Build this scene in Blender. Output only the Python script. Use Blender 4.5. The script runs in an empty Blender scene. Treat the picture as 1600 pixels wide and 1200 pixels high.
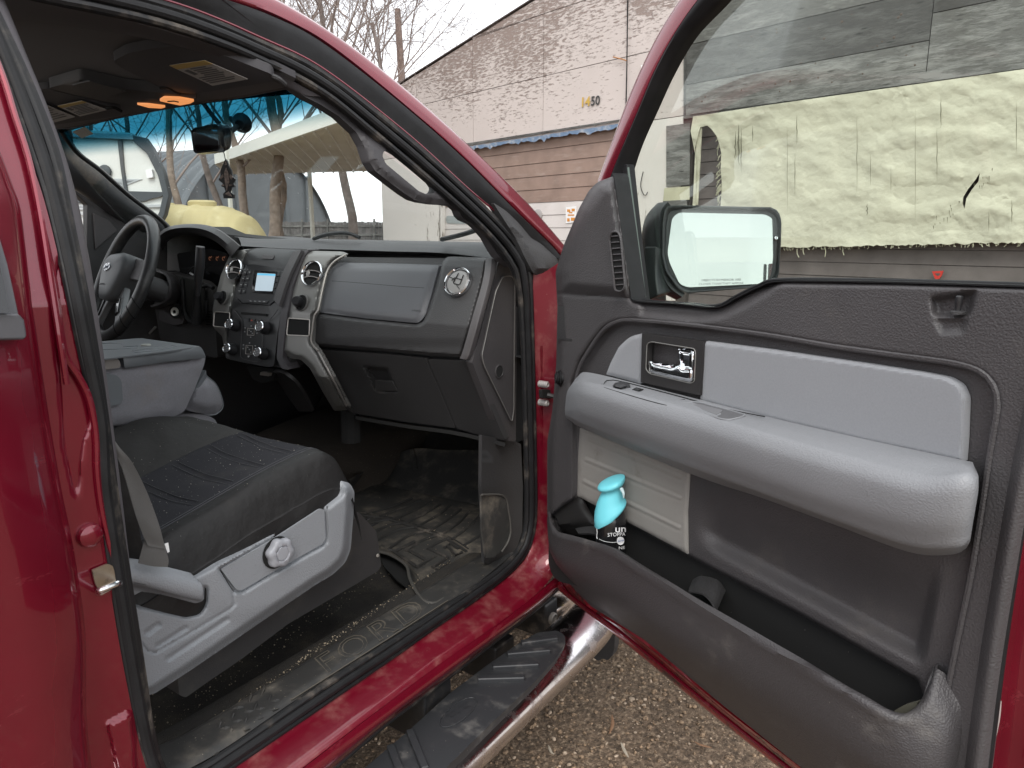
import bpy, bmesh, math, random
import numpy as np
from mathutils import Vector, Matrix, noise
random.seed(7)
SC = bpy.context.scene
# ---------------- camera (eye at the origin, ground 1.47 m below) ----------------
FPX = 1130.0
YAW = math.radians(34.75); PIT = math.atan(230/1130.0)
CR = Vector((math.cos(YAW), math.sin(YAW), 0))
CF = Vector((-math.sin(YAW)*math.cos(PIT), math.cos(YAW)*math.cos(PIT), -math.sin(PIT)))
CU = CR.cross(CF)
cam = bpy.data.cameras.new('camera'); co = bpy.data.objects.new('camera', cam)
SC.collection.objects.link(co); SC.camera = co
cam.sensor_width = 36; cam.lens = FPX/1600*36; cam.clip_start = .02; cam.clip_end = 3000
M3 = Matrix((CR, CU, -CF)).transposed()
co.matrix_world = M3.to_4x4()
# ---------------- sky, sun, exposure ----------------
W = bpy.data.worlds.new('World'); SC.world = W; W.use_nodes = True
nt = W.node_tree; nt.nodes.clear()
def wn(t, **k):
    n = nt.nodes.new(t)
    for a, b in k.items(): setattr(n, a, b)
    return n
SUN_EL, SUN_AZ = math.radians(48), math.radians(150)
sky = wn('ShaderNodeTexSky', sky_type='NISHITA', sun_disc=False, sun_elevation=SUN_EL, sun_rotation=SUN_AZ)
tc = wn('ShaderNodeTexCoord'); mp = wn('ShaderNodeMapping'); mp.inputs['Scale'].default_value = (1.2, 1.2, 4.5)
nz = wn('ShaderNodeTexNoise'); nz.inputs['Scale'].default_value = 1.6; nz.inputs['Detail'].default_value = 6; nz.inputs['Roughness'].default_value = .55
cr = wn('ShaderNodeValToRGB'); cr.color_ramp.elements[0].position = .3; cr.color_ramp.elements[1].position = .75
cr.color_ramp.elements[0].color = (7.6, 7.9, 8.3, 1); cr.color_ramp.elements[1].color = (11.0, 11.0, 11.0, 1)
mx = wn('ShaderNodeMixRGB'); mx.inputs[0].default_value = .9
bg = wn('ShaderNodeBackground'); bg.inputs['Strength'].default_value = .1; wo = wn('ShaderNodeOutputWorld')
L = nt.links.new
L(tc.outputs['Generated'], mp.inputs[0]); L(mp.outputs[0], nz.inputs['Vector']); L(nz.outputs['Fac'], cr.inputs[0])
L(sky.outputs[0], mx.inputs[1]); L(cr.outputs[0], mx.inputs[2]); L(mx.outputs[0], bg.inputs[0]); L(bg.outputs[0], wo.inputs[0])
sl = bpy.data.lights.new('sun', 'SUN'); sl.energy = 1.0; sl.angle = math.radians(25); sl.color = (1, .96, .9)
so = bpy.data.objects.new('sun', sl); SC.collection.objects.link(so)
sd = Vector((math.sin(SUN_AZ)*math.cos(SUN_EL), math.cos(SUN_AZ)*math.cos(SUN_EL), math.sin(SUN_EL)))
so.rotation_euler = sd.to_track_quat('Z', 'Y').to_euler()
SC.view_settings.view_transform = 'Standard'; SC.view_settings.look = 'None'
SC.view_settings.exposure = 1.08; SC.view_settings.gamma = 1
GZ = -1.47
# ---------------- surfaces: where a line of sight meets a real surface ----------------
def ray(px, py): return CF + CR*((px-800)/FPX) + CU*((600-py)/FPX)
class Plane:
    def __init__(s, p, n): s.p = Vector(p); s.n = Vector(n).normalized()
    def __call__(s, px, py, h=0):
        r = ray(px, py); return r*((s.p.dot(s.n)+h)/r.dot(s.n))
def X(x): return Plane((x, 0, 0), (1, 0, 0))
def Y(y): return Plane((0, y, 0), (0, -1, 0))
def Z(z): return Plane((0, 0, z), (0, 0, 1))
def xside(z):
    t = max(0, z+.08); return -.97-.30*t-.25*t*t
class Side:
    n = Vector((1, 0, 0))
    def __call__(s, px, py, h=0):
        r = ray(px, py); t = 1.0
        for _ in range(50): t = (xside(r.z*t)+h)/r.x
        return r*t
SIDE = Side()
PROF = [(-1.0, 1.52), (-.515, 1.455), (-.29, 1.337), (-.206, 1.34), (-.071, 1.415), (-.03, 1.45), (.05, 1.5)]
def dashy(z):
    if z <= PROF[0][0]: return PROF[0][1]
    for (a, b), (c, d) in zip(PROF, PROF[1:]):
        if z <= c: return b+(d-b)*(z-a)/(c-a)
    return PROF[-1][1]
class Dash:
    n = Vector((0, -1, 0))
    def __call__(s, px, py, h=0):
        r = ray(px, py); t = 1.4/r.y
        for _ in range(40): t = .5*t+.5*(dashy(r.z*t)-h)/r.y
        return r*t
DASH = Dash()
PROF2 = [(-1.0, 1.6), (-.52, 1.43), (-.37, 1.305), (-.206, 1.335), (-.03, 1.432), (.05, 1.47)]
def stacky(z):
    for (a, b), (c, d) in zip(PROF2, PROF2[1:]):
        if z <= c: return b+(d-b)*(z-a)/(c-a)
    return PROF2[-1][1]
class Stk:
    n = Vector((0, -1, 0))
    def __call__(s, px, py, h=0):
        r = ray(px, py); t = 1.4/r.y
        for _ in range(40): t = .5*t+.5*(stacky(r.z*t)-h)/r.y
        return r*t
STK = Stk()
def headz(y): return min(.40, .272+(.925-y)*.42)
class Head:
    n = Vector((0, 0, -1))
    def __call__(s, px, py, h=0):
        r = ray(px, py); lo, hi = .3, 6.0
        for _ in range(50):
            m = (lo+hi)/2; q = r*m
            if q.z < headz(q.y)-h: lo = m
            else: hi = m
        return r*lo
HEAD = Head()
class Wind:
    n = Vector((0, -.53, -.85))
    def __call__(s, px, py, h=0):
        r = ray(px, py); t = 1.5
        for _ in range(60):
            q = r*t; b = .10*(1-min(1, ((q.x+1.8)/.8)**2))
            t = .6*t+.4*((.95+b+.27/.62-h)/(r.y+r.z/.62))
        return r*t
WIND = Wind()
DN = Vector((.448, .894, 0)).normalized(); DU = Vector((.894, -.448, 0)).normalized()
def DOOR(d): return Plane(DN*d, -DN)
WNV = Vector((.237, .972, 0)).normalized(); WS = Vector((.972, -.237, 0)).normalized()
WD = 11.5
def WALL(o=0): return Plane(WNV*(WD-o), -WNV)
def DEP(d): return Plane(CF*d, -CF)          # a vertical-ish sheet at a distance
FH = Vector((CF.x, CF.y, 0)).normalized()
def DEPH(d): return Plane(FH*d, -FH)
# ---------------- objects ----------------
COL = SC.collection
def tag(o, label=None, cat=None, group=None, kind=None):
    if label: o['label'] = label
    if cat: o['category'] = cat
    if group: o['group'] = group
    if kind: o['kind'] = kind
    return o
def thing(name, loc, label, cat, group=None):
    o = bpy.data.objects.new(name, None); COL.objects.link(o); o.location = loc; o.empty_display_size = .1
    return tag(o, label, cat, group)
def setparent(o, p):
    o.parent = p
    m = Matrix.Identity(4); q = p; chain = []
    while q is not None: chain.append(q); q = q.parent
    w = Matrix.Identity(4)
    for q in reversed(chain): w = w @ q.matrix_parent_inverse @ Matrix.LocRotScale(q.location, q.rotation_euler, q.scale)
    o.matrix_parent_inverse = w.inverted()
def rc(pts, r=6, seg=4):
    """round the corners of a px outline; a point may carry its own radius as third value"""
    out = []; n = len(pts)
    for i in range(n):
        a, b, c = pts[i-1], pts[i], pts[(i+1) % n]
        rr = b[2] if len(b) > 2 else r
        A, B, C_ = Vector(a[:2]), Vector(b[:2]), Vector(c[:2])
        la, lc = (A-B).length, (C_-B).length
        k = min(rr, la*.45, lc*.45)
        if k < .3: out.append((B.x, B.y)); continue
        p, q = B+(A-B)*(k/la), B+(C_-B)*(k/lc)
        for j in range(seg+1):
            t = j/seg; v = p*(1-t)**2+B*2*t*(1-t)+q*t*t; out.append((v.x, v.y))
    return out
def cat(pts, n, closed=False):
    """n points along a smooth (Catmull-Rom) curve through pts, by arc length"""
    P = [Vector(p) for p in pts]; m = len(P)
    if m == 2 and not closed: return [P[0].lerp(P[1], i/(n-1)) for i in range(n)]
    S = []
    seg = m if closed else m-1
    for i in range(seg):
        if closed: a, b, c, d = P[i-1], P[i], P[(i+1) % m], P[(i+2) % m]
        else: a, b, c, d = P[max(0, i-1)], P[i], P[i+1], P[min(m-1, i+2)]
        for j in range(12):
            t = j/12
            S.append(.5*((2*b)+(c-a)*t+(2*a-5*b+4*c-d)*t*t+(3*b-a-3*c+d)*t**3))
    S.append(P[0] if closed else P[-1])
    Ls = [0]
    for a, b in zip(S, S[1:]): Ls.append(Ls[-1]+(b-a).length)
    out = []; k = 0; cnt = n if not closed else n
    for i in range(cnt):
        s = Ls[-1]*i/((n-1) if not closed else n)
        while k < len(Ls)-2 and Ls[k+1] < s: k += 1
        dd = Ls[k+1]-Ls[k]; out.append(S[k].lerp(S[k+1], (s-Ls[k])/dd if dd > 1e-9 else 0))
    return out
def on(fn, pts, h=0): return [fn(p[0], p[1], h) for p in pts]
def sdf(px, py, poly):
    """px distance to a polygon's edge, positive inside"""
    best = 1e18; ins = False; n = len(poly)
    for i in range(n):
        x1, y1 = poly[i][:2]; x2, y2 = poly[(i+1) % n][:2]
        dx, dy = x2-x1, y2-y1; q = dx*dx+dy*dy
        t = 0 if q == 0 else max(0, min(1, ((px-x1)*dx+(py-y1)*dy)/q))
        ex, ey = px-x1-dx*t, py-y1-dy*t; best = min(best, ex*ex+ey*ey)
        if (y1 > py) != (y2 > py) and px < (x2-x1)*(py-y1)/(y2-y1)+x1: ins = not ins
    d = math.sqrt(best); return d if ins else -d
def ss(a, b, x):
    t = max(0, min(1, (x-a)/(b-a))); return t*t*(3-2*t)
def vss(a, b, x):
    t = np.clip((x-a)/(b-a), 0, 1); return t*t*(3-2*t)
def nsdf(X_, Y_, poly):
    X_ = np.asarray(X_, float); Y_ = np.asarray(Y_, float); best = np.full(X_.shape, 1e18); ins = np.zeros(X_.shape, bool); n = len(poly)
    for i in range(n):
        x1, y1 = poly[i][:2]; x2, y2 = poly[(i+1) % n][:2]; dx, dy = x2-x1, y2-y1; q = dx*dx+dy*dy
        t = np.clip(((X_-x1)*dx+(Y_-y1)*dy)/(q if q else 1), 0, 1); best = np.minimum(best, (X_-x1-dx*t)**2+(Y_-y1-dy*t)**2)
        if y1 != y2: ins ^= ((y1 > Y_) != (y2 > Y_)) & (X_ < (x2-x1)*(Y_-y1)/(y2-y1)+x1)
    return np.where(ins, 1, -1)*np.sqrt(best)
def nseg(X_, Y_, a, b):
    dx, dy = b[0]-a[0], b[1]-a[1]; t = np.clip(((X_-a[0])*dx+(Y_-a[1])*dy)/(dx*dx+dy*dy), 0, 1); return np.hypot(X_-a[0]-dx*t, Y_-a[1]-dy*t)
def cliphalf(P, ax, v, s):
    out = []; n = len(P)
    for i in range(n):
        a, b = P[i], P[(i+1) % n]; da, db = (a[ax]-v)*s, (b[ax]-v)*s
        if da >= 0: out.append(a)
        if (da > 0) != (db > 0) and da != db and da*db < 0:
            t = da/(da-db); q = [a[0]+(b[0]-a[0])*t, a[1]+(b[1]-a[1])*t]; q[ax] = v; out.append(tuple(q))
    return out
def gridmesh(pts, g):
    xs = [p[0] for p in pts]; ys = [p[1] for p in pts]; x0 = math.floor(min(xs)/g)*g+g*.37-g; y0 = math.floor(min(ys)/g)*g+g*.41-g
    nx, ny = int((max(xs)-x0)/g)+2, int((max(ys)-y0)/g)+2
    GX, GY = np.meshgrid(x0+g*(np.arange(nx)+.5), y0+g*(np.arange(ny)+.5)); D = nsdf(GX, GY, pts)
    V = []; idx = {}; F = []
    def vid(x, y):
        k = (round(x, 3), round(y, 3))
        if k not in idx: idx[k] = len(V); V.append((x, y))
        return idx[k]
    for j in range(ny):
        for i in range(nx):
            d = D[j, i]
            if d < -.75*g: continue
            a, b = x0+i*g, y0+j*g
            if d > .75*g: F.append([vid(a, b), vid(a+g, b), vid(a+g, b+g), vid(a, b+g)]); continue
            P = [tuple(p) for p in pts]
            for ax, v, s in ((0, a, 1), (0, a+g, -1), (1, b, 1), (1, b+g, -1)):
                P = cliphalf(P, ax, v, s)
                if len(P) < 3: break
            if len(P) < 3: continue
            f = []
            for p in P:
                q = vid(*p)
                if q not in f: f.append(q)
            if len(f) > 2: F.append(f)
    return V, F
class MB:
    def __init__(s): s.bm = bmesh.new()
    def add(s, vs, fs):
        V = [s.bm.verts.new(v) for v in vs]
        for f in fs:
            try: s.bm.faces.new([V[i] for i in f])
            except ValueError: pass
        return s
    def panel(s, outline, fn, thick=.006, grid=0, relief=None, h=0, holes=(), vrel=None):
        if grid and not holes:
            P, fs = gridmesh([p[:2] for p in outline], grid); n = len(P)
            hs = vrel(np.array([p[0] for p in P]), np.array([p[1] for p in P])) if vrel else [relief(*p) if relief else 0 for p in P]
            F = [fn(p[0], p[1], h+float(k)) for p, k in zip(P, hs)]; B = [f_-fn.n*thick for f_ in F] if vrel else [fn(p[0], p[1], h)-fn.n*thick for p in P]; cnt = {}
            for q in fs:
                for a, b_ in zip(q, q[1:]+q[:1]): cnt.setdefault((min(a, b_), max(a, b_)), []).append((a, b_))
            return s.add(F+B, fs+[[i+n for i in reversed(f)] for f in fs]+[[x[0][1], x[0][0], x[0][0]+n, x[0][1]+n] for x in cnt.values() if len(x) == 1])
        b = bmesh.new()
        pts = [p[:2] for p in outline]
        vs = [b.verts.new((p[0], p[1], 0)) for p in pts]
        es = [b.edges.new((vs[i], vs[(i+1) % len(vs)])) for i in range(len(vs))]
        for hol in holes:
            hv = [b.verts.new((p[0], p[1], 0)) for p in hol]
            es += [b.edges.new((hv[i], hv[(i+1) % len(hv)])) for i in range(len(hv))]
        if holes: bmesh.ops.triangle_fill(b, edges=es, use_beauty=True, normal=(0, 0, 1))
        else:
            b.faces.new(vs)
            bmesh.ops.triangulate(b, faces=b.faces[:])
        if grid:
            xs = [p[0] for p in pts]; ys = [p[1] for p in pts]
            bmesh.ops.dissolve_limit(b, angle_limit=.01, verts=b.verts[:], edges=b.edges[:]) if not holes else None
            x = math.floor(min(xs)/grid)*grid+grid*.37
            while x < max(xs):
                bmesh.ops.bisect_plane(b, geom=b.verts[:]+b.edges[:]+b.faces[:], plane_co=(x, 0, 0), plane_no=(1, 0, 0)); x += grid
            y = math.floor(min(ys)/grid)*grid+grid*.41
            while y < max(ys):
                bmesh.ops.bisect_plane(b, geom=b.verts[:]+b.edges[:]+b.faces[:], plane_co=(0, y, 0), plane_no=(0, 1, 0)); y += grid
            ng = [f for f in b.faces if len(f.verts) > 4]
            if ng: bmesh.ops.triangulate(b, faces=ng)
        b.verts.index_update()
        F, B = [], []
        for v in b.verts:
            hh = h+(relief(v.co.x, v.co.y) if relief else 0)
            p = fn(v.co.x, v.co.y, hh); F.append(p); B.append(fn(v.co.x, v.co.y, h)-fn.n*thick if relief else p-fn.n*thick)
        n = len(F); fs = [[v.index for v in f.verts] for f in b.faces]
        allf = fs+[[i+n for i in reversed(f)] for f in fs]
        for e in b.edges:
            if len(e.link_faces) == 1:
                a, c = e.verts[0].index, e.verts[1].index; allf.append([a, c, c+n, a+n])
        b.free()
        return s.add(F+B, allf)
    def loft(s, curves, n=40, sub=1, thick=0, closed=False, caps=False):
        R = [cat(c, n, closed) for c in curves]
        if sub > 1:
            cols = [cat([r[i] for r in R], (len(R)-1)*sub+1) for i in range(n)]
            R = [[c[j] for c in cols] for j in range(len(cols[0]))]
        m = len(R); V = [p for r in R for p in r]; f = []
        for j in range(m-1):
            for i in range(n if closed else n-1):
                k = (i+1) % n; f.append([j*n+i, j*n+k, (j+1)*n+k, (j+1)*n+i])
        if caps:
            if closed: f += [list(range(n)), [(m-1)*n+i for i in range(n)]]
            else: f += [[j*n for j in range(m)], [j*n+n-1 for j in range(m)]]
        if thick:
            # offset along the averaged normal
            nr = [Vector((0, 0, 0)) for _ in V]
            for q in f:
                a, b_, c, d = [V[i] for i in q[:4]] if len(q) > 3 else [V[i] for i in q]+[V[q[0]]]
                nn = (c-a).cross(d-b_)
                for i in q: nr[i] += nn
            N = len(V); V2 = [v-(x.normalized() if x.length > 1e-12 else x)*thick for v, x in zip(V, nr)]
            f2 = [[i+N for i in reversed(q)] for q in f]
            cnt = {}
            for q in f:
                for a, b_ in zip(q, q[1:]+q[:1]): cnt.setdefault((min(a, b_), max(a, b_)), []).append((a, b_))
            sd_ = [[x[0][0], x[0][1], x[0][1]+N, x[0][0]+N] for x in cnt.values() if len(x) == 1]
            return s.add(V+V2, f+f2+sd_)
        return s.add(V, f)
    def tube(s, pts, r, seg=8, n=0, closed=False, flat=1, up=None, caps=True):
        P = cat(pts, n, closed) if n else [Vector(p) for p in pts]
        m = len(P); V = []; prev = None
        for i, p in enumerate(P):
            a = P[i-1] if (i > 0 or closed) else P[0]; c = P[(i+1) % m] if (i < m-1 or closed) else P[-1]
            t = (c-a); t = t.normalized() if t.length > 1e-9 else Vector((0, 0, 1))
            if up is not None: x = Vector(up).cross(t)
            elif prev is None: x = t.orthogonal()
            else: x = prev-t*prev.dot(t)
            if x.length < 1e-6: x = t.orthogonal()
            x.normalize(); prev = x; y = t.cross(x)
            if callable(r): rr = r(i/(m-1))
            elif isinstance(r, (list, tuple)):
                q = i/(m-1)*(len(r)-1); k_ = min(len(r)-2, int(q)); rr = r[k_]+(r[k_+1]-r[k_])*(q-k_)
            else: rr = r
            for j in range(seg):
                w = 2*math.pi*j/seg; V.append(p+x*math.cos(w)*rr+y*math.sin(w)*rr*flat)
        f = []
        for i in range(m if closed else m-1):
            k = (i+1) % m
            for j in range(seg): f.append([i*seg+j, i*seg+(j+1) % seg, k*seg+(j+1) % seg, k*seg+j])
        if caps and not closed: f += [list(range(seg)), [(m-1)*seg+j for j in range(seg)]]
        return s.add(V, f)
    def lathe(s, c, ax, prof, seg=32, sx=1, u=None, lobes=None, caps=True):
        """prof: (radius, height) along axis ax"""
        ax = Vector(ax).normalized(); u = Vector(u).normalized() if u else ax.orthogonal().normalized()
        u = (u-ax*u.dot(ax)).normalized(); v = ax.cross(u); c = Vector(c); V = []
        for r, h in prof:
            for j in range(seg):
                w = 2*math.pi*j/seg; q = r*(lobes(w, h) if lobes else 1)
                V.append(c+ax*h+u*math.cos(w)*q*sx+v*math.sin(w)*q)
        f = []
        for i in range(len(prof)-1):
            for j in range(seg): f.append([i*seg+j, i*seg+(j+1) % seg, (i+1)*seg+(j+1) % seg, (i+1)*seg+j])
        if caps: f += [list(range(seg)), [(len(prof)-1)*seg+j for j in range(seg)]]
        return s.add(V, f)
    def box(s, c, size, rot=None):
        c = Vector(c); V = []
        for x in (-.5, .5):
            for y in (-.5, .5):
                for z in (-.5, .5):
                    q = Vector((x*size[0], y*size[1], z*size[2]))
                    if rot is not None: q = rot @ q
                    V.append(c+q)
        return s.add(V, [[0, 1, 3, 2], [4, 6, 7, 5], [0, 4, 5, 1], [2, 3, 7, 6], [0, 2, 6, 4], [1, 5, 7, 3]])
    def text(s, string, fn, p0, p1, up, thick=.0006, h=.0006, bold=0, shear=0, outline=0, spacing=1):
        """lettering laid on a surface: baseline from p0 to p1 (px), 'up' = px vector of one cap height"""
        cu = bpy.data.curves.new('t', 'FONT'); cu.body = string; cu.shear = shear; cu.space_character = spacing
        if outline: cu.fill_mode = 'NONE'; cu.bevel_depth = outline; cu.bevel_resolution = 0
        else: cu.offset = bold
        cu.resolution_u = 3
        o = bpy.data.objects.new('t', cu); COL.objects.link(o)
        dg = bpy.context.evaluated_depsgraph_get(); me = bpy.data.meshes.new_from_object(o.evaluated_get(dg))
        bpy.data.objects.remove(o); bpy.data.curves.remove(cu)
        xs = [v.co.x for v in me.vertices]; ys = [v.co.y for v in me.vertices]
        if not xs: return s
        x0, x1 = min(xs), max(xs); y1 = max(ys); y0 = 0 if outline == 0 else min(ys)
        A, B, Uv = Vector(p0), Vector(p1), Vector(up)
        def mp_(v, hh):
            q = A+(B-A)*((v.co.x-x0)/(x1-x0))+Uv*((v.co.y-y0)/(y1-y0)); return fn(q.x, q.y, hh)
        F = [mp_(v, h+(v.co.z*.0 if not outline else (v.co.z/outline)*thick)) for v in me.vertices]
        fs = [list(p.vertices) for p in me.polygons]
        if outline: s.add(F, fs)
        else:
            N = len(F); Bk = [mp_(v, h-thick) for v in me.vertices]; cnt = {}
            for q in fs:
                for a, b_ in zip(q, q[1:]+q[:1]): cnt.setdefault((min(a, b_), max(a, b_)), []).append((a, b_))
            s.add(F+Bk, fs+[[x[0][0], x[0][1], x[0][1]+N, x[0][0]+N] for x in cnt.values() if len(x) == 1])
        bpy.data.meshes.remove(me); return s
    def build(s, name, mat, parent=None, bevel=0, seg=2, angle=35, weld=1e-6, subsurf=0):
        if weld: bmesh.ops.remove_doubles(s.bm, verts=s.bm.verts[:], dist=weld)
        bmesh.ops.recalc_face_normals(s.bm, faces=s.bm.faces[:])
        me = bpy.data.meshes.new(name); s.bm.to_mesh(me); s.bm.free()
        me.materials.append(mat)
        for p in me.polygons: p.use_smooth = True
        me.set_sharp_from_angle(angle=math.radians(angle))
        o = bpy.data.objects.new(name, me); COL.objects.link(o)
        if bevel:
            m = o.modifiers.new('bevel', 'BEVEL'); m.width = bevel; m.segments = seg; m.limit_method = 'ANGLE'
            m.angle_limit = math.radians(angle); m.harden_normals = True
        if subsurf:
            m = o.modifiers.new('sub', 'SUBSURF'); m.levels = m.render_levels = subsurf
        if parent: setparent(o, parent)
        return o
# ---------------- materials ----------------
_mc = {}
def mat(name, col, rough=.5, metal=0, coat=0, spec=.5, bump=None, var=None, dust=None, alpha=None, wear=None, sheen=0, trans=0, emit=None):
    """bump=(kind,scale,strength,dist) var=(scale,amount,detail) dust=(color,scale,lo,hi[,stretch])"""
    if name in _mc: return _mc[name]
    m = bpy.data.materials.new(name); m.use_nodes = True; _mc[name] = m
    t = m.node_tree; b = t.nodes['Principled BSDF']; N = t.nodes.new; K = t.links.new
    b.inputs['Base Color'].default_value = (*col, 1); b.inputs['Roughness'].default_value = rough
    b.inputs['Metallic'].default_value = metal; b.inputs['Coat Weight'].default_value = coat
    b.inputs['Coat Roughness'].default_value = .04; b.inputs['Specular IOR Level'].default_value = spec
    if sheen: b.inputs['Sheen Weight'].default_value = sheen; b.inputs['Sheen Roughness'].default_value = .6
    if emit: b.inputs['Emission Color'].default_value = (*emit[0], 1); b.inputs['Emission Strength'].default_value = emit[1]
    g = N('ShaderNodeNewGeometry'); pos = g.outputs['Position']
    cur = None
    if var:
        n = N('ShaderNodeTexNoise'); n.inputs['Scale'].default_value = var[0]; n.inputs['Detail'].default_value = var[2] if len(var) > 2 else 4
        K(pos, n.inputs['Vector'])
        r = N('ShaderNodeMapRange'); r.inputs[1].default_value = .3; r.inputs[2].default_value = .7
        r.inputs[3].default_value = 1-var[1]; r.inputs[4].default_value = 1+var[1]; K(n.outputs['Fac'], r.inputs[0])
        h = N('ShaderNodeHueSaturation'); h.inputs['Color'].default_value = (*col, 1); K(r.outputs[0], h.inputs['Value']); cur = h.outputs[0]
    if dust:
        n = N('ShaderNodeTexNoise'); n.inputs['Detail'].default_value = 8; n.inputs['Roughness'].default_value = .65
        mpn = N('ShaderNodeMapping'); st = dust[4] if len(dust) > 4 else (1, 1, 1)
        mpn.inputs['Scale'].default_value = tuple(dust[1]*q for q in st); K(pos, mpn.inputs[0]); K(mpn.outputs[0], n.inputs['Vector'])
        n.inputs['Scale'].default_value = 1
        r = N('ShaderNodeMapRange'); r.interpolation_type = 'SMOOTHSTEP'; r.inputs[1].default_value = dust[2]; r.inputs[2].default_value = dust[3]; K(n.outputs['Fac'], r.inputs[0])
        mi = N('ShaderNodeMixRGB'); mi.inputs[2].default_value = (*dust[0], 1)
        if cur: K(cur, mi.inputs[1])
        else: mi.inputs[1].default_value = (*col, 1)
        K(r.outputs[0], mi.inputs[0]); cur = mi.outputs[0]
        rr = N('ShaderNodeMapRange'); rr.inputs[3].default_value = rough; rr.inputs[4].default_value = min(1, rough+.3); K(r.outputs[0], rr.inputs[0]); K(rr.outputs[0], b.inputs['Roughness'])
    if wear:   # fine pale specks: (color, scale, threshold)
        n = N('ShaderNodeTexNoise'); n.inputs['Scale'].default_value = wear[1]; n.inputs['Detail'].default_value = 1; K(pos, n.inputs['Vector'])
        r = N('ShaderNodeMapRange'); r.inputs[1].default_value = wear[2]; r.inputs[2].default_value = wear[2]+.03; K(n.outputs['Fac'], r.inputs[0])
        mi = N('ShaderNodeMixRGB'); mi.inputs[2].default_value = (*wear[0], 1)
        if cur: K(cur, mi.inputs[1])
        else: mi.inputs[1].default_value = (*col, 1)
        K(r.outputs[0], mi.inputs[0]); cur = mi.outputs[0]
    if cur: K(cur, b.inputs['Base Color'])
    if bump:
        kind, sc, st = bump[:3]
        bp = N('ShaderNodeBump'); bp.inputs['Strength'].default_value = st; bp.inputs['Distance'].default_value = bump[3] if len(bump) > 3 else .001
        if kind == 'grain':
            v = N('ShaderNodeTexVoronoi'); v.inputs['Scale'].default_value = sc; v.feature = 'SMOOTH_F1'; K(pos, v.inputs['Vector']); K(v.outputs['Distance'], bp.inputs['Height'])
        elif kind == 'noise':
            v = N('ShaderNodeTexNoise'); v.inputs['Scale'].default_value = sc; v.inputs['Detail'].default_value = 5; K(pos, v.inputs['Vector']); K(v.outputs['Fac'], bp.inputs['Height'])
        elif kind == 'weave':
            a = N('ShaderNodeTexWave'); a.inputs['Scale'].default_value = sc; a.bands_direction = 'Z'; K(pos, a.inputs['Vector'])
            c = N('ShaderNodeTexWave'); c.inputs['Scale'].default_value = sc; c.bands_direction = bump[4] if len(bump) > 4 else 'Y'; K(pos, c.inputs['Vector'])
            ad = N('ShaderNodeMath'); ad.operation = 'ADD'; K(a.outputs['Fac'], ad.inputs[0]); K(c.outputs['Fac'], ad.inputs[1]); K(ad.outputs[0], bp.inputs['Height'])
        K(bp.outputs[0], b.inputs['Normal'])
        if coat: pass
    return m
def glass(name, tint, refl=.06, band=None, rough=0):
    m = bpy.data.materials.new(name); m.use_nodes = True; t = m.node_tree; t.nodes.clear(); N = t.nodes.new; K = t.links.new
    tr = N('ShaderNodeBsdfTransparent'); gl = N('ShaderNodeBsdfGlossy'); gl.inputs['Roughness'].default_value = rough
    fr = N('ShaderNodeFresnel'); fr.inputs['IOR'].default_value = 1.45; mi = N('ShaderNodeMixShader'); o = N('ShaderNodeOutputMaterial')
    tr.inputs[0].default_value = (*tint, 1)
    sc = N('ShaderNodeMath'); sc.operation = 'MULTIPLY'; sc.inputs[1].default_value = refl
    K(fr.outputs[0], sc.inputs[0]); K(sc.outputs[0], mi.inputs[0]); K(tr.outputs[0], mi.inputs[1]); K(gl.outputs[0], mi.inputs[2]); K(mi.outputs[0], o.inputs[0])
    if band:   # (z low, z high, colour): the tinted strip along the top of the pane
        g = N('ShaderNodeNewGeometry'); s_ = N('ShaderNodeSeparateXYZ'); K(g.outputs['Position'], s_.inputs[0])
        r = N('ShaderNodeMapRange'); r.interpolation_type = 'SMOOTHSTEP'; r.inputs[1].default_value = band[0]; r.inputs[2].default_value = band[1]; K(s_.outputs['Z'], r.inputs[0])
        c = N('ShaderNodeMixRGB'); c.inputs[1].default_value = (*tint, 1); c.inputs[2].default_value = (*band[2], 1); K(r.outputs[0], c.inputs[0]); K(c.outputs[0], tr.inputs[0])
    return m
DUSTC = (.20, .17, .14)
RED = mat('red_paint', (.165, .003, .016), .26, .35, 1, .5, var=(9, .08), dust=((.34, .10, .11), 26, .60, .95, (1, .3, 1)))
REDDUSTY = mat('red_paint_dusty', (.17, .003, .016), .35, .3, .9, .5, dust=((.28, .095, .085), 17, .46, .82), wear=((.5, .4, .33), 420, .80))
RUB = mat('black_rubber', (.011, .011, .012), .55, spec=.3, var=(30, .3), bump=('noise', 150, .15))
RUBG = mat('worn_rubber', (.013, .013, .014), .5, spec=.35, dust=(DUSTC, 14, .5, .85, (1, 1, 1)))
TRIM = mat('charcoal_plastic', (.058, .054, .056), .5, bump=('grain', 430, .55, .0014), var=(6, .1), dust=((.13, .115, .10), 7, .55, .95))
TRIMD = mat('dark_plastic', (.034, .033, .034), .55, bump=('grain', 400, .6, .0014), dust=((.10, .09, .08), 8, .58, .95))
DASHM = mat('dash_plastic', (.042, .041, .042), .5, bump=('grain', 450, .5, .001), var=(5, .12), dust=((.11, .1, .09), 9, .6, .95))
PADM = mat('dash_pad', (.050, .050, .052), .55, bump=('grain', 700, .3, .0008))
GREYP = mat('grey_plastic', (.215, .22, .232), .5, bump=('grain', 480, .5, .0011), var=(4, .06), dust=((.27, .25, .22), 8, .6, .95))
GREYS = mat('shield_plastic', (.235, .245, .262), .48, bump=('grain', 420, .6, .0012), dust=((.30, .27, .23), 8, .58, .95))
GREYD = mat('slate_plastic', (.135, .145, .155), .42, dust=((.2, .19, .18), 8, .6, .95))
TAUPE = mat('worn_taupe_plastic', (.20, .18, .165), .45, dust=((.1, .09, .08), 30, .5, .8))
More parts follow.
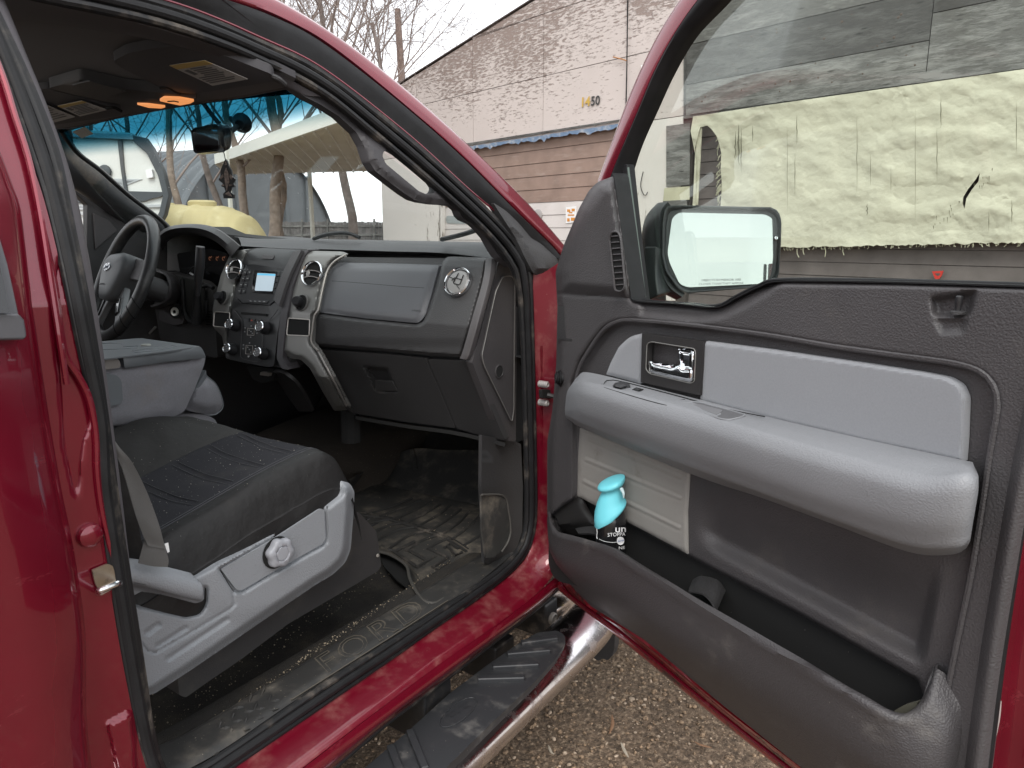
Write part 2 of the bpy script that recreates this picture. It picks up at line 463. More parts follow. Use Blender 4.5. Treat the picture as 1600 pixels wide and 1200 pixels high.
FAB = mat('grey_fabric', (.215, .21, .23), .9, sheen=.15, bump=('weave', 260, .5, .0012), dust=((.24, .2, .18), 9, .52, .9), var=(300, .08))
FABB = mat('blue_grey_insert', (.225, .232, .250), .85, sheen=.3, bump=('weave', 300, .35, .0008, 'X'), var=(400, .05))
BLKF = mat('black_nylon', (.012, .011, .011), .58, spec=.35, bump=('noise', 22, .4, .012), dust=((.05, .046, .042), 12, .55, 1.0), wear=((.4, .38, .34), 500, .80))
BLKN = mat('charcoal_neoprene', (.021, .021, .025), .88, spec=.25, bump=('noise', 500, .5, .001), dust=((.06, .058, .056), 10, .5, 1.0), wear=((.6, .55, .5), 380, .765))
CARP = mat('dark_carpet', (.020, .0175, .015), .98, bump=('noise', 420, 1, .004), dust=((.085, .07, .05), 10, .45, .95), wear=((.3, .26, .2), 330, .76))
SILLM = mat('sill_plastic', (.034, .033, .032), .5, bump=('noise', 200, .2, .001), dust=((.16, .14, .115), 14, .48, .85), wear=((.55, .48, .36), 300, .76))
MATM = mat('dusty_mat_rubber', (.040, .039, .037), .78, spec=.3, bump=('noise', 120, .5, .002), dust=((.24, .205, .16), 9, .45, .85))
CHR = mat('chrome', (.75, .76, .78), .08, 1, bump=('noise', 25, .08, .002), dust=((.5, .47, .45), 30, .60, .85))
CHRW = mat('worn_chrome', (.72, .70, .72), .16, 1, dust=((.42, .36, .34), 18, .46, .72))
SATIN = mat('satin_trim', (.20, .195, .185), .38, .35, var=(6, .06))
SATL = mat('satin_edge', (.40, .37, .34), .35, .4)
GLB = mat('gloss_black', (.012, .012, .013), .12, 0, .4)
BLK = mat('cavity_black', (.006, .006, .006), .9)
BTN = mat('button_black', (.022, .022, .024), .35)
INK = mat('grey_ink', (.30, .30, .30), .6)
WHT = mat('white_ink', (.8, .8, .8), .5)
HEADM = mat('headliner_cloth', (.044, .042, .047), .95, sheen=.2, bump=('noise', 600, .4, .0008))
VISM = mat('visor_vinyl', (.052, .050, .055), .7, bump=('grain', 600, .3, .0008))
LEATH = mat('wheel_leather', (.030, .030, .031), .34, bump=('grain', 420, .35, .0009), dust=((.13, .125, .12), 14, .5, .85))
WEB = mat('belt_webbing', (.085, .075, .065), .85, sheen=.3, bump=('weave', 420, .8, .0015))
# =============== the setting ===============
GRAV = mat('gravel_ground', (.155, .108, .072), .95, bump=('noise', 90, 1, .02), var=(60, .5, 8), dust=((.34, .25, .17), 55, .52, .62))
mb = MB(); n = 60
def gh(x, y): return GZ + .025*noise.noise(Vector((x*.5, y*.5, 0))) + .008*noise.noise(Vector((x*3, y*3, 1)))
V = []; xs = [-2000, -600, -150, -40]+[-12+i*.3 for i in range(61)]+[12, 40, 150, 600, 2000]; ys = [-2000, -600, -100, -20]+[-3+i*.3 for i in range(41)]+[15, 30, 60, 150, 600, 2000]
for y in ys:
    for x in xs: V.append((x, y, gh(x, y) if abs(x) < 12 and abs(y) < 12 else GZ))
nx = len(xs); F = [[j*nx+i, j*nx+i+1, (j+1)*nx+i+1, (j+1)*nx+i] for j in range(len(ys)-1) for i in range(nx-1)]
g = mb.add(V, F).build('ground', GRAV); tag(g, kind='structure')
# loose stones where the ground shows close by
def stones(n_, name, m, label, r0, r1, seed):
    rnd = random.Random(seed); mb = MB(); V = []; F = []
    ico = bmesh.new(); bmesh.ops.create_icosphere(ico, subdivisions=1, radius=1); iv = [v.co.copy() for v in ico.verts]; fi = [[v.index for v in f.verts] for f in ico.faces]; ico.free()
    for _ in range(n_):
        y = .3+2.9*rnd.random(); x = -1.9+2.3*rnd.random()
        r = r0+(r1-r0)*rnd.random()**3; k = len(V); a, b, c = [r*(.6+.7*rnd.random()) for _ in range(3)]; c *= .7; w = rnd.random()*6.28; cw, sw = math.cos(w), math.sin(w)
        z = gh(x, y)+c*.25
        for v in iv:
            q = (1+.25*(rnd.random()-.5)); px_, py_ = v.x*a*q, v.y*b*q
            V.append((x+px_*cw-py_*sw, y+px_*sw+py_*cw, z+v.z*c*q))
        F += [[i+k for i in f] for f in fi]
    o = mb.add(V, F).build(name, m, weld=0, angle=60); return tag(o, label, 'gravel', kind='stuff')
ST1 = mat('brown_stones', (.24, .165, .105), .9, var=(160, .75, 3)); ST2 = mat('pale_stones', (.44, .34, .25), .85, var=(120, .3, 2))
stones(13000, 'gravel', ST1, 'loose brown gravel beneath the running board and open door', .0022, .010, 3)
stones(3200, 'gravel', ST2, 'pale tan chips scattered through the gravel by the running board', .002, .009, 5)
# fallen leaves and twigs
LEAFM = mat('dry_leaf', (.24, .13, .07), .8); TW = mat('pale_twig', (.42, .36, .28), .8)
def litter(pts, w, m, label, name='twig'):
    P = [Vector((p.x, p.y, gh(p.x, p.y)+.012)) for p in on(Z(GZ), pts)]
    o = MB().tube(P, lambda t: w*(.35+math.sin(math.pi*t)), 6, n=10, flat=.35, up=(0, 0, 1)).build(name, m); tag(o, label, 'twig' if name == 'twig' else 'leaf')
litter([(952, 1150), (957, 1135), (956, 1120)], .004, LEAFM, 'curled brown leaf on the gravel right of the step bar', 'dry_leaf')
litter([(970, 1164), (976, 1178), (982, 1188)], .0035, TW, 'pale twig on the gravel near the door bottom edge')
litter([(857, 1170), (861, 1180), (866, 1184)], .003, TW, 'short pale twig on the gravel nearest the chrome step bar')
litter([(1085, 1163), (1095, 1168), (1112, 1172)], .0035, LEAFM, 'thin reddish leaf lying under the door edge', 'dry_leaf')
# =============== the workshop ===============
def wm(name, paint, wood, th0, th1, sc=5, vert=1, knots=0):
    m = bpy.data.materials.new(name); m.use_nodes = True; t = m.node_tree; b = t.nodes['Principled BSDF']; N = t.nodes.new; K = t.links.new
    b.inputs['Roughness'].default_value = .9; ge = N('ShaderNodeNewGeometry'); oi = N('ShaderNodeObjectInfo')
    mp = N('ShaderNodeMapping'); mp.inputs['Rotation'].default_value = (0, 0, .24); K(ge.outputs['Position'], mp.inputs[0])
    ma = N('ShaderNodeMapping'); ma.inputs['Scale'].default_value = (sc*.35, 1, sc*1.5) if vert else (sc*1.3, 1, sc*.3); K(mp.outputs[0], ma.inputs[0])
    off = N('ShaderNodeVectorMath'); off.operation = 'ADD'; K(ma.outputs[0], off.inputs[0]); K(oi.outputs['Random'], off.inputs[1])
    n1 = N('ShaderNodeTexNoise'); n1.inputs['Scale'].default_value = 1.6; n1.inputs['Detail'].default_value = 9; n1.inputs['Roughness'].default_value = .72; K(off.outputs[0], n1.inputs['Vector'])
    n2 = N('ShaderNodeTexNoise'); n2.inputs['Scale'].default_value = .55; n2.inputs['Detail'].default_value = 3; K(mp.outputs[0], n2.inputs['Vector'])
    # more paint is lost towards the top
    sx = N('ShaderNodeSeparateXYZ'); K(ge.outputs['Position'], sx.inputs[0])
    hz = N('ShaderNodeMapRange'); hz.inputs[1].default_value = 2.2; hz.inputs[2].default_value = 5.5; hz.inputs[3].default_value = 0; hz.inputs[4].default_value = .25; K(sx.outputs['Z'], hz.inputs[0])
    a = N('ShaderNodeMath'); a.operation = 'MULTIPLY_ADD'; a.inputs[1].default_value = .45; K(n2.outputs['Fac'], a.inputs[0]); K(n1.outputs['Fac'], a.inputs[2])
    a2 = N('ShaderNodeMath'); a2.operation = 'ADD'; K(a.outputs[0], a2.inputs[0]); K(hz.outputs[0], a2.inputs[1])
    r = N('ShaderNodeMapRange'); r.inputs[1].default_value = th0; r.inputs[2].default_value = th1; K(a2.outputs[0], r.inputs[0])
    n3 = N('ShaderNodeTexNoise'); n3.inputs['Scale'].default_value = 8; n3.inputs['Detail'].default_value = 6; K(ma.outputs[0], n3.inputs['Vector'])
    vo = N('ShaderNodeTexVoronoi'); vo.inputs['Scale'].default_value = 1.7; K(off.outputs[0], vo.inputs['Vector'])
    vr = N('ShaderNodeMapRange'); vr.inputs[1].default_value = .05; vr.inputs[2].default_value = .16; vr.inputs[3].default_value = .35 if knots else 1; vr.inputs[4].default_value = 1; K(vo.outputs['Distance'], vr.inputs[0])
    h = N('ShaderNodeMixRGB'); h.inputs[1].default_value = (*[c*.62 for c in wood], 1); h.inputs[2].default_value = (*[min(1, c*1.35) for c in wood], 1); K(n3.outputs['Fac'], h.inputs[0])
    pm = N('ShaderNodeMixRGB'); pm.inputs[1].default_value = (*[c*.86 for c in paint], 1); pm.inputs[2].default_value = (*[min(1, c*1.08) for c in paint], 1); K(n2.outputs['Fac'], pm.inputs[0])
    mi = N('ShaderNodeMixRGB'); K(r.outputs[0], mi.inputs[0]); K(pm.outputs[0], mi.inputs[1]); K(h.outputs[0], mi.inputs[2]); kv = N('ShaderNodeHueSaturation'); K(mi.outputs[0], kv.inputs['Color']); K(vr.outputs[0], kv.inputs['Value']); K(kv.outputs[0], b.inputs['Base Color'])
    bp = N('ShaderNodeBump'); bp.inputs['Strength'].default_value = .7; bp.inputs['Distance'].default_value = .01; bp.invert = True; K(r.outputs[0], bp.inputs['Height']); K(bp.outputs[0], b.inputs['Normal'])
    return m
PEEL = wm('peeling_white_paint', (.60, .535, .505), (.29, .23, .205), .83, .91, 11)
PEELV = wm('flaking_white_siding', (.70, .66, .62), (.30, .26, .22), .86, .90, 4, 0)
WOODG = wm('weathered_plywood', (.27, .268, .255), (.13, .127, .12), .60, .80, 3.5, 1, 1)
WOODD = wm('dark_weathered_plywood', (.15, .148, .142), (.075, .072, .069), .58, .80, 3.5, 1, 1)
BRN = mat('brown_siding', (.27, .19, .155), .8, var=(3, .15, 6), dust=((.36, .28, .24), 2.5, .5, .8, (1, 1, 5)))
WHD = mat('white_door_panel', (.62, .58, .56), .7, var=(2, .06, 4), dust=((.45, .40, .36), 1.5, .55, .85, (1, 1, 4)))
SIDG = mat('grey_lap_siding', (.135, .115, .11), .8, var=(3, .2, 6))
JOINT = mat('dark_wood_edge', (.07, .06, .055), .9)
def wsz(s, z, o=0): return WNV*(WD-o)+WS*(s*WD)+Vector((0, 0, z*WD))     # wall coordinates in units of the wall's distance
G0 = GZ/WD
def wslab(mb, s0, s1, z0, z1, o, t=.03):
    a = [wsz(s0, z0, o), wsz(s1, z0, o), wsz(s1, z1, o), wsz(s0, z1, o)]; b = [wsz(s0, z0, o-t), wsz(s1, z0, o-t), wsz(s1, z1, o-t), wsz(s0, z1, o-t)]
    mb.add(a+b, [[0, 1, 2, 3], [7, 6, 5, 4], [0, 4, 5, 1], [1, 5, 6, 2], [2, 6, 7, 3], [3, 7, 4, 0]]); return mb
shop = thing('workshop', wsz(-1.0, G0), 'old workshop of peeling white plywood with big bay doors and a torn tarp', 'building')
def gz(s): return .431+(s+1.066)*.178 if s < -.42 else .431+.646*.178-(s+.42)*.178
def wall_poly(name, s0, s1, zlo, m, o=.0):
    mb = MB(); ss_ = [s0]+([-.42] if s0 < -.42 < s1 else [])+[s1]
    top = [wsz(s, gz(s), o) for s in ss_]; bot = [wsz(s, zlo, o) for s in ss_]; tb = [p+WNV*.1 for p in top]; bb = [p+WNV*.1 for p in bot]
    N_ = len(ss_); ring = bot+top[::-1]; ringb = bb+tb[::-1]; k = len(ring)
    mb.add(ring+ringb, [list(range(k)), [i+k for i in reversed(range(k))]]+[[i, (i+1) % k, (i+1) % k+k, i+k] for i in range(k)])
    return mb.build(name, m, shop)
wall_poly('wall', -1.62, .75, .19, JOINT)
mb = MB(); 
for a, b_ in ((-1.62, -1.40), (-.837, -.70), (.30, .75)): wslab(MB(), a, b_, G0, .19, 0, .1).build('wall', JOINT, shop)
# side and back walls, roof
mb = MB(); back = WNV*14
for s in (-1.62, .75):
    mb.add([wsz(s, G0), wsz(s, gz(s)), wsz(s, gz(s))+back, wsz(s, G0)+back], [[0, 1, 2, 3]])
mb.add([wsz(-1.62, G0)+back, wsz(.75, G0)+back, wsz(.75, gz(.75))+back, wsz(-.42, gz(-.42))+back, wsz(-1.62, gz(-1.62))+back], [[0, 1, 2, 3, 4]])
mb.build('wall', PEELV, shop)
mb = MB()
for a, b_ in ((-1.625, -.42), (-.42, .755)):
    P = [wsz(a, gz(a)+.002, .05), wsz(b_, gz(b_)+.002, .05), wsz(b_, gz(b_)+.002, .05)+back*1.02, wsz(a, gz(a)+.002, .05)+back*1.02]
    mb.add(P+[p+Vector((0, 0, .025)) for p in P], [[0, 1, 2, 3], [7, 6, 5, 4], [0, 4, 5, 1], [1, 5, 6, 2], [2, 6, 7, 3], [3, 7, 4, 0]])
mb.build('roof', mat('tar_roof_edge', (.10, .08, .075), .9), shop)
# plywood sheets, each its own size and wear
def sheet(s0, s1, z0, z1, m, o=.02, t=.018, g=.0006, name='plywood_sheet', tilt=0):
    mb = MB(); q = [(s0+g, z0+g), (s1-g, z0+g+tilt), (s1-g, min(z1, gz(s1)-.001)-g+tilt), (s0+g, min(z1, gz(s0)-.001)-g)]
    a = [wsz(s, z, o) for s, z in q]; b = [wsz(s, z, o-t) for s, z in q]
    mb.add(a+b, [[0, 1, 2, 3], [7, 6, 5, 4], [0, 4, 5, 1], [1, 5, 6, 2], [2, 6, 7, 3], [3, 7, 4, 0]]); return mb.build(name, m, shop)
cols = [-1.62, -1.455, -1.249, -1.038, -.838, -.719]
for a, b_ in zip(cols, cols[1:]):
    sheet(a, b_, .187, .294, PEEL, o=.02+.002*random.random())
    sheet(a, b_, .294, .402, PEEL, o=.022+.002*random.random())
    if gz(b_) > .402: sheet(a, b_, .402, .60, PEEL, o=.022+.002*random.random())
sheet(-1.62, -1.372, G0, .187, PEELV, name='siding'); sheet(-.838, -.719, G0, .187, PEELV, name='siding')
sheet(-.719, -.367, .181, .232, WOODG, o=.03, tilt=.0); sheet(-.719, -.367, .232, .290, WOODD, o=.028); sheet(-.719, -.367, .290, .60, WOODG, o=.026)
sheet(-.367, .0, .181, .262, WOODG, o=.034); sheet(-.367, 0, .262, .60, WOODD, o=.03)
sheet(.0, .367, .181, .60, WOODG, o=.03); sheet(.367, .74, G0, .60, PEELV, o=.03)
mb = MB().panel([(1078, 165), (1600, 90), (2000, 32), (2000, 52), (1600, 107), (1078, 179)], WALL(.05), .04); mb.build('trim_board', WOODG, shop, bevel=.004)
mb = MB().panel([(1068, 72), (1071, 72), (1071, 180), (1068, 180)], WALL(.045), .02); mb.build('corner_strip', WOODD, shop)
# nails and pale knots on the weathered sheets
mb = MB(); rnd = random.Random(4)
for _ in range(46):
    s, z = rnd.uniform(-.70, -.38), rnd.uniform(.187, .285); mb.lathe(wsz(s, z, .0325), -WNV, [(.016*rnd.uniform(.6, 1.3), -.004), (.012, .0015)], 8)
mb.build('washer_nail', mat('rusty_nail', (.10, .07, .055), .8), shop)
# brown-over-white bay door
def bay(name, s0, s1, rows, o0=-.10):
    for (z0, z1, m, nb) in rows:
        mb = MB(); st = (z1-z0)/nb
        for i in range(nb):
            za, zb = z0+i*st, z0+(i+1)*st
            V = [wsz(s0, za, o0+.016), wsz(s1, za, o0+.016), wsz(s1, zb-st*.06, o0+.004), wsz(s0, zb-st*.06, o0+.004), wsz(s1, zb, o0-.01), wsz(s0, zb, o0-.01)]
            mb.add(V+[v+WNV*.02 for v in V], [[0, 1, 2, 3], [3, 2, 4, 5], [0, 1, 7, 6], [1, 2, 8, 7], [2, 4, 10, 8], [3, 0, 6, 9], [5, 3, 9, 11], [7, 8, 9, 6], [8, 10, 11, 9]])
        mb.build(name, m, shop, weld=0)
bay('bay_door', -1.40, -.834, [(.066, .19, BRN, 5), (G0, .066, WHD, 8)])
bay('bay_door', -.72, .31, [(G0, .19, SIDG, 17)])
mb = MB().panel(rc([(697, 337), (735, 338), (735, 350), (697, 349)], 4), WALL(-.075), .02); mb.build('door_window', mat('dusty_grey_pane', (.30, .33, .33), .3), shop)
mb = MB().panel([(686, 318), (691, 318), (691, 470), (686, 470)], WALL(.02), .1); mb.build('door_jamb', PEELV, shop)
mb = MB()
for k in range(1): mb.lathe(WALL(-.08)(841, 336), -WNV, [(.13, 0), (.13, .02), (.1, .03), (.03, .035)], 20)
mb.build('round_vent', mat('vent_grey', (.36, .34, .33), .6), shop)
st_ = MB().panel(rc([(884, 324), (900, 322), (900, 347), (884, 349)], 1), WALL(-.07), .012).build('sticker', WHT, shop)
ORG = mat('orange_ink', (.62, .26, .05), .6)
mb = MB()
for x0, x1, y0, y1 in ((886, 891, 327, 331), (893, 898, 326, 330), (887, 897, 335, 337), (886, 890, 341, 346), (892, 898, 340, 345), (889, 894, 331, 333)): mb.panel([(x0, y0), (x1, y0), (x1, y1), (x0, y1)], WALL(-.065), .002)
mb.build('sticker_print', ORG, st_)
# the torn blue strip over the door
pts = []; rnd = random.Random(9)
for i in range(64): x = 722+i*4.0; pts.append((x, 229-.152*(x-735)-rnd.random()*1.0))
low = [(x, y+4+rnd.random()*3+3.5*noise.noise(Vector((x*.03, 0, 5)))+4*(rnd.random() > .9)) for x, y in pts]
MB().panel(pts+low[::-1], WALL(.05), .01).build('blue_tarp_strip', mat('blue_tarp', (.14, .21, .32), .6, dust=((.4, .42, .45), 6, .45, .7)), shop)
MB().panel([(722, 225), (978, 185), (978, 188), (722, 229)], WALL(.06), .02).build('header_board', WOODD, shop)
# house number
YEL = mat('yellow_paint', (.55, .36, .08), .6); BKN = mat('black_digit', (.05, .05, .05), .6)
MB().text('14', WALL(.04), (909, 166.5), (922, 164.5), (.5, -14.5), bold=.03, thick=.012, h=.004).build('house_number', YEL, shop)
MB().text('50', WALL(.04), (923, 165), (937, 163), (.5, -14.5), bold=.015, thick=.012, h=.004).build('house_number', BKN, shop)
MB().tube(on(WALL(.08), [(981, -60), (980, 60), (979, 130), (978, 188)]), .012, 6, n=12).build('cable', RUB, shop)
MB().tube(on(WALL(.08), [(958, 89), (970, 92), (980, 95)]), .012, 5, n=5).build('snagged_twig', mat('orange_twig', (.42, .2, .08), .8), shop)
MB().tube(on(WALL(.05), [(1005, 268), (1001, 290), (1007, 306), (1012, 300)]), .008, 5, n=10).build('cable', RUB, shop)
MB().panel(rc([(1001, 101), (1012, 103), (1010, 108), (1003, 110)], 2), WALL(.09), .08).build('wall_lamp', WHT, shop)
# grey boards left of the tarp
MB().panel([(1041, 197), (1078, 192), (1077, 289), (1041, 292)], WALL(.05), .02).build('patch_board', WOODG, shop)
MB().panel([(1038, 294), (1077, 291), (1077, 312), (1036, 314)], WALL(.045), .02).build('patch_board', mat('yellowed_board', (.48, .46, .33), .8, var=(4, .1)), shop)
MB().panel([(1036, 314), (1073, 312), (1072, 420), (1036, 420)], WALL(.048), .02).build('patch_board', WOODG, shop)
# the tarp
TARP = mat('cream_tarp', (.51, .495, .385), .72, bump=('noise', 4.5, .6, .06), var=(1.5, .08, 6), dust=((.30, .29, .22), 2.6, .66, .95, (3, 3, .5)))
def tr(px, py):
    v = Vector((px*.02, py*.035, 0)); a = noise.noise(v)*.035+noise.noise(v*3.1)*.009+abs(noise.noise(Vector((px*.035, py*.10, 4))))*.022+noise.noise(Vector((px*.09, py*.14, 7)))*.006
    return a
rnd = random.Random(12)
bottom = [(x, 379+(1600-x)*.022*.9+rnd.random()*3-1.5) for x in range(2000, 1216, -5)]
left = [(1214, 390), (1180, 392), (1140, 394), (1078, 396), (1082, 330), (1086, 240), (1079, 205), (1083, 182)]
outl = [(1083, 182), (1200, 164), (1400, 136), (1600, 108), (2000, 51)]+bottom+left[:-1]
hole = [(1094, 199), (1105, 196), (1112, 202), (1120, 213), (1124, 226), (1127, 240), (1126, 262), (1128, 290), (1126, 319), (1124, 340), (1124, 372), (1086, 374), (1087, 300), (1088, 262), (1086, 230)]
slit = [(1507, 326), (1504, 318), (1505, 308), (1512, 296), (1524, 281), (1531, 270), (1529, 283), (1518, 297), (1510, 310)]
TARPT = thing('tarp', wsz(-.3, G0), 'torn cream tarp hung over the grey bay door of the workshop', 'tarp')
MB().panel(outl, WALL(.12), .006, grid=5, relief=tr, holes=(hole, slit)).build('tarp_sheet', TARP, TARPT)
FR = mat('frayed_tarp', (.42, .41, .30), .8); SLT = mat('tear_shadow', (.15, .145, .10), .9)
mb = MB(); rnd = random.Random(3)
for _ in range(90):
    x = rnd.uniform(1220, 1640); y = 379+(1600-x)*.02; l = rnd.uniform(2, 6)*(1+2*(rnd.random() > .95))
    mb.tube(on(WALL(.10), [(x, y-3), (x+rnd.uniform(-2, 2), y+l*.5), (x+rnd.uniform(-3, 3), y+l)]), .006, 3, n=4)
for _ in range(40):
    y = rnd.uniform(200, 320); mb.tube(on(WALL(.10), [(1129, y), (1124+rnd.uniform(-3, 2), y+4), (1121+rnd.uniform(-3, 3), y+rnd.uniform(6, 16))]), .007, 3, n=4)
mb.build('frayed_edge', FR, TARPT)
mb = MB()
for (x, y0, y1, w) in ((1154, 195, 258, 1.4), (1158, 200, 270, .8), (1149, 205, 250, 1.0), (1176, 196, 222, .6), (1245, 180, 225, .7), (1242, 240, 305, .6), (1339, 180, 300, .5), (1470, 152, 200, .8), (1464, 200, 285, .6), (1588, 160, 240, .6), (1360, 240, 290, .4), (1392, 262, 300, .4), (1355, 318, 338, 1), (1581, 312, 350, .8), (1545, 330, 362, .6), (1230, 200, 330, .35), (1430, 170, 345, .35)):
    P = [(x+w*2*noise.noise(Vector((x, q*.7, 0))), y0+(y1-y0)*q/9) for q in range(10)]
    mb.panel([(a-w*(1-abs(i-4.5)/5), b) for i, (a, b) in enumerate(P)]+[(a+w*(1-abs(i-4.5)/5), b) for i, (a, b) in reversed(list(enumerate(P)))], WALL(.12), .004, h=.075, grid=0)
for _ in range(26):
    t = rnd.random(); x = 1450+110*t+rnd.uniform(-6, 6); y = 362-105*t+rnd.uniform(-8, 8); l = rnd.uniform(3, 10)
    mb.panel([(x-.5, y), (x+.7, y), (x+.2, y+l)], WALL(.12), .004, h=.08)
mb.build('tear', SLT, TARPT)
MB().panel([(1090, 190), (1097, 188), (1090, 320), (1082, 320)], WALL(.10), .02, grid=6, relief=lambda a, b: .03*noise.noise(Vector((a*.2, b*.1, 2)))).build('torn_strip', TARP, TARPT)
t = MB().panel([(1456, 424), (1474, 423), (1471, 431), (1467, 436), (1461, 436), (1459, 431)], WALL(.0), .02, holes=([(1460, 427), (1470, 427), (1467, 431), (1463, 431)],)).build('hook', mat('red_plastic', (.5, .03, .02), .4)); tag(t, 'small red hook on the grey siding under the tarp', 'hook')
# =============== things beyond the windscreen ===============
def bark(nm, c): return mat(nm, c, .95, bump=('noise', 14, .8, .03), var=(6, .3, 6))
BK1, BK2 = bark('grey_bark', (.17, .14, .125)), bark('tan_bark', (.24, .19, .155)); TWG = mat('bare_twig', (.27, .22, .20), .9)
def tree(px, dep, h, r, seed, label, m=BK1, lean=(0, 0), trunkpts=None, crown=1.0, nb=9, twm=TWG, side=None):
    rnd = random.Random(seed); b = FH*dep+Vector((CR.x, CR.y, 0))*((px-800)/FPX*dep); b.z = GZ
    root = thing('bare_tree', b, label, 'tree', 'bare trees behind the truck')
    right = Vector((CR.x, CR.y, 0)); T = [b]; k = 9
    for i in range(1, k): q = i/(k-1); T.append(b+right*(lean[0]*q+.12*rnd.uniform(-1, 1))+FH*lean[1]*q+Vector((0, 0, h*.62*q)))
    tk = MB().tube(T, lambda t: r*(1-.62*t)*(1+.5*math.exp(-t*14)), 10, n=24); 
    br = MB()
    def grow(p, d, l, rr, lev):
        pts = [p]; q = p.copy(); dd = d.copy(); ns = 5 if lev < 3 else 3
        for i in range(ns):
            dd = (dd+Vector((rnd.gauss(0, .16), rnd.gauss(0, .16), rnd.gauss(.05, .13)))).normalized(); q = q+dd*(l/ns); pts.append(q.copy())
        R = [rr*(1-.7*i/ns) for i in range(ns+1)]
        (tk if lev == 0 else br).tube(pts, R, 6 if lev < 2 else 3, caps=False)
        if lev >= 4: return
        nc = (5, 5, 5, 4)[lev]
        for c in range(nc):
            t = .25+.75*(c+rnd.random())/nc; i = min(ns-1, int(t*ns)); a = pts[i].lerp(pts[i+1], t*ns-i)
            ax = Vector((rnd.gauss(0, 1), rnd.gauss(0, 1), rnd.gauss(.25, .7))); nd = (dd*.75+ax.normalized()*.75).normalized()
            grow(a, nd, l*rnd.uniform(.45, .72), max(rr*.5*(1-.4*t), .0045), lev+1)
    for c in range(nb):
        t = .45+.55*(c+.5*rnd.random())/nb; i = min(k-2, int(t*(k-1))); p = T[i].lerp(T[i+1], t*(k-1)-i); w = c*2.4+rnd.random()
        grow(p, Vector((math.cos(w)*.75, math.sin(w)*.75, .65+.5*t)).normalized(), h*rnd.uniform(.28, .42)*crown, r*.28*(1.2-t*.6), 1 if c < nb-3 else 0)
    tk.build('trunk', m, root, weld=0, angle=70); br.build('branches', twm, root, weld=0, angle=70); return root
tree(283, 13, 8.0, .085, 11, 'leafless tree with a forked trunk left of the rearview mirror', BK2, (.1, 0), nb=8)
tree(372, 17, 9, .10, 12, 'leafless tree right behind the hanging air freshener', BK1, (-.7, 0))
tree(397, 15, 9.5, .105, 13, 'leafless tree behind the canopy, second trunk from the left post', BK2, (-.3, 0))
tree(425, 14, 10, .135, 14, 'stout leafless tree in the middle of the canopy opening', BK2, (.3, .5))
tree(452, 15.5, 10.5, .10, 15, 'thin leafless tree just left of the grey canopy post', BK2, (-.2, .5))
tree(215, 22, 10, .12, 16, 'leafless tree standing behind the white camper', BK1, (.3, 0))
tree(150, 24, 10.5, .12, 17, 'leafless tree at the far left behind the white camper', BK1, (.6, 0))
tree(566, 21, 12.5, .15, 18, 'tall leafless tree spreading above the red roof edge', BK1, (-.8, 0), nb=17, crown=1.05)
tree(640, 27, 14.5, .15, 21, 'leafless tree rising behind the wooden pole', BK1, (-1.2, 1), nb=17)
# utility pole
b0 = DEPH(26)(628, 130); b1 = DEPH(26)(621, 14)
pr = thing('utility_pole', (b0.x, b0.y, GZ), 'weathered wooden pole standing behind the workshop roof', 'pole')
MB().tube([Vector((b0.x, b0.y, GZ))+(b0-b1)*.2, b0, b1], [.16, .125, .10], 12).build('post', mat('pole_wood', (.22, .16, .135), .95, bump=('noise', 20, .6, .02), var=(8, .25)), pr)
# camper
CDEP = 9.0
cp = DEPH(CDEP); cb = cp(180, 372); camper = thing('camper', (cb.x, cb.y, GZ), 'white camper trailer with dark curved edge trim at the left', 'camper')
CAMW = mat('camper_white', (.66, .67, .64), .35, coat=.3, var=(1.2, .04)); CAMD = mat('camper_dark_trim', (.06, .068, .075), .4); CAMS = mat('camper_silver', (.45, .47, .48), .35, .4)
o_ = rc([(20, 198), (205, 207), (228, 222), (248, 262), (258, 305), (250, 338), (243, 372), (238, 470), (20, 470)], 10)
cdir = ray(120, 372); cdir = Vector((cdir.x, cdir.y, 0)).normalized()*5.0
cf = [cp(*p) for p in o_]; cn = len(cf)
MB().add(cf+[p+cdir for p in cf], [list(range(cn)), [i+cn for i in reversed(range(cn))]]+[[i, (i+1) % cn, (i+1) % cn+cn, i+cn] for i in range(cn)]).build('body', CAMW, camper)
MB().panel([(60, 203), (206, 209), (212, 219), (60, 212)], cp, .06, h=.05).build('awning', CAMS, camper, bevel=.01)
MB().panel([(206, 211), (226, 215), (238, 232), (255, 268), (264, 305), (257, 336), (249, 350), (247, 420), (238, 420), (241, 348), (248, 332), (254, 305), (246, 274), (229, 240), (209, 222)], cp, .1, h=.06).build('edge_trim', CAMD, camper, bevel=.012)
MB().panel([(183, 219), (190, 219), (193, 262), (199, 300), (194, 300), (188, 262)], cp, .05, h=.03).build('pillar_trim', CAMD, camper, bevel=.005)
MB().panel([(100, 296), (255, 300), (255, 306), (236, 309), (224, 315), (100, 318)], cp, .06, h=.04).build('lower_trim', CAMD, camper, bevel=.008)
MB().panel([(100, 322), (252, 319), (251, 324), (100, 329)], cp, .05, h=.03).build('silver_trim', CAMS, camper, bevel=.005)
MB().panel(rc([(227, 265), (237, 264), (239, 277), (229, 279)], 2), cp, .04, h=.05).build('clearance_light', WHT, camper, bevel=.006)
MB().panel([(176, 279), (222, 280), (195, 290), (178, 293), (196, 287), (212, 282), (176, 282)], cp, .01, h=.012).build('swoosh_decal', CAMS, camper)
MB().lathe(cp(164, 268, .02), -cp.n*-1, [(.0, .0), (.08, .0), (.07, .02), (.03, .03)], 20).build('vent_cap', CAMD, camper)
for x0, y0 in ((60, 322), (60, 334)): MB().panel([(x0, y0), (137, y0-2), (137, y0+2), (x0, y0+5)], cp, .03, h=.03).build('silver_trim', CAMS, camper)
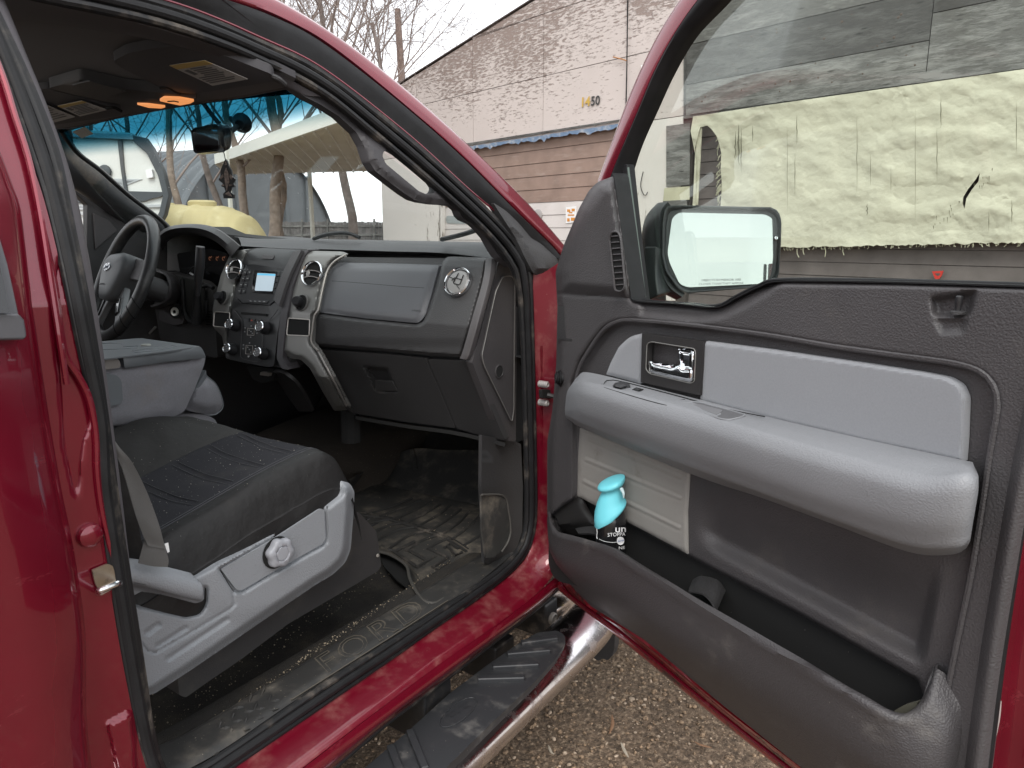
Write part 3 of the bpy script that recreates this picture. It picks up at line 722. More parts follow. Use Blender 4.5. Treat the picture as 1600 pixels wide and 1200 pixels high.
# quonset shed
qd = 27.0; qc = DEPH(qd)(418, 372); qc.z = GZ; q = thing('arched_shed', qc, 'grey corrugated arched shed behind the bare trees', 'shed')
ax = (FH*.36-Vector((CR.x, CR.y, 0))*.93).normalized(); acr = Vector((0, 0, 1)).cross(ax)*-1
QR = 4.5; mb = MB(); V = []; na, nl = 40, 360
for i in range(nl):
    d = i/(nl-1)*22; k = .10*math.sin(i*2*math.pi/8)
    for j in range(na+1):
        w = math.pi*j/na; V.append(qc+ax*d+acr*math.cos(w)*(QR+k)+Vector((0, 0, math.sin(w)*(QR*1.0+k))))
mb.add(V, [[i*(na+1)+j, i*(na+1)+j+1, (i+1)*(na+1)+j+1, (i+1)*(na+1)+j] for i in range(nl-1) for j in range(na)])
QM = mat('galvanised_sheet', (.15, .165, .18), .6, .1, dust=((.21, .225, .24), .8, .4, .75)); mb.build('corrugated_shell', QM, q, weld=0, angle=60)
mb = MB(); mb.add([qc+ax*.15+acr*math.cos(math.pi*j/na)*QR+Vector((0, 0, math.sin(math.pi*j/na)*QR)) for j in range(na+1)], [list(range(na+1))]); mb.build('end_wall', mat('shed_end', (.17, .185, .20), .6, var=(1, .1)), q)
mb = MB()
for j in (-2.6, -1.3, 1.3, 2.6): mb.box(qc+ax*.10+acr*j+Vector((0, 0, 1.9)), (.12, .12, 3.8))
mb.build('end_rib', QM, q)
# yellow tank
td = 11.0; tcn = DEPH(td)(308, 372); tcn.z = GZ+1.0; tk = thing('liquid_tank', (tcn.x, tcn.y, GZ), 'ribbed yellow plastic tank beyond the windscreen', 'tank')
R_ = Vector((CR.x, CR.y, 0)).normalized(); YM = mat('yellow_tank_plastic', (.48, .41, .21), .65, var=(2, .07), dust=((.62, .56, .35), 3, .5, .8)); V = []; ns, nr = 64, 36
for i in range(ns):
    u = -1+2*i/(ns-1); x = u*1.04; prof = (1-abs(u)**3.2)**(1/2.4) if abs(u) < 1 else 0; rib = 1+.022*(abs((i % 10)-5) < 2)
    for j in range(nr):
        w = 2*math.pi*j/nr; c, s_ = math.cos(w), math.sin(w); e = .72
        V.append(tcn+R_*x+FH*(math.copysign(abs(c)**e, c)*.80*prof*rib)+Vector((0, 0, math.copysign(abs(s_)**e, s_)*.92*prof*rib)))
MB().add(V, [[i*nr+j, i*nr+(j+1) % nr, (i+1)*nr+(j+1) % nr, (i+1)*nr+j] for i in range(ns-1) for j in range(nr)]).build('shell', YM, tk, weld=0, angle=60)
MB().lathe(tcn+R_*.12+Vector((0, 0, .88)), (0, 0, 1), [(.20, 0), (.20, .09), (.17, .115), (.05, .12)], 28).build('lid', YM, tk)
MB().lathe(tcn+R_*-.42+Vector((0, 0, .86)), (0, 0, 1), [(.13, 0), (.13, .08), (.11, .1), (.05, .1)], 24).build('vent', YM, tk)
mb = MB()
for x in (-.6, 0, .6): mb.box(tcn+R_*x+Vector((0, 0, -.92)), (.1, 1.2, .16), Matrix.Rotation(YAW, 3, 'Z'))
mb.build('cradle', WOODD, tk)
# canopy
CZ = 1.5; z_ = Z(CZ); A, Bq, Cq = z_(338, 256), z_(533, 190), z_(600, 267); Bq = A+(Bq-A)*1.13; Dq = A+(Cq-Bq)*.55
Cq = Bq+(Cq-Bq)*1.0; Dq = z_(345, 262)+(z_(345, 262)-A)*2
canopy = thing('canopy', (A.x, A.y, GZ), 'flat beige metal canopy on thin posts behind the windscreen', 'canopy')
CANM = mat('beige_canopy_metal', (.55, .54, .49), .6, var=(1.5, .08)); CANW = mat('canopy_white', (.66, .66, .60), .5)
up = Vector((0, 0, .06)); quad = [A, Bq, Cq, Dq]
mb = MB(); mb.add(quad+[p+up for p in quad], [[0, 1, 2, 3], [7, 6, 5, 4], [0, 4, 5, 1], [1, 5, 6, 2], [2, 6, 7, 3], [3, 7, 4, 0]]); mb.build('deck', CANM, canopy)
mb = MB()
for i in range(1, 16):
    p, q_ = A.lerp(Bq, i/16), Dq.lerp(Cq, i/16); mb.tube([p-up*.2, q_-up*.2], .02, 4)
mb.build('rib', CANM, canopy)
def beam(P, Q, w, h_, m, name, zo=0):
    d = (Q-P); L_ = d.length; d.normalize(); s_ = d.cross(Vector((0, 0, 1))).normalized(); u_ = s_.cross(d); c = (P+Q)/2+Vector((0, 0, zo))
    MB().box(c, (L_, w, h_), Matrix((d, s_, u_)).transposed()).build(name, m, canopy, bevel=.005)
beam(A, Bq, .06, .20, CANW, 'fascia', .09); beam(Dq, A, .06, .20, CANW, 'fascia', .09)
for px_, dd, w in ((364, 12.6, .055), (489, 16.5, .07)):
    p = DEPH(dd)(px_, 372); MB().box(Vector((p.x, p.y, (GZ+CZ)/2)), (w, w, CZ-GZ)).build('post', CANW, canopy, bevel=.004)
# fence
fm = mat('grey_fence_wood', (.17, .16, .155), .9, var=(5, .35, 5)); fen = thing('board_fence', DEPH(22)(548, 470), 'low grey board fence beyond the canopy', 'fence')
fd = DEPH(22); rnd = random.Random(2); mb = MB()
for i in range(46):
    x = 440+i*4.6; t_ = 345+rnd.random()*2.5; mb.panel([(x, t_), (x+4.2, t_+.3), (x+4.2, 450), (x, 450)], fd, .03, h=.02*rnd.random())
mb.build('boards', fm, fen)
for x in (470, 510, 545, 583): MB().panel([(x, 342), (x+2.4, 342), (x+2.4, 450), (x, 450)], fd, .09, h=.08).build('post', WOODG, fen)
for y in (352, 366): MB().panel([(440, y), (650, y-1), (650, y+2), (440, y+3)], fd, .05, h=.05).build('rail', WOODG, fen)
# low hills and far treeline
rnd = random.Random(8); hp = DEPH(420); top = [(x, 351-3*noise.noise(Vector((x*.012, 1, 0)))-4*noise.noise(Vector((x*.003, 5, 0)))) for x in range(-900, 1500, 12)]
h = MB().panel(top+[(1490, 420), (-900, 420)], hp, 60).build('hills', mat('far_hill', (.24, .27, .29), 1)); tag(h, kind='structure')
# =============== the truck ===============
truck = thing('pickup_truck', (-1.8, .9, GZ), 'red pickup truck with its front passenger door swung wide open', 'truck')
def S3(pts, h=0): return on(SIDE, pts, h)
body = None
# ---- body side round the opening: rocker, front pillar, roof rail ----
c1 = [(240, 1290), (362, 1200), (500, 1106), (603, 1035), (680, 980), (745, 937), (797, 897), (824, 866), (835, 835), (839, 800), (838, 700), (835, 560), (831, 431), (829, 400)]
c2 = [(330, 1315), (440, 1225), (594, 1107), (687, 1037), (775, 976), (830, 934), (862, 900), (874, 860), (878, 800), (880, 700), (884, 560), (890, 431), (892, 400)]
c3 = [(350, 1345), (455, 1252), (594, 1134), (687, 1064), (775, 997), (845, 942), (878, 910)]
zc = Z(-.868)
C1 = S3(c1, .0); C2 = [zc(*p) for p in c2[:5]]+[Plane((-.893, 0, 0), (1, 0, 0))(*p) for p in c2[5:]]
m1 = [a.lerp(b, .12)+Vector((0, 0, -.004)) for a, b in zip(C1, C2)]; m2 = [a.lerp(b, .88)+Vector((.003, 0, .004)) for a, b in zip(C1, C2)]
sill = MB().loft([C1, m1, m2, C2], n=90, sub=3, thick=.004).build('rocker_and_pillar', REDDUSTY, truck, angle=50)
rk = Plane((-.905, 0, 0), (1, 0, 0)); C2b = [zc(*p) for p in c2[:5]]+[Plane((-.893, 0, 0), (1, 0, 0))(830, 934), Plane((-.893, 0, 0), (1, 0, 0))(866, 903)]
C3 = [rk(*p) for p in c3]; mid = [a.lerp(b, .5)+Vector((.012, 0, .004)) for a, b in zip(C2b, C3)]
MB().loft([C2b, [a.lerp(b, .2)+Vector((.008, 0, 0)) for a, b in zip(C2b, C3)], mid, C3], n=60, sub=3, thick=.004).build('rocker_face', RED, truck, angle=50)
MB().tube([p+Vector((-.004, 0, -.006)) for p in C3], .008, 8, n=50).build('rocker_seal', RUBG, truck)
MB().loft([[p+Vector((-.005, 0, -.01)) for p in C3], [p+Vector((-.10, 0, -.08)) for p in C3], [p+Vector((-.35, 0, -.10)) for p in C3]], n=30, thick=.004).build('underbody', BLK, truck)
# red roof rail and A pillar skin
redtop = [(-300, -330), (120, -110), (300, -50), (427, 0), (530, 63), (620, 133), (720, 220), (810, 307), (880, 386), (900, 412)]
redin = [(-330, -250), (60, -85), (230, -35), (353, 2), (430, 29), (500, 66), (613, 153), (717, 243), (807, 333), (867, 392), (884, 415)]
a0, a1 = S3(redtop, .015), S3(redin, .012)
roofc = [p+Vector((-.035, .02, .014)) for p in a0]; roofd = [p+Vector((-.16, .0, .045)) for p in a0]
MB().loft([a1, [a.lerp(b, .12)+Vector((.012, 0, 0)) for a, b in zip(a1, a0)], [a.lerp(b, .85)+Vector((.012, 0, .003)) for a, b in zip(a1, a0)], a0, roofc], n=80, sub=3, thick=.004).build('roof_rail', RED, truck, angle=60)
# roof
def Rf(x, y):
    return Vector((x, y, headz(y)+.055+.03*(1-((x+1.8)/.75)**2)))
V = []; nx_, ny_ = 20, 24
for j in range(ny_):
    for i in range(nx_):
        y = -1.2+2.25*j/(ny_-1); x = -2.48+1.34*i/(nx_-1); V.append(Rf(x, y))
MB().add(V, [[j*nx_+i, j*nx_+i+1, (j+1)*nx_+i+1, (j+1)*nx_+i] for j in range(ny_-1) for i in range(nx_-1)]).build('roof', RED, truck, angle=60)
# outer weatherstrip band between the red rail and the thin red line
thin = [(-360, -170), (60, -45), (150, -28), (262, 2), (330, 26), (403, 58), (500, 105), (633, 207), (733, 297), (800, 352), (833, 385)]
MB().loft([S3(redin, .010), [a.lerp(b, .22)+Vector((.012, 0, 0)) for a, b in zip(S3(redin, .01), S3(redin, .01)[:1]*0+cat(S3(thin, -.002), len(redin)))], cat([p for p in S3(thin, -.002)], len(redin))], n=80, sub=2, thick=.004).build('drip_seal', RUB, truck, angle=60)
k_ = cat([Vector((*p, 0)) for p in redin], 40); t_ = cat([Vector((*p, 0)) for p in thin], 40)
def between(f, h): return [SIDE(*(a.lerp(b, f)).xy, h) for a, b in zip(k_, t_)]
MB().tube(between(.10, .016), .0045, 6, n=90).build('drip_seal', mat('seal_highlight', (.10, .10, .105), .3), truck)  # highlight along the seal's outer edge, painted as a paler grey lip
MB().tube(between(.55, .006), .007, 8, n=90).build('drip_seal', RUB, truck)
MB().tube(between(.97, .002), .0022, 6, n=90).build('roof_rail', RED, truck)
# ---- door opening seal: three ribs in a loop ----
outer = [(236, 1215), (213, 1133), (183, 987), (176, 780+0), (150, 660), (124, 547), (97, 420), (72, 320), (43, 233), (0, 110), (-45, -5), (-60, -60), (-30, -75), (60, -42), (150, -25), (262, 5), (330, 29), (403, 61), (500, 108), (633, 210), (733, 300), (795, 362), (822, 400), (831, 431), (835, 560), (838, 700), (839, 800), (834, 838), (822, 868), (794, 899), (743, 939), (680, 982), (603, 1037), (500, 1108), (362, 1202), (300, 1245), (262, 1262)]
outer[3] = (163, 850); outer.insert(4, (150, 760)); outer[2] = (184, 987)
inner = [(258, 1200), (238, 1140), (226, 1060), (206, 930), (190, 830), (172, 700), (154, 570), (133, 450), (112, 345), (90, 240), (50, 135), (0, 27), (-20, -15), (10, -8), (80, 8), (150, 22), (240, 42), (330, 70), (400, 98), (500, 150), (577, 212), (660, 282), (740, 352), (783, 400), (803, 440), (812, 520), (816, 640), (819, 780), (816, 832), (803, 862), (775, 890), (740, 914), (690, 948), (603, 1003), (500, 1068), (362, 1163), (300, 1200)]
no = 160
O2 = [v for v in cat([Vector((*p, 0)) for p in outer], no, True)]; I2 = cat([Vector((*p, 0)) for p in inner], no, True)
# match the loops by nearest outer point so ribs run parallel
def near(v, Lst): return min(Lst, key=lambda q: (q-v).length)
def ring(f, h): 
    out = []
    for v in O2:
        q = near(v, I2D); w = v.lerp(q, f); out.append(SIDE(w.x, w.y, h))
    return out
I2D = cat([Vector((*p, 0)) for p in inner], 900, True)
MB().loft([ring(0, -.002), ring(.5, -.012), ring(1, -.014)], n=no, closed=True, thick=.006).build('opening_flange', RUBG, truck, angle=60)
MB().tube(ring(.12, .002), .0055, 8, closed=True).build('weatherstrip', RUBG, truck)
MB().tube(ring(.42, .004), .0085, 10, closed=True).build('weatherstrip', RUB, truck)
MB().tube(ring(.78, -.002), .0065, 8, closed=True).build('weatherstrip', RUBG, truck)
# grey inner trim of the B pillar
bpt = [(150, -60), (-30, -60)]
e0 = [(-30, -30), (0, 27), (50, 135), (90, 240), (112, 345), (133, 450), (154, 570), (172, 700), (190, 830), (206, 930), (226, 1060), (240, 1145)]
e1 = [(-8, -40), (14, 10), (33, 65), (68, 150), (97, 230), (118, 300), (139, 400), (154, 500), (170, 620), (183, 720), (199, 860), (210, 950), (228, 1080), (238, 1160)]
PIL = mat('pillar_trim', (.085, .078, .085), .6, bump=('grain', 600, .35, .001))
q0 = S3(e0, -.012); q1 = cat(S3(e1, -.03), len(e0)); q2 = [p+Vector((-.09, -.03, 0)) for p in q1]
MB().loft([q0, [a.lerp(b, .5)+Vector((.006, 0, 0)) for a, b in zip(q0, q1)], q1, [p+Vector((-.02, -.002, 0)) for p in q1], q2], n=60, sub=3, thick=.003).build('pillar_trim', PIL, truck, angle=60)
# ---- B pillar jamb and rear door ----
e_out = [(236, 1215), (214, 1133), (184, 987), (163, 850), (150, 760), (150, 660), (124, 547), (97, 420), (72, 320), (43, 233), (0, 110), (-60, -40)]
e_out = [(245, 1240), (222, 1160), (210, 1100), (196, 1010), (180, 900), (166, 800), (152, 700), (138, 620), (124, 547), (97, 420), (72, 320), (43, 233), (0, 110), (-60, -40)]
E1 = [(120, 1260), (106, 1160), (92, 1000), (71, 860), (52, 760), (42, 640), (26, 540), (10, 430), (-15, 320), (-40, 227), (-60, 180), (-90, 60), (-120, -40)]
def jamb(px, py):
    # a long S shaped pressing running down the jamb, deepening behind the bolt
    h = 0
    d = sdf(px, py, [(96, 380), (112, 430), (126, 545), (150, 600), (146, 640), (128, 690), (120, 780), (102, 700), (96, 600), (84, 470)])
    h -= .014*ss(-3, 7, d)
    d = sdf(px, py, [(118, 560), (140, 610), (133, 650), (110, 650), (104, 590)]); h -= .012*ss(-2, 8, d)
    d = sdf(px, py, [(168, 1132), (205, 1112), (208, 1150), (214, 1230), (190, 1230)]); h += .008*ss(-3, 3, d)
    return h
JM = Plane((-.955, 0, 0), (1, 0, 0))
MB().panel(e_out[:]+E1[::-1], SIDE, .004, grid=5, relief=jamb, h=.004).build('pillar_jamb', RED, truck, weld=1e-5, angle=70)
# flowing pressed edge beside the jamb
MB().tube(S3([(60, 330), (84, 440), (95, 520), (104, 560), (124, 590), (140, 625), (150, 680), (152, 740), (160, 800), (176, 870)], .006), .0045, 8, n=50).build('pressed_bead', RED, truck)
MB().tube(S3([(152, 740), (160, 850), (176, 930), (190, 985)], .004), .002, 6, n=30).build('pressed_bead', RED, truck)
pb = SIDE(140, 836, .006)
MB().lathe(pb, (1, 0, 0), [(.0165, -.004), (.0165, .001), (.0145, .006), (.009, .009), (.0035, .0095), (0, .0095)], 32).build('jamb_plug', RED, truck)
st = MB().panel(rc([(144, 891), (168, 881), (176, 884), (183, 905), (178, 912), (154, 921), (149, 912)], 2), SIDE, .003, h=.010).build('striker', mat('worn_brass_steel', (.36, .31, .24), .35, .9, dust=((.1, .08, .06), 60, .5, .8)), truck, bevel=.001)
MB().tube([SIDE(154, 925, .008), SIDE(156, 923, .034), SIDE(176, 915, .036), SIDE(186, 911, .03), SIDE(187, 912, .006)], .0042, 10, n=30).build('striker_loop', CHRW, st)
MB().panel(rc([(152, 922), (184, 907), (188, 913), (158, 931)], 2), SIDE, .003, h=.012).build('striker_tab', CHRW, st, bevel=.001)
# rear door skin
rd = [(160, 1260), (148, 1130), (146, 1000), (128, 870), (108, 770), (88, 650), (72, 540), (58, 440), (45, 330), (36, 300), (14, 240), (-6, 195), (-60, 60), (-500, -800), (-1500, -600), (-1500, 1600), (160, 1600)]
def rdh(px, py): return .0+.012*ss(0, 26, sdf(px, py, rd))
RDM = Plane((-.925, 0, 0), (1, 0, 0))
class SideO:
    n = Vector((1, 0, 0))
    def __call__(s, px, py, h=0): return SIDE(px, py, h+.035)
SO = SideO()
y0 = .385; 
edge = [SO(*p) for p in rd[:12]]
rdo = MB()
R0 = edge; R1 = [p+Vector((.006, -.006, 0)) for p in edge]; R2 = [p+Vector((.010, -.03, 0)) for p in edge]; R3 = [Vector((xside(p.z)+.055, p.y-.25, p.z)) for p in edge]; R4 = [Vector((xside(p.z)+.06, p.y-.9, p.z)) for p in edge]; Rm = [p+Vector((-.03, .004, 0)) for p in edge]
reardoor = rdo.loft([Rm, R0, R1, R2, R3, R4], n=70, sub=3).build('rear_door', RED, truck, angle=60)
MB().tube(S3([(-60, -40), (0, 108), (23, 180), (45, 250), (62, 330), (78, 430), (92, 520), (104, 600)], .012), .004, 8, n=40).build('door_edge_seal', RED, reardoor)
WT = mat('window_trim_grey', (.075, .075, .082), .4)
MB().panel([(-400, -900), (-20, 330), (0, 370), (12, 410), (22, 455), (30, 492), (30, 500), (0, 500), (-400, 500)], SO, .01, h=.022).build('window_pillar', WT, reardoor, bevel=.002)
MB().panel([(-300, 488), (0, 489), (30, 490), (39, 500), (43, 525), (38, 531), (0, 532), (-300, 532)], SO, .02, h=.03).build('belt_moulding', WT, reardoor, bevel=.004)
MB().panel([(-500, -400), (-60, 300), (-12, 372), (6, 440), (14, 489), (-500, 489)], SO, .004, h=.034).build('rear_window', GLB, reardoor)
# ---- running board ----
RBZ = -.98; yb0, yb1 = .1, 1.60
board = MB()
path = [Vector((-.835, yb0, -1.02)), Vector((-.835, .7, -1.02)), Vector((-.836, 1.2, -1.02)), Vector((-.838, 1.45, -1.02)), Vector((-.85, 1.58, -1.025)), Vector((-.885, 1.66, -1.04)), Vector((-.96, 1.71, -1.07)), Vector((-1.10, 1.73, -1.12))]
P = cat(path, 70); V = []; sg = 28
for i, p in enumerate(P):
    a = P[max(0, i-1)]; c = P[min(len(P)-1, i+1)]; t = (c-a).normalized(); x = t.cross(Vector((0, 0, 1))).normalized(); u = x.cross(t)
    for j in range(sg):
        w = 2*math.pi*j/sg; cc, s_ = math.cos(w), math.sin(w); V.append(p+x*math.copysign(abs(cc)**.8, cc)*.074+u*math.copysign(abs(s_)**.9, s_)*.042)
rb = board.add(V, [[i*sg+j, i*sg+(j+1) % sg, (i+1)*sg+(j+1) % sg, (i+1)*sg+j] for i in range(len(P)-1) for j in range(sg)]+[list(range(sg)), [(len(P)-1)*sg+j for j in range(sg)]]).build('running_board', CHRW, truck, angle=60)
PADB = mat('step_pad_rubber', (.030, .031, .034), .42, bump=('noise', 220, .15, .001), dust=((.15, .14, .13), 20, .5, .82), wear=((.5, .45, .36), 330, .8))
zp = Z(-.972)
pad = [(540, 1225), (640, 1140), (700, 1085), (760, 1040), (812, 1004), (840, 988), (872, 985), (884, 994), (882, 1008), (868, 1030), (835, 1066), (770, 1128), (700, 1196), (660, 1240)]
MB().panel(rc(pad, 6), zp, .03, grid=14).build('step_pad', PADB, rb, bevel=.006)
mb = MB()
for a, b in (((814, 1007), (871, 999)), ((792, 1024), (860, 1018)), ((769, 1044), (842, 1040)), ((746, 1063), (820, 1061)), ((640, 1144), (665, 1205)), ((610, 1168), (628, 1215))):
    A, B = zp(*a), zp(*b); d = (B-A).normalized(); s_ = d.cross(Vector((0, 0, 1))).normalized()
    MB().box((A+B)/2+Vector((0, 0, .003)), ((B-A).length, .016, .012), Matrix((d, s_, Vector((0, 0, 1)))).transposed()).build('tread_rib', PADB, rb, bevel=.0035)
pass
# raised diamond-edged field between the ribs
oc = zp(716, 1113); ov = []
for j in range(40):
    w = 2*math.pi*j/40; c, s_ = math.cos(w), math.sin(w); ov.append(zp(716+32*c*.86+9*s_, 1113-23*c*.9+11*s_*.9, .0015))
MB().tube(ov, .0011, 6, closed=True).build('oval_badge', PADB, rb)
MB().text('Ford', zp, (694, 1128), (738, 1099), (-6, -11), h=.0022, thick=.002, shear=.35).build('badge_script', PADB, rb)
BKS = mat('black_steel', (.02, .02, .021), .45, dust=(DUSTC, 20, .5, .85))
for (c, s_) in (((790, 1032), (.10, .05, .10)), ((862, 966), (.06, .04, .10))): MB().box(Z(-1.03)(*c)+Vector((-.10, 0, .0)), (.20, s_[1]*1.6, s_[2])).build('bracket', BKS, rb, bevel=.006)
MB().box((-.99, 1.05, -1.0), (.14, .09, .12)).build('bracket', BKS, rb, bevel=.006)
MB().lathe(Plane((-.93, 0, 0), (1, 0, 0))(862, 966), (1, 0, 0), [(.017, 0), (.017, .008), (.012, .010), (.012, .004), (0, .004)], 20).build('bracket_bolt', mat('dusty_bolt', (.22, .2, .18), .6, .5), rb)
MB().panel(rc([(905, 960), (962, 960), (960, 1012), (957, 1024), (950, 1032), (942, 1029), (934, 1033), (926, 1027), (918, 1029), (908, 1010)], 3), Y(1.78), .03).build('splash_guard', TRIMD, truck, bevel=.006)
# front fender, hood and off-side body (seen from a step aside)
MB().loft([[Vector((-.93, 1.72, z)) for z in (-.95, -.7, -.4, -.21)], [Vector((-.86, 1.95, z)) for z in (-.80, -.65, -.4, -.21)], [Vector((-.85, 2.8, z)) for z in (-.7, -.6, -.45, -.29)], [Vector((-.90, 3.3, z)) for z in (-.75, -.65, -.5, -.38)]], n=20, sub=4, thick=.006).build('front_fender', RED, truck)
MB().loft([[Vector((x, 1.72, -.14-.02*abs((x+1.8)/.85)**4)) for x in (-.88, -1.1, -1.8, -2.5, -2.72)], [Vector((x, 2.5, -.22-.02*abs((x+1.8)/.85)**4)) for x in (-.87, -1.1, -1.8, -2.5, -2.73)], [Vector((x, 3.3, -.33-.03*abs((x+1.8)/.85)**4)) for x in (-.90, -1.1, -1.8, -2.5, -2.70)]], n=24, sub=6, thick=.006).build('hood', RED, truck)
mb = MB().lathe((-1.0, 2.75, GZ+.40), (1, 0, 0), [(.25, 0), (.38, .0), (.405, .03), (.405, .22), (.38, .25), (.25, .25)], 40)
wh = mb.build('wheel', RUB, truck, bevel=.01); MB().lathe((-.76, 2.75, GZ+.40), (1, 0, 0), [(.24, 0), (.22, -.02), (.06, -.02), (.05, .01), (0, .01)], 40).build('rim', CHRW, wh)
# far side shell
MB().panel([(0, 0)]*0 or [(95, 480), (330, 480), (330, 700), (95, 700)], X(-2.66), .03).build('door_panel', TRIMD, truck)
# ---- hinge pillar details: check strap and bolts ----
hp = Plane((-.93, 0, 0), (1, 0, 0))
for y in (601, 630):
    MB().lathe(hp(853.5, y, .004), (1, 0, 0), [(.0085, -.02), (.0085, .003), (.006, .0055), (.0045, .0055), (.0045, .003), (0, .003)], 24).build('hinge_bolt', mat('pale_bolt', (.55, .52, .5), .4, .5), truck)
ck = MB().panel(rc([(847, 609), (860, 609), (861, 623), (848, 623)], 1.5), hp, .01, h=.010).build('door_check', BLK, truck, bevel=.001)
MB().tube([hp(855, 617, .012), hp(868, 620, .03), hp(880, 622, .06)], .006, 8).build('check_arm', mat('dark_steel', (.05, .05, .05), .4, .7), ck)
MB().loft([S3([(842, 540), (843, 600), (843, 680), (846, 740)], .012), S3([(848, 540), (849, 600), (849, 680), (852, 740)], .022), S3([(866, 540), (866, 600), (866, 680), (862, 740)], .03)], n=20, sub=3, thick=.004).build('hinge_plate', REDDUSTY, truck)
# A pillar foot cover
foot = [(770, 316), (792, 330), (812, 350), (830, 372), (853, 385), (874, 402), (871, 428), (851, 432), (834, 428), (820, 402), (806, 372)]
MB().panel(rc(foot, 4), SIDE, .02, h=.014, grid=8, relief=lambda a, b: .014*ss(0, 12, sdf(a, b, foot))).build('pillar_foot', TRIMD, truck)
# =============== cabin shell ===============
floor = MB().panel([(0, 0)]*0 or [(-200, 1500), (-200, 900), (100, 640), (545, 640), (770, 640), (860, 800), (860, 880), (245, 1290)], Z(-.93), .02).build('floor_carpet', CARP, truck)
# bank of carpet from the floor up to the sill plate
k0 = [(215, 1185), (245, 1170), (297, 1145), (450, 1053), (600, 962), (700, 900), (760, 866)]
A = [Z(-.862)(*p) for p in k0]; B = [p+Vector((-.06, 0, -.012)) for p in A]; C_ = [p+Vector((-.12, 0, -.068)) for p in A]
MB().loft([A, B, C_, [p+Vector((-.1, 0, 0)) for p in C_]], n=60, sub=4).build('carpet_bank', CARP, truck)
# sill plate
o0 = [(200, 1215), (262, 1185), (340, 1182-30), (455, 1100), (600, 1003), (690, 948), (755, 902), (790, 872)]
si0 = [(205, 1190), (243, 1171), (297, 1147), (450, 1055), (600, 963), (690, 908), (745, 873), (775, 850)]
si1 = [(245, 1225), (300, 1200), (362, 1163), (500, 1068), (603, 1003), (690, 948), (755, 904), (800, 866)]
a_ = [Z(-.858)(*p) for p in si0]; b_ = [Z(-.853)(*p) for p in si1]
sp = MB().loft([a_, [x.lerp(y, .1)+Vector((0, 0, .006)) for x, y in zip(a_, b_)], [x.lerp(y, .9)+Vector((0, 0, .006)) for x, y in zip(a_, b_)], b_], n=60, sub=3, thick=.004).build('sill_plate', SILLM, truck, angle=50)
zz = Z(-.8462)
MB().text('FORD', zz, (512, 1052), (668, 957), (-22, -24), outline=.02, thick=.0016, h=.0014, spacing=1.2, shear=0).build('embossed_letters', mat('embossed_edge', (.115, .102, .083), .5), sp)
bd = rc([(441, 1084), (455, 1093), (700, 938), (730, 915), (718, 905), (690, 924)], 2)
ins = [(434, 1077), (600, 975), (688, 921)]; ins2 = [(456, 1093), (603, 1000), (700, 938)]
em = mat('embossed_edge', (.115, .102, .083), .5)
MB().tube([zz(*p) for p in ins], .0012, 6, n=20).tube([zz(*p) for p in ins2], .0012, 6, n=20).tube([zz(434, 1077), zz(456, 1093)], .0012, 6).tube([zz(445, 1080), zz(600, 984), zz(690, 930)], .0008, 6, n=20).build('embossed_line', em, sp)
mb = MB()
for (x, y, k) in ((344, 1130, 0), (352, 1138, 1), (364, 1117, 0), (371, 1127, 1), (384, 1124, 0), (389, 1112, 1), (361, 1141, 0), (399, 1103, 0), (407, 1108, 1), (391, 1090, 0), (421, 1090, 0), (431, 1095, 1), (411, 1078, 0), (372, 1106, 1), (404, 1122, 1), (383, 1139, 1), (427, 1108, 1)):
    d = (3, -11) if k == 0 else (13, -2.5)
    mb.tube([zz(x-d[0]/1.6, y-d[1]/1.6, .001), zz(x, y, .0025), zz(x+d[0]/1.6, y+d[1]/1.6, .001)], [.0014, .0042, .0014], 8, flat=.6)
mb.build('diamond_tread', SILLM, sp)
MB().panel([(297, 1147), (313, 1144), (345, 1178), (341, 1182), (330, 1176)], Z(-.849), .003).build('plate_end', SILLM, sp, bevel=.001)
# kick panel, firewall
kick = [(753, 680), (805, 689), (814, 694), (817, 760), (816, 830), (806, 862), (770, 884), (757, 880), (752, 760)]
MB().panel(kick, X(-1.055), .01, grid=12, relief=lambda a, b: .006*noise.noise(Vector((a*.02, b*.02, 0)))).build('kick_panel', TRIMD, truck, bevel=.002)
fwY = 2.42
MB().add([Vector((-2.75, fwY, -1.0)), Vector((-.98, fwY, -1.0)), Vector((-.98, fwY-.1, -.06)), Vector((-2.75, fwY-.1, -.06))], [[0, 1, 2, 3]]).build('firewall', CARP, truck)
MB().add([Vector((-2.75, 2.02, -.93)), Vector((-1.0, 2.02, -.93)), Vector((-1.0, 2.42, -.58)), Vector((-2.75, 2.42, -.58))], [[0, 1, 2, 3]]).build('toe_board', CARP, truck)
# transmission tunnel
tn = []
for y in (.3, 1.2, 1.9, 2.4):
    z = -.83 if y < 1.5 else -.74; tn.append([Vector((-2.55, y, -.93)), Vector((-2.48, y, z-.03)), Vector((-2.35, y, z)), Vector((-2.05, y, z)), Vector((-1.96, y, z-.03)), Vector((-1.88, y, -.93))])
MB().loft(tn, n=24, sub=3).build('tunnel_carpet', mat('brown_carpet', (.045, .036, .028), .98, bump=('noise', 420, 1, .004), wear=((.5, .43, .33), 330, .75)), truck)
# cabin rear, far side
mb = MB(); mb.add([Vector((-2.7, -1.2, -.95)), Vector((-.98, -1.2, -.95)), Vector((-1.1, -1.2, .42)), Vector((-2.5, -1.2, .42))], [[0, 1, 2, 3]]).build('cabin_back', HEADM, truck)
MB().add([Vector((-2.64, -1.2, -1.0)), Vector((-2.64, 2.4, -1.0)), Vector((-2.64, 2.4, -.13)), Vector((-2.64, -1.2, -.11))], [[0, 1, 2, 3]]).build('door_panel', TRIMD, truck)
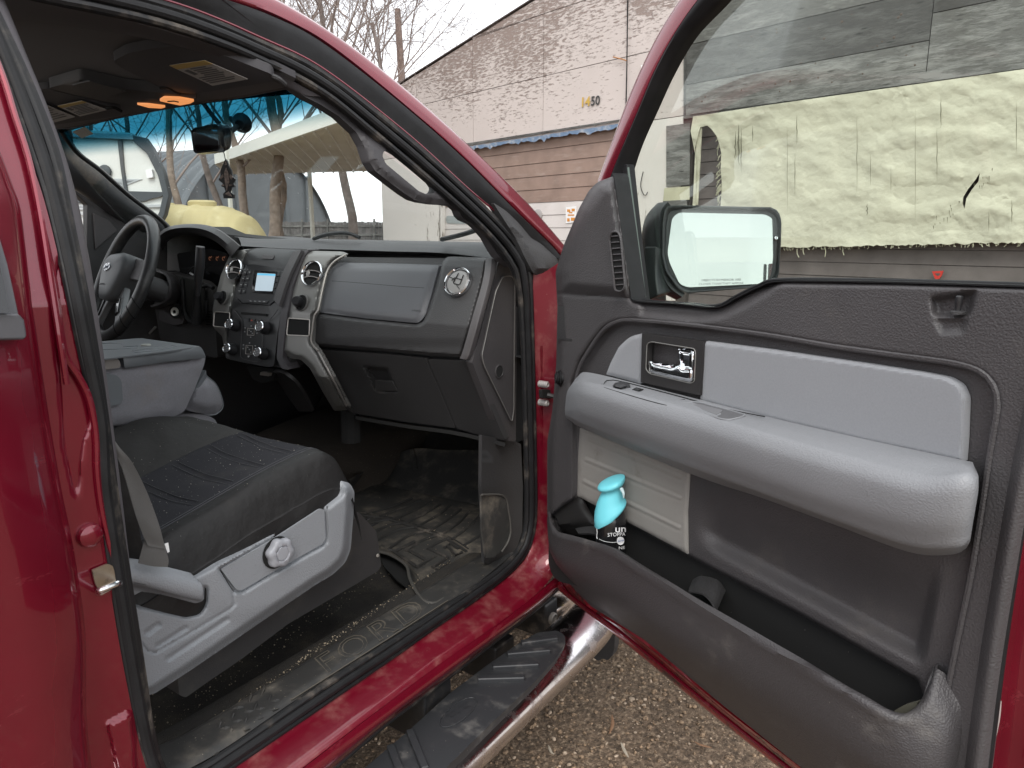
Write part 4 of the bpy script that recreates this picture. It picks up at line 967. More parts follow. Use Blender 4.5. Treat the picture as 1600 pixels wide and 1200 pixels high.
# under-dash mass: dark blocks added behind the dash to block light
MB().panel([(0, 0)]*0 or [(430, 520), (560, 640), (700, 672), (806, 692), (806, 480), (430, 480)], Y(1.62), .3).build('dash_light_block', BLK, truck)
MB().box((-1.9, 1.95, -.20), (1.6, .62, .30)).build('dash_light_block', BLK, truck)
MB().add([Vector((-2.7, 1.5, -.30)), Vector((-1.0, 1.5, -.30)), Vector((-1.0, 2.3, -.42)), Vector((-2.7, 2.3, -.42))], [[0, 1, 2, 3]]).build('dash_underside', BLK, truck)
mb = MB(); mb.tube([Plane((-1.62, 0, 0), (1, 0, 0))(548, 640), Plane((-1.62, 0, 0), (1, 0, 0))(549, 690)], .03, 10).build('heater_duct', BLK, truck)
MB().tube([Vector((-1.6, 1.75, -.52)), Vector((-1.3, 1.72, -.55)), Vector((-1.1, 1.70, -.56))], .012, 6).tube([Vector((-1.5, 1.8, -.55)), Vector((-1.25, 1.74, -.60)), Vector((-1.1, 1.8, -.52))], .008, 6).build('wiring', BLK, truck)
# =============== headliner, visors, console ===============
hd0 = [(60, 206), (75, 200), (110, 198), (190, 181), (300, 161), (380, 149), (455, 136), (480, 150)]
MB().panel([(-300, -200), (-300, 400), (40, 240), (75, 201), (110, 198), (190, 181), (300, 161), (380, 149), (455, 136), (462, 122), (400, 92), (330, 64), (240, 38), (150, 14), (80, 0), (0, -25), (-100, -70)], HEAD, .012, grid=25).build('headliner', HEADM, truck)
hr0 = [(-30, -40), (0, 10), (100, 27), (200, 50), (300, 70), (400, 104), (500, 160)]
q0 = S3([(-60, -60), (0, -20), (80, 4), (150, 18), (240, 40), (330, 68), (400, 96), (500, 150)], -.012); q1 = on(HEAD, [(-60, 10), (0, 24), (80, 34), (150, 44), (240, 60), (330, 86), (400, 112), (455, 136)], .006)
MB().loft([q0, [a.lerp(b, .5)+Vector((0, 0, -.006)) for a, b in zip(q0, q1)], q1], n=50, sub=4, thick=.003).build('roof_side_trim', mat('roof_trim_dark', (.055, .05, .054), .8, bump=('noise', 500, .3, .001)), truck)
# header trim under the glass top edge
MB().loft([on(HEAD, hd0, .0), [p+Vector((0, .03, .015)) for p in on(HEAD, hd0, .0)]], n=40, thick=.004).build('header_trim', HEADM, truck)
vo = rc([(175, 96), (200, 83), (240, 75), (293, 70), (360, 90), (425, 116), (430, 127), (360, 138), (300, 147), (275, 144), (252, 137), (190, 106)], 8)
sv = MB().panel(vo, HEAD, .016, h=.022, grid=14, relief=lambda a, b: .006*ss(0, 16, sdf(a, b, vo))).build('sun_visor', VISM, truck, bevel=.003)
LBL = mat('label_grey', (.34, .33, .32), .6); LBY = mat('label_yellow', (.42, .30, .10), .6)
vh = .0295
def vlabel(par, P4, lines, frac=.18, warn=True):
    a, b, c, d = [Vector((*p, 0)) for p in P4]     # a-b top, d-c bottom
    pt = lambda u, v: ((a.lerp(b, u)).lerp(d.lerp(c, u), v)).xy
    MB().panel([pt(0, 0), pt(1, 0), pt(1, 1), pt(0, 1)], HEAD, .0015, h=vh).build('warning_label', LBL, par)
    MB().panel([pt(0, 0), pt(1, 0), pt(1, frac), pt(0, frac)], HEAD, .001, h=vh+.001).build('label_heading', LBY, par)
    mb = MB(); rnd = random.Random(int(P4[0][0]))
    for i in range(lines):
        v = frac+.05+(.90-frac)*i/lines; u1 = .93-rnd.random()*.25
        mb.panel([pt(.30 if i < lines*.5 else .06, v), pt(u1, v), pt(u1, v+.26/lines), pt(.30 if i < lines*.5 else .06, v+.26/lines)], HEAD, .0006, h=vh+.0012)
    mb.panel([pt(.08, frac+.1), pt(.2, frac+.08), pt(.22, frac+.3), pt(.1, frac+.32)], HEAD, .0006, h=vh+.0012)
    mb.build('label_print', mat('label_ink', (.09, .09, .09), .6), par)
vlabel(sv, [(265, 103), (320, 95), (387, 124), (332, 134)], 9)
MB().tube(on(HEAD, [(251, 137), (262, 136), (272, 142), (282, 147)], .022), .0035, 6, n=12).build('visor_clip', BLK, sv)
MB().tube(on(HEAD, [(424, 118), (436, 124), (445, 132)], .02), .005, 8, n=8).build('visor_pivot', TRIMD, sv)
vo2 = rc([(20, 150), (72, 138), (130, 154), (190, 172), (188, 181), (120, 190), (60, 199), (20, 190)], 8)
sv2 = MB().panel(vo2, HEAD, .014, h=.022, grid=14).build('sun_visor', VISM, truck, bevel=.003)
vlabel(sv2, [(90, 166), (128, 158), (167, 172), (125, 182)], 7); vlabel(sv2, [(40, 163), (62, 160), (117, 183), (75, 194)], 8, .1)
MB().tube(on(HEAD, [(166, 169), (178, 168), (190, 174)], .03), .0035, 6, n=8).build('visor_clip', BLK, sv2)
ov_ = rc([(75, 138), (127, 123), (200, 140), (262, 146), (310, 154), (302, 162), (262, 170), (222, 170), (150, 156)], 6)
oc_ = MB().panel(ov_, HEAD, .02, h=.024, grid=10, relief=lambda a, b: .008*ss(0, 12, sdf(a, b, ov_))).build('overhead_console', mat('console_shell', (.040, .038, .039), .6), truck)
MB().panel(rc([(112, 134), (140, 127), (198, 143), (165, 152)], 3), HEAD, .003, h=.035).build('storage_door', TRIMD, oc_, bevel=.001)
AMB = mat('lit_amber_lens', (.8, .3, .08), .35, emit=((1, .38, .13), .34))
MB().panel(rc([(249, 158), (257, 153), (281, 154), (304, 158), (297, 162), (281, 165)], 2), HEAD, .004, h=.036).build('map_lamp', AMB, oc_, bevel=.001)
MB().panel(rc([(214, 163.5), (232, 164), (259, 167.5), (252, 169.8), (232, 168.5)], 1.5), HEAD, .004, h=.034).build('map_lamp', AMB, oc_, bevel=.001)
MB().tube(on(HEAD, [(262, 158.5), (272, 158), (279, 159.5)], .038), .0012, 6).build('lamp_mark', BLK, oc_)
# =============== windscreen, pillars, mirror ===============
ws = [(60, 150), (200, 120), (440, 112), (470, 132), (530, 172), (590, 235), (690, 308), (785, 385), (785, 396), (400, 396), (240, 396), (150, 300), (80, 220)]
MB().panel(ws, WIND, .004, grid=40).build('windscreen', glass('windscreen_glass', (.965, .99, .982), .13, band=(.222, .268, (.12, .35, .44))), truck, weld=0)
MB().tube([WIND(96, 205, .012), WIND(106, 221, .012), WIND(124, 242, .012), WIND(156, 266, .012), WIND(199, 304, .012), WIND(250, 343, .012), WIND(262, 358, .012)], .006, 8, n=30).build('glass_seal', RUB, truck)
# far A pillar
DP = lambda p, x: Plane((x, 0, 0), (1, 0, 0))(*p)
pu = [(80, 196), (104, 203), (107, 222), (124, 242), (156, 266), (199, 304), (250, 343), (266, 360)]; pl_ = [(60, 250), (80, 262), (96, 276), (119, 290), (150, 311), (171, 327), (195, 347), (210, 362)]
A0 = [DP(p, -2.36-.03*i) for i, p in enumerate(pu)]; A1 = [DP(p, -2.40-.03*i) for i, p in enumerate(pl_)]
MB().loft([[p+Vector((-.02, .02, 0)) for p in A0], A0, [a.lerp(b, .5)+Vector((.035, -.01, 0)) for a, b in zip(A0, A1)], A1, [p+Vector((-.03, 0, -.002)) for p in A1]], n=40, sub=5, thick=.004).build('pillar_cover', mat('far_pillar_trim', (.055, .056, .06), .45, bump=('grain', 500, .3, .001)), truck)
MB().panel([(60, 190), (100, 196), (106, 205), (100, 240), (60, 240)], X(-2.42), .02).build('pillar_cover', HEADM, truck)
# far door frame, sill and mirror
MB().panel([(80, 255), (105, 278), (150, 312), (190, 345), (262, 365), (262, 470), (150, 470), (136, 400), (136, 320), (116, 300), (85, 280)], X(-2.58), .03).build('door_frame', TRIMD, truck, bevel=.003)
MB().panel([(146, 333), (172, 345), (184, 360), (150, 390)], X(-2.57), .01).build('sail_panel', TRIM, truck, bevel=.003)
dm = MB().panel(rc([(98, 350), (128, 350), (136, 362), (137, 404), (130, 414), (98, 414)], 6), X(-2.72), .10).build('side_mirror', GLB, truck, bevel=.01)
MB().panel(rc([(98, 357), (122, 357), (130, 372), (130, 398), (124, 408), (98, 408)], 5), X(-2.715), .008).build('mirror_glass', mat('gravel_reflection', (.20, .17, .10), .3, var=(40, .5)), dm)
# near A pillar trim with its grab handle
tg = [(400, 98), (500, 150), (577, 212), (660, 282), (740, 352), (783, 400), (800, 440)]
inn = [(455, 135), (478, 152), (500, 163), (530, 182), (557, 207), (569, 228), (577, 253), (587, 268), (600, 278), (617, 291), (633, 303), (647, 312), (660, 316), (680, 319), (697, 320), (710, 322), (717, 328), (721, 338), (727, 344), (741, 350), (750, 358), (762, 372), (773, 392), (780, 402), (798, 402), (783, 380), (740, 350), (700, 314), (660, 280), (620, 245), (577, 210), (540, 180), (500, 150), (455, 122), (430, 112)]
inn = inn[:24]+[(800, 418), (800, 385), (780, 362), (752, 338), (712, 300), (672, 264), (632, 228), (590, 192), (552, 162), (510, 138), (470, 118), (430, 108)]
hole = rc([(597, 242), (602, 234), (612, 234), (624, 241), (676, 284), (683, 294), (680, 302), (668, 304), (655, 299), (603, 256)], 4)
gh_poly = [(560, 205), (600, 222), (690, 300), (712, 322), (690, 318), (655, 314), (600, 276), (575, 250)]
MB().panel(inn, SIDE, .022, h=-.022, grid=7, relief=lambda a, b: .004*ss(0, 10, sdf(a, b, inn))+.010*ss(-4, 12, sdf(a, b, gh_poly)), holes=(hole,)).build('pillar_grab_handle', mat('grab_handle_trim', (.045, .042, .045), .62, bump=('grain', 600, .3, .001)), truck, bevel=.002, weld=1e-5, angle=50)
# rearview mirror
XM = -1.66; xm = lambda px, py, h=0: Plane((XM, 0, 0), (.92, -.39, 0))(px, py, h)
class MMap:
    pl = Plane((-1.66, 1.10, .24), (.52, -.85, -.03)); n = pl.n
    def __call__(s, px, py, h=0): return s.pl(px, py, h)
mm = MMap()
mo = rc([(298, 205), (303, 200), (336, 193), (341, 196), (345, 230), (341, 236), (306, 240), (302, 236)], 4)
rv = MB().panel(mo, mm, .035).build('rearview_mirror', GLB, truck, bevel=.004, seg=3)
MB().panel(rc([(301, 207), (306, 202), (335, 196), (339, 199), (342, 229), (338, 233), (309, 237), (305, 233)], 3), mm, .001, h=.001).build('mirror_glass', mat('mirror_silver', (.55, .68, .74), .03, 1), rv)
MB().loft([[mm(x, y, -.02) for x, y in ((338, 193), (345, 212), (343, 236))], [mm(x, y, -.03) for x, y in ((352, 192), (361, 200), (361, 228), (352, 236))], [mm(x, y, -.05) for x, y in ((356, 194), (362, 206), (360, 222), (354, 234))]], n=14, sub=3, thick=.02).build('mirror_shell', GLB, rv)
MB().tube([mm(317, 160, -.05), mm(330, 178, -.05), mm(343, 194, -.03)], .0055, 8, n=10).tube([mm(356, 208, -.05), mm(364, 203, -.08), mm(370, 198, -.10)], .007, 8).build('mirror_arm', BLK, rv)
MB().lathe(mm(377, 193, -.11), (-.3, .5, .25), [(.012, -.012), (.024, 0), (.026, .006), (.012, .012)], 20).build('suction_cup', RUB, rv)
MB().tube([mm(360, 184, -.12), mm(366, 192, -.11), mm(384, 200, -.12)], .006, 6).build('suction_lever', RUB, rv)
# air freshener hanging from the mirror
pend = thing('air_freshener', mm(353, 280), 'ornate black and taupe hanging air freshener below the rearview mirror', 'air freshener')
sh = [(352, 248), (355, 252), (357, 259), (361, 266), (363, 275), (367, 280), (364, 286), (367, 291), (361, 293), (359, 300), (365, 304), (365, 310), (349, 310), (348, 303), (352, 299), (350, 293), (345, 291), (348, 287), (341, 281), (344, 275), (344, 266), (347, 259), (350, 252)]
class P2(MMap): pl = Plane(mm(353, 280, .0), (.35, -.94, 0)); n = pl.n
pm = P2(); TAU = mat('taupe_ornament', (.22, .165, .14), .5, var=(200, .5)); ORN = mat('black_ornament', (.012, .011, .011), .35)
MB().panel(sh, pm, .006).build('ornament', ORN, pend, bevel=.001)
mb = MB()
for poly in ([(353, 262), (356, 270), (358, 283), (354, 298), (351, 283), (350, 270)], [(351, 303), (357, 299), (362, 307), (357, 306)], [(343, 277), (348, 272), (349, 276), (345, 280)], [(364, 277), (359, 272), (358, 276), (361, 281)], [(352, 252), (354, 257), (351, 258)], [(345, 289), (350, 288), (350, 291)], [(363, 289), (358, 288), (358, 291)]): mb.panel(poly, pm, .002, h=.0015)
mb.build('ornament_relief', TAU, pend)
MB().tube([pm(349, 236), pm(351, 243), pm(352, 249)], .0012, 5).build('cord', RUB, pend)
# little paper sticker and specks on the windscreen
MB().panel([(113, 206), (132, 198), (146, 209), (128, 216)], WIND, .0006, h=.006).build('glass_sticker', mat('frosted_sticker', (.45, .5, .5), .6), truck)
mb = MB(); rnd = random.Random(31)
wpoly = [(112, 215), (300, 168), (455, 142), (495, 168), (545, 240), (580, 285), (690, 325), (760, 374), (265, 352)]
for _ in range(80):
    x, y = rnd.choice(((rnd.uniform(230, 350), rnd.uniform(235, 300)), (rnd.uniform(450, 590), rnd.uniform(190, 330)), (rnd.uniform(390, 720), rnd.uniform(200, 370)))); r = rnd.uniform(.0006, .0016)
    if sdf(x, y, wpoly) < 4: continue
    mb.lathe(WIND(x, y, .003), WIND.n, [(r, 0), (r*.7, r*.5), (0, r*.6)], 6, sx=rnd.uniform(1, 1.8))
mb.build('water_drops', mat('water_drop', (.75, .78, .78), .1), truck)
# wipers
MB().tube([WIND(490, 373, -.03), WIND(512, 366, -.04), WIND(540, 364, -.04), WIND(562, 371, -.03)], .006, 6, n=14).tube([WIND(690, 374, -.03), WIND(720, 367, -.03), WIND(752, 357, -.03)], .006, 6, n=10).build('wiper', RUB, truck)
# =============== dashboard ===============
def D3(pts, h=0): return on(DASH, pts, h)
dt = [(262, 360), (300, 352), (345, 358), (373, 370), (420, 374), (600, 378), (700, 380), (778, 382)]
db = [(262, 372), (300, 366), (345, 374), (378, 386), (430, 388.5), (600, 393), (700, 396), (800, 408)]
zt = lambda p, y: Plane((0, y, 0), (0, -1, 0))(*p)
T0 = [zt(p, 1.62) for p in dt]; T1 = [zt((p[0], p[1]+2.5), 1.52) for p in dt]; T2 = [zt((p[0], p[1]-3), 1.465) for p in db]; T3 = [zt(p, 1.455) for p in db]; T4 = [p+Vector((0, .05, -.006)) for p in T3]
T0 = T0[3:]; T1 = T1[3:]; T2 = T2[3:]; T3 = T3[3:]; T4 = T4[3:]
Tm = [p+Vector((0, .25, -.002)) for p in T0]
dash = MB().loft([Tm, T0, T1, T2, T3, T4], n=60, sub=4, thick=.003).build('dashboard', PADM, truck, angle=50)
# tray recess behind the panels, its shadow gap put in as a black sheet
MB().panel([(380, 384), (800, 396), (800, 420), (380, 404)], Y(1.50), .02).build('tray', BLK, dash)
back = [(365, 400), (752, 404), (735, 480), (714, 556), (735, 600), (778, 688), (700, 672), (552, 648), (480, 560), (365, 560)]
MB().panel(back, DASH, .02, h=-.025, grid=20).build('dash_core', TRIMD, dash)
# airbag panel
abp = rc([(527, 410.5), (606, 412), (686, 414.4), (675, 456), (664, 494, 10), (654, 505, 6), (575, 498), (499, 488, 4), (504, 461), (512, 428, 5), (518, 415, 4)], 3)
ABM = mat('airbag_cover', (.105, .107, .115), .42, bump=('grain', 900, .25, .0006), dust=((.13, .12, .11), 5, .55, .95))
MB().panel(abp, DASH, .02, h=.004, grid=4, vrel=lambda a, b: .008*vss(0, 10, nsdf(a, b, abp))).build('airbag_panel', ABM, dash, weld=1e-5)
MB().tube(D3([(519, 439), (560, 442), (620, 447), (663, 450)], .0115), .0007, 5, n=20).build('panel_seam', BLK, dash)
MB().text('AIRBAG', DASH, (643, 486), (657, 487), (0, -2.6), h=.0125, thick=.0006).build('embossed_word', mat('embossed_letters_dark', (.03, .03, .032), .5), dash)
# charcoal L shaped fascia
f1 = rc([(492, 496, 3), (499, 490, 3), (560, 498), (600, 502), (650, 507), (661, 503, 5), (668, 488), (680, 450), (692, 408, 5), (699, 401, 3), (762, 403.5, 4), (755, 440), (738, 500), (724, 549, 4), (720, 558, 3), (670, 555), (600, 549), (494, 541, 4), (488, 533, 3)], 4)
MB().panel(f1, DASH, .02, h=.002, grid=2.0, vrel=lambda a, b: .010*vss(0, 5, nsdf(a, b, f1))-.004*vss(525, 545, b)).build('fascia', DASHM, dash, weld=1e-5)
MB().loft([D3([(759, 403), (754, 440), (737, 500), (722, 552), (718, 560)], .0175), D3([(769, 404), (764, 440), (748, 500), (733, 552), (727, 562)], .016), D3([(778, 407), (770, 440), (754, 500), (739, 555), (734, 563)], -.004)], n=30, sub=3, thick=.006).build('fascia_edge', mat('edge_trim_grey', (.085, .08, .082), .45), dash)
# end cap
ec = rc([(779, 408), (802, 412, 6), (806, 430), (807, 560), (806, 690), (790, 689), (770, 650), (738, 566), (756, 500), (772, 440)], 3)
ECM = X(-1.03)
MB().panel(ec, ECM, .02, h=-.008, grid=0).build('end_cap', TRIM, dash, bevel=.002)
ip = [(786, 432), (800, 431), (804, 440), (803, 640), (800, 660), (757, 572), (753, 556), (765, 500), (775, 455)]
ip = rc(ip, 5)
MB().panel(ip, ECM, .006, h=-.001, grid=0).build('end_cap_cover', TRIM, dash, bevel=.0015)
MB().tube([ECM(*p, .001) for p in ip], .0012, 6, closed=True).build('cover_lip', SATIN, dash)
MB().lathe(ECM(780, 580, .001), (1, 0, 0), [(.0170, -.001), (.0170, .0015), (.0150, .002), (.0135, -.004)], 24).build('screw_well', TRIM, dash)
MB().lathe(ECM(780, 580, .001), (1, 0, 0), [(.0140, -.002), (.0140, .0012), (0, .0008)], 24).build('screw_well', BLK, dash)
# glove box and lower panels
gb = rc([(499, 546, 3), (600, 553), (664, 560, 2), (688, 615), (711, 669, 3), (640, 660), (554, 646, 4), (525, 596)], 3)
latch = rc([(568, 572), (606, 575), (621, 612, 3), (587, 611, 3)], 2)
glv = MB().panel(gb, DASH, .02, h=.002, grid=3, vrel=lambda a, b: -.022*vss(0, 4, nsdf(a, b, latch))).build('glove_box', DASHM, dash, weld=1e-5, angle=60)
MB().panel(rc([(585, 594), (613, 596), (620, 611), (587, 610)], 2), DASH, .012, h=.004).build('latch', DASHM, glv, bevel=.003)
lo = rc([(668, 561), (724, 564), (735, 567), (768, 640), (789, 688), (750, 680), (714, 670), (690, 612)], 3)
MB().panel(lo, DASH, .02, h=.0, grid=10).build('lower_panel', DASHM, dash, weld=1e-5)
MB().loft([D3([(556, 650), (640, 664), (714, 674), (790, 692)], .004), D3([(556, 650), (640, 664), (714, 674), (790, 692)], -.12)], n=10, thick=.01).build('lower_return', BLK, dash)
# ---- centre stack (slightly proud of the dash) ----
st_h = .022
def T3(pts, h=0): return on(STK, pts, h)
stack = MB().panel(rc([(364, 404, 8), (378, 392, 8), (402, 387), (482, 389), (478, 420), (466, 470), (458, 520), (452, 575), (432, 574), (352, 560), (356, 480)], 5), STK, .05, h=st_h-.014, grid=12).build('centre_stack', TRIMD, truck, weld=1e-5, bevel=.002)
# left satin pillar
lp = rc([(359, 398, 8), (370, 391, 5), (402, 388), (389, 392, 6), (383, 405), (371, 445), (366, 470), (358, 510), (357, 548), (351, 549), (347, 525), (333, 512, 6), (332, 485), (335, 470), (345, 430)], 3)
MB().panel(lp, STK, .012, h=st_h-.019, grid=3, vrel=lambda a, b: .014*vss(0, 6, nsdf(a, b, lp))).build('stack_pillar', SATIN, stack, weld=1e-5)
# right pillar: satin face running down into the sweeping leg
rp = rc([(473, 398, 7), (480, 392), (530, 393, 8), (540, 397), (518, 412, 6), (508, 430), (500, 465), (497, 486, 3), (491, 492), (487, 535, 5), (492, 541, 3), (500, 552), (520, 590), (544, 636, 4), (541, 641), (522, 642, 3), (504, 612), (484, 575), (470, 562), (455, 560), (440, 550), (441, 530), (447, 500), (455, 455), (465, 420)], 3)
def rph(a, b): return .016*vss(0, 7, nsdf(a, b, rp))
MB().panel(rp, STK, .012, h=st_h-.014, grid=2.6, vrel=rph).build('stack_pillar', SATIN, stack, weld=1e-5)
MB().tube(T3([(540, 398), (522, 409), (511, 424), (504, 450), (500, 470), (497, 484), (491, 494), (488, 514), (486, 532), (490, 541), (497, 548)], st_h+.003), .0035, 8, n=50, flat=.7).build('silver_edge', SATL, stack)
MB().tube(T3([(497, 548), (518, 588), (541, 634)], st_h-.002), .0035, 8, n=30).build('silver_edge', mat('leg_edge', (.20, .185, .175), .4, .3), stack)
rp2 = rc([(462, 562), (478, 548, 8), (492, 552), (503, 575), (520, 608), (536, 640, 3), (523, 642, 3), (506, 616), (489, 585), (478, 566)], 3)
# side face right of the leg (dark)
MB().loft([T3([(492, 543), (499, 552), (520, 590), (543, 638)], st_h-.004), T3([(500, 543), (505, 552), (530, 596), (556, 648)], -.03)], n=20, sub=2, thick=.005).build('leg_side', DASHM, stack)
MB().loft([T3([(431, 470), (445, 430), (462, 396)], st_h+.002), T3([(440, 480), (455, 435), (475, 393)], st_h+.004)], n=14, sub=2, thick=.01).build('stack_side', TRIM, stack)
MB().panel(rc([(475, 392), (483, 389), (473, 405), (456, 450), (449, 490), (444, 530), (441, 560), (452, 578), (440, 576), (432, 560), (435, 520), (440, 480), (452, 430), (461, 402)], 3), STK, .04, h=st_h+.002, grid=12).build('stack_rail', mat('stack_rail_grey', (.055, .05, .054), .5), stack, weld=1e-5, bevel=.003)
# upper hood panel with hazard switch slot
up_ = rc([(389, 392, 4), (402, 388), (470, 391, 4), (462, 402), (453, 426), (383, 412, 2)], 3)
MB().panel(up_, STK, .03, h=st_h+.0, grid=8, relief=lambda a, b: .006*ss(0, 5, sdf(a, b, up_))).build('hood_panel', mat('stack_panel', (.042, .043, .045), .45, bump=('grain', 900, .2, .0006)), stack, weld=1e-5)
MB().panel(rc([(410, 398), (428, 399), (426, 405), (408, 404)], 1.5), STK, .006, h=st_h+.0095).build('slot_button', TRIM, stack, bevel=.001)
# radio
ro = rc([(382, 413, 2), (449, 415, 2), (434, 466, 2), (420, 477, 2), (378, 473, 2), (369, 462, 2)], 2)
MB().panel(ro, STK, .03, h=st_h+.002).build('radio', BTN, stack, bevel=.002)
SCR = mat('radio_screen', (.10, .13, .15), .15, emit=((.55, .66, .74), .38))
scr = rc([(402, 426.5), (430, 428), (425, 455), (398, 454)], 1.5)
MB().panel(rc([(397, 422), (434, 424), (428, 459), (393, 456)], 2), STK, .006, h=st_h+.0045).build('screen_bezel', GLB, stack, bevel=.001)
MB().panel(scr, STK, .003, h=st_h+.006).build('radio_screen', SCR, stack)
MB().panel([(402.3, 427), (429.8, 428.4), (429.3, 431), (401.9, 429.8)], STK, .001, h=st_h+.0068).build('screen_header', mat('screen_blue', (.05, .2, .3), .3, emit=((.1, .4, .6), .5)), stack)
def bt(pts, h=st_h+.006, m=BTN, name='button', b=.0008): return MB().panel(rc(pts, .8), STK, .004, h=h).build(name, m, stack, bevel=b)
for r in range(4):
    for c in range(2):
        x = 380.5+c*7-r*2.9; y = 421+r*9.8; bt([(x, y), (x+5.4, y+1), (x+3.6, y+8), (x-1.8, y+7)], st_h+.006-.002*c)
mb = MB()
for r in range(4):
    for c in range(2):
        x = 381.2+c*7-r*2.9; y = 424.5+r*9.8; mb.panel([(x, y), (x+2.6, y+.3), (x+2.4, y+1.3), (x-.2, y+1)], STK, .0006, h=st_h+.0072)
mb.build('button_print', INK, stack)
for r in range(4):
    for c in range(2):
        x = 433.6+c*5-r*1.9-c*.2; y = 424+r*9.3; bt([(x, y), (x+4, y+.6), (x+2.6, y+7.8), (x-1.5, y+7)], st_h+.005+.002*c)
bt([(384, 468), (419, 470), (417, 474), (382, 472)], st_h+.004)
mb = MB()
for k in range(4): mb.panel([(390+k*7, 469.6+.3*k), (393+k*7, 469.8+.3*k), (393+k*7, 471+.3*k), (390+k*7, 470.8+.3*k)], STK, .0006, h=st_h+.0052)
mb.build('button_print', INK, stack)
# panel below
pn = rc([(368, 466), (378, 474), (420, 478), (436, 466), (448, 430), (442, 470), (434, 520), (428, 572), (420, 574), (358, 562), (357, 540), (362, 490)], 3)
MB().panel(pn, STK, .02, h=st_h-.002).build('control_panel', mat('control_panel_black', (.014, .014, .015), .35), stack, bevel=.002)
MB().panel([(377, 487.5), (416.5, 490.5), (416, 494), (376, 491)], STK, .002, h=st_h+.0).build('disc_slot', BLK, stack)
MB().tube(T3([(365, 484), (372, 492), (378, 502), (377, 530), (376, 556), (384, 562), (402, 565), (408, 562), (410, 530), (411, 508), (424, 497), (434, 484)], st_h+.0015), .0009, 6, n=50).build('panel_line', TRIM, stack)
for k in range(3): bt([(382+k*9, 497+k*.9), (389+k*9, 497.8+k*.9), (388.5+k*9, 502.5+k*.9), (381+k*9, 501.8+k*.9)], st_h+.002)
MB().panel([(391.5, 501.3), (394.6, 501.6), (393, 498.8)], STK, .0006, h=st_h+.0032).build('hazard_mark', mat('red_ink', (.45, .06, .03), .5), stack)
def frame(x, y, w, h_, mname='square_dial_ring'):
    P = [(x, y), (x+w, y+.9), (x+w-.8, y+h_+.4), (x-.8, y+h_)]
    MB().tube(T3(P, st_h+.003), .0010, 6, closed=True).build('button_ring', SATL, stack)
    mb = MB()
    for dx, dy in ((-5, -1.5), (-5.5, 4.5), (w+3, 0), (w+3, 6.5), (w/2-.7, -4.5), (w/2-1.5, h_+2.5), (w/2-1, h_/2-1), (1.6, 2), (w-4, h_-3.5)): mb.panel([(x+dx, y+dy), (x+dx+1.7, y+dy+.2), (x+dx+1.5, y+dy+1.7), (x+dx-.2, y+dy+1.5)], STK, .0006, h=st_h+.0035)
    mb.build('button_print', INK, stack)
frame(387, 513, 10.5, 10.5); frame(384.5, 539.5, 10.5, 13.5)
MB().lathe(STK(388.5, 557, st_h+.002), (0, -1, 0), [(.0026, 0), (.0026, .002), (0, .0025)], 12).build('indicator', mat('pale_dot', (.5, .5, .48), .4), stack)
for (x, y, r, nm) in ((367, 508.5, .0165, 0), (414.5, 512.5, .0165, 0), (363.5, 546, .0155, 0), (411.5, 552.5, .0155, 1)):
    c = STK(x, y, st_h+.001); axn = Vector((.1, -1, .33)).normalized()
    kb = MB().lathe(c, axn, [(r*1.15, -.004), (r*1.12, .006), (r*.98, .012), (r*.95, .022)], 28).build('control_knob', BTN, stack)
    MB().lathe(c+axn*.022, axn, [(r*.96, -.003), (r*.97, .001), (r*.86, .003), (r*.80, .001)], 28).build('knob_ring', CHR, kb)
    MB().lathe(c+axn*.022, axn, [(r*.82, 0), (r*.8, .0018), (0, .002)], 24).build('knob_face', BTN, kb)
    mb = MB(); u = axn.orthogonal().normalized(); v = axn.cross(u)
    for k in range(3): mb.box(c+axn*.0245+u*(r*.35*math.cos(k*2.1))+v*(r*.35*math.sin(k*2.1)), (.0028, .0006, .0018))
    mb.build('knob_print', INK, kb)
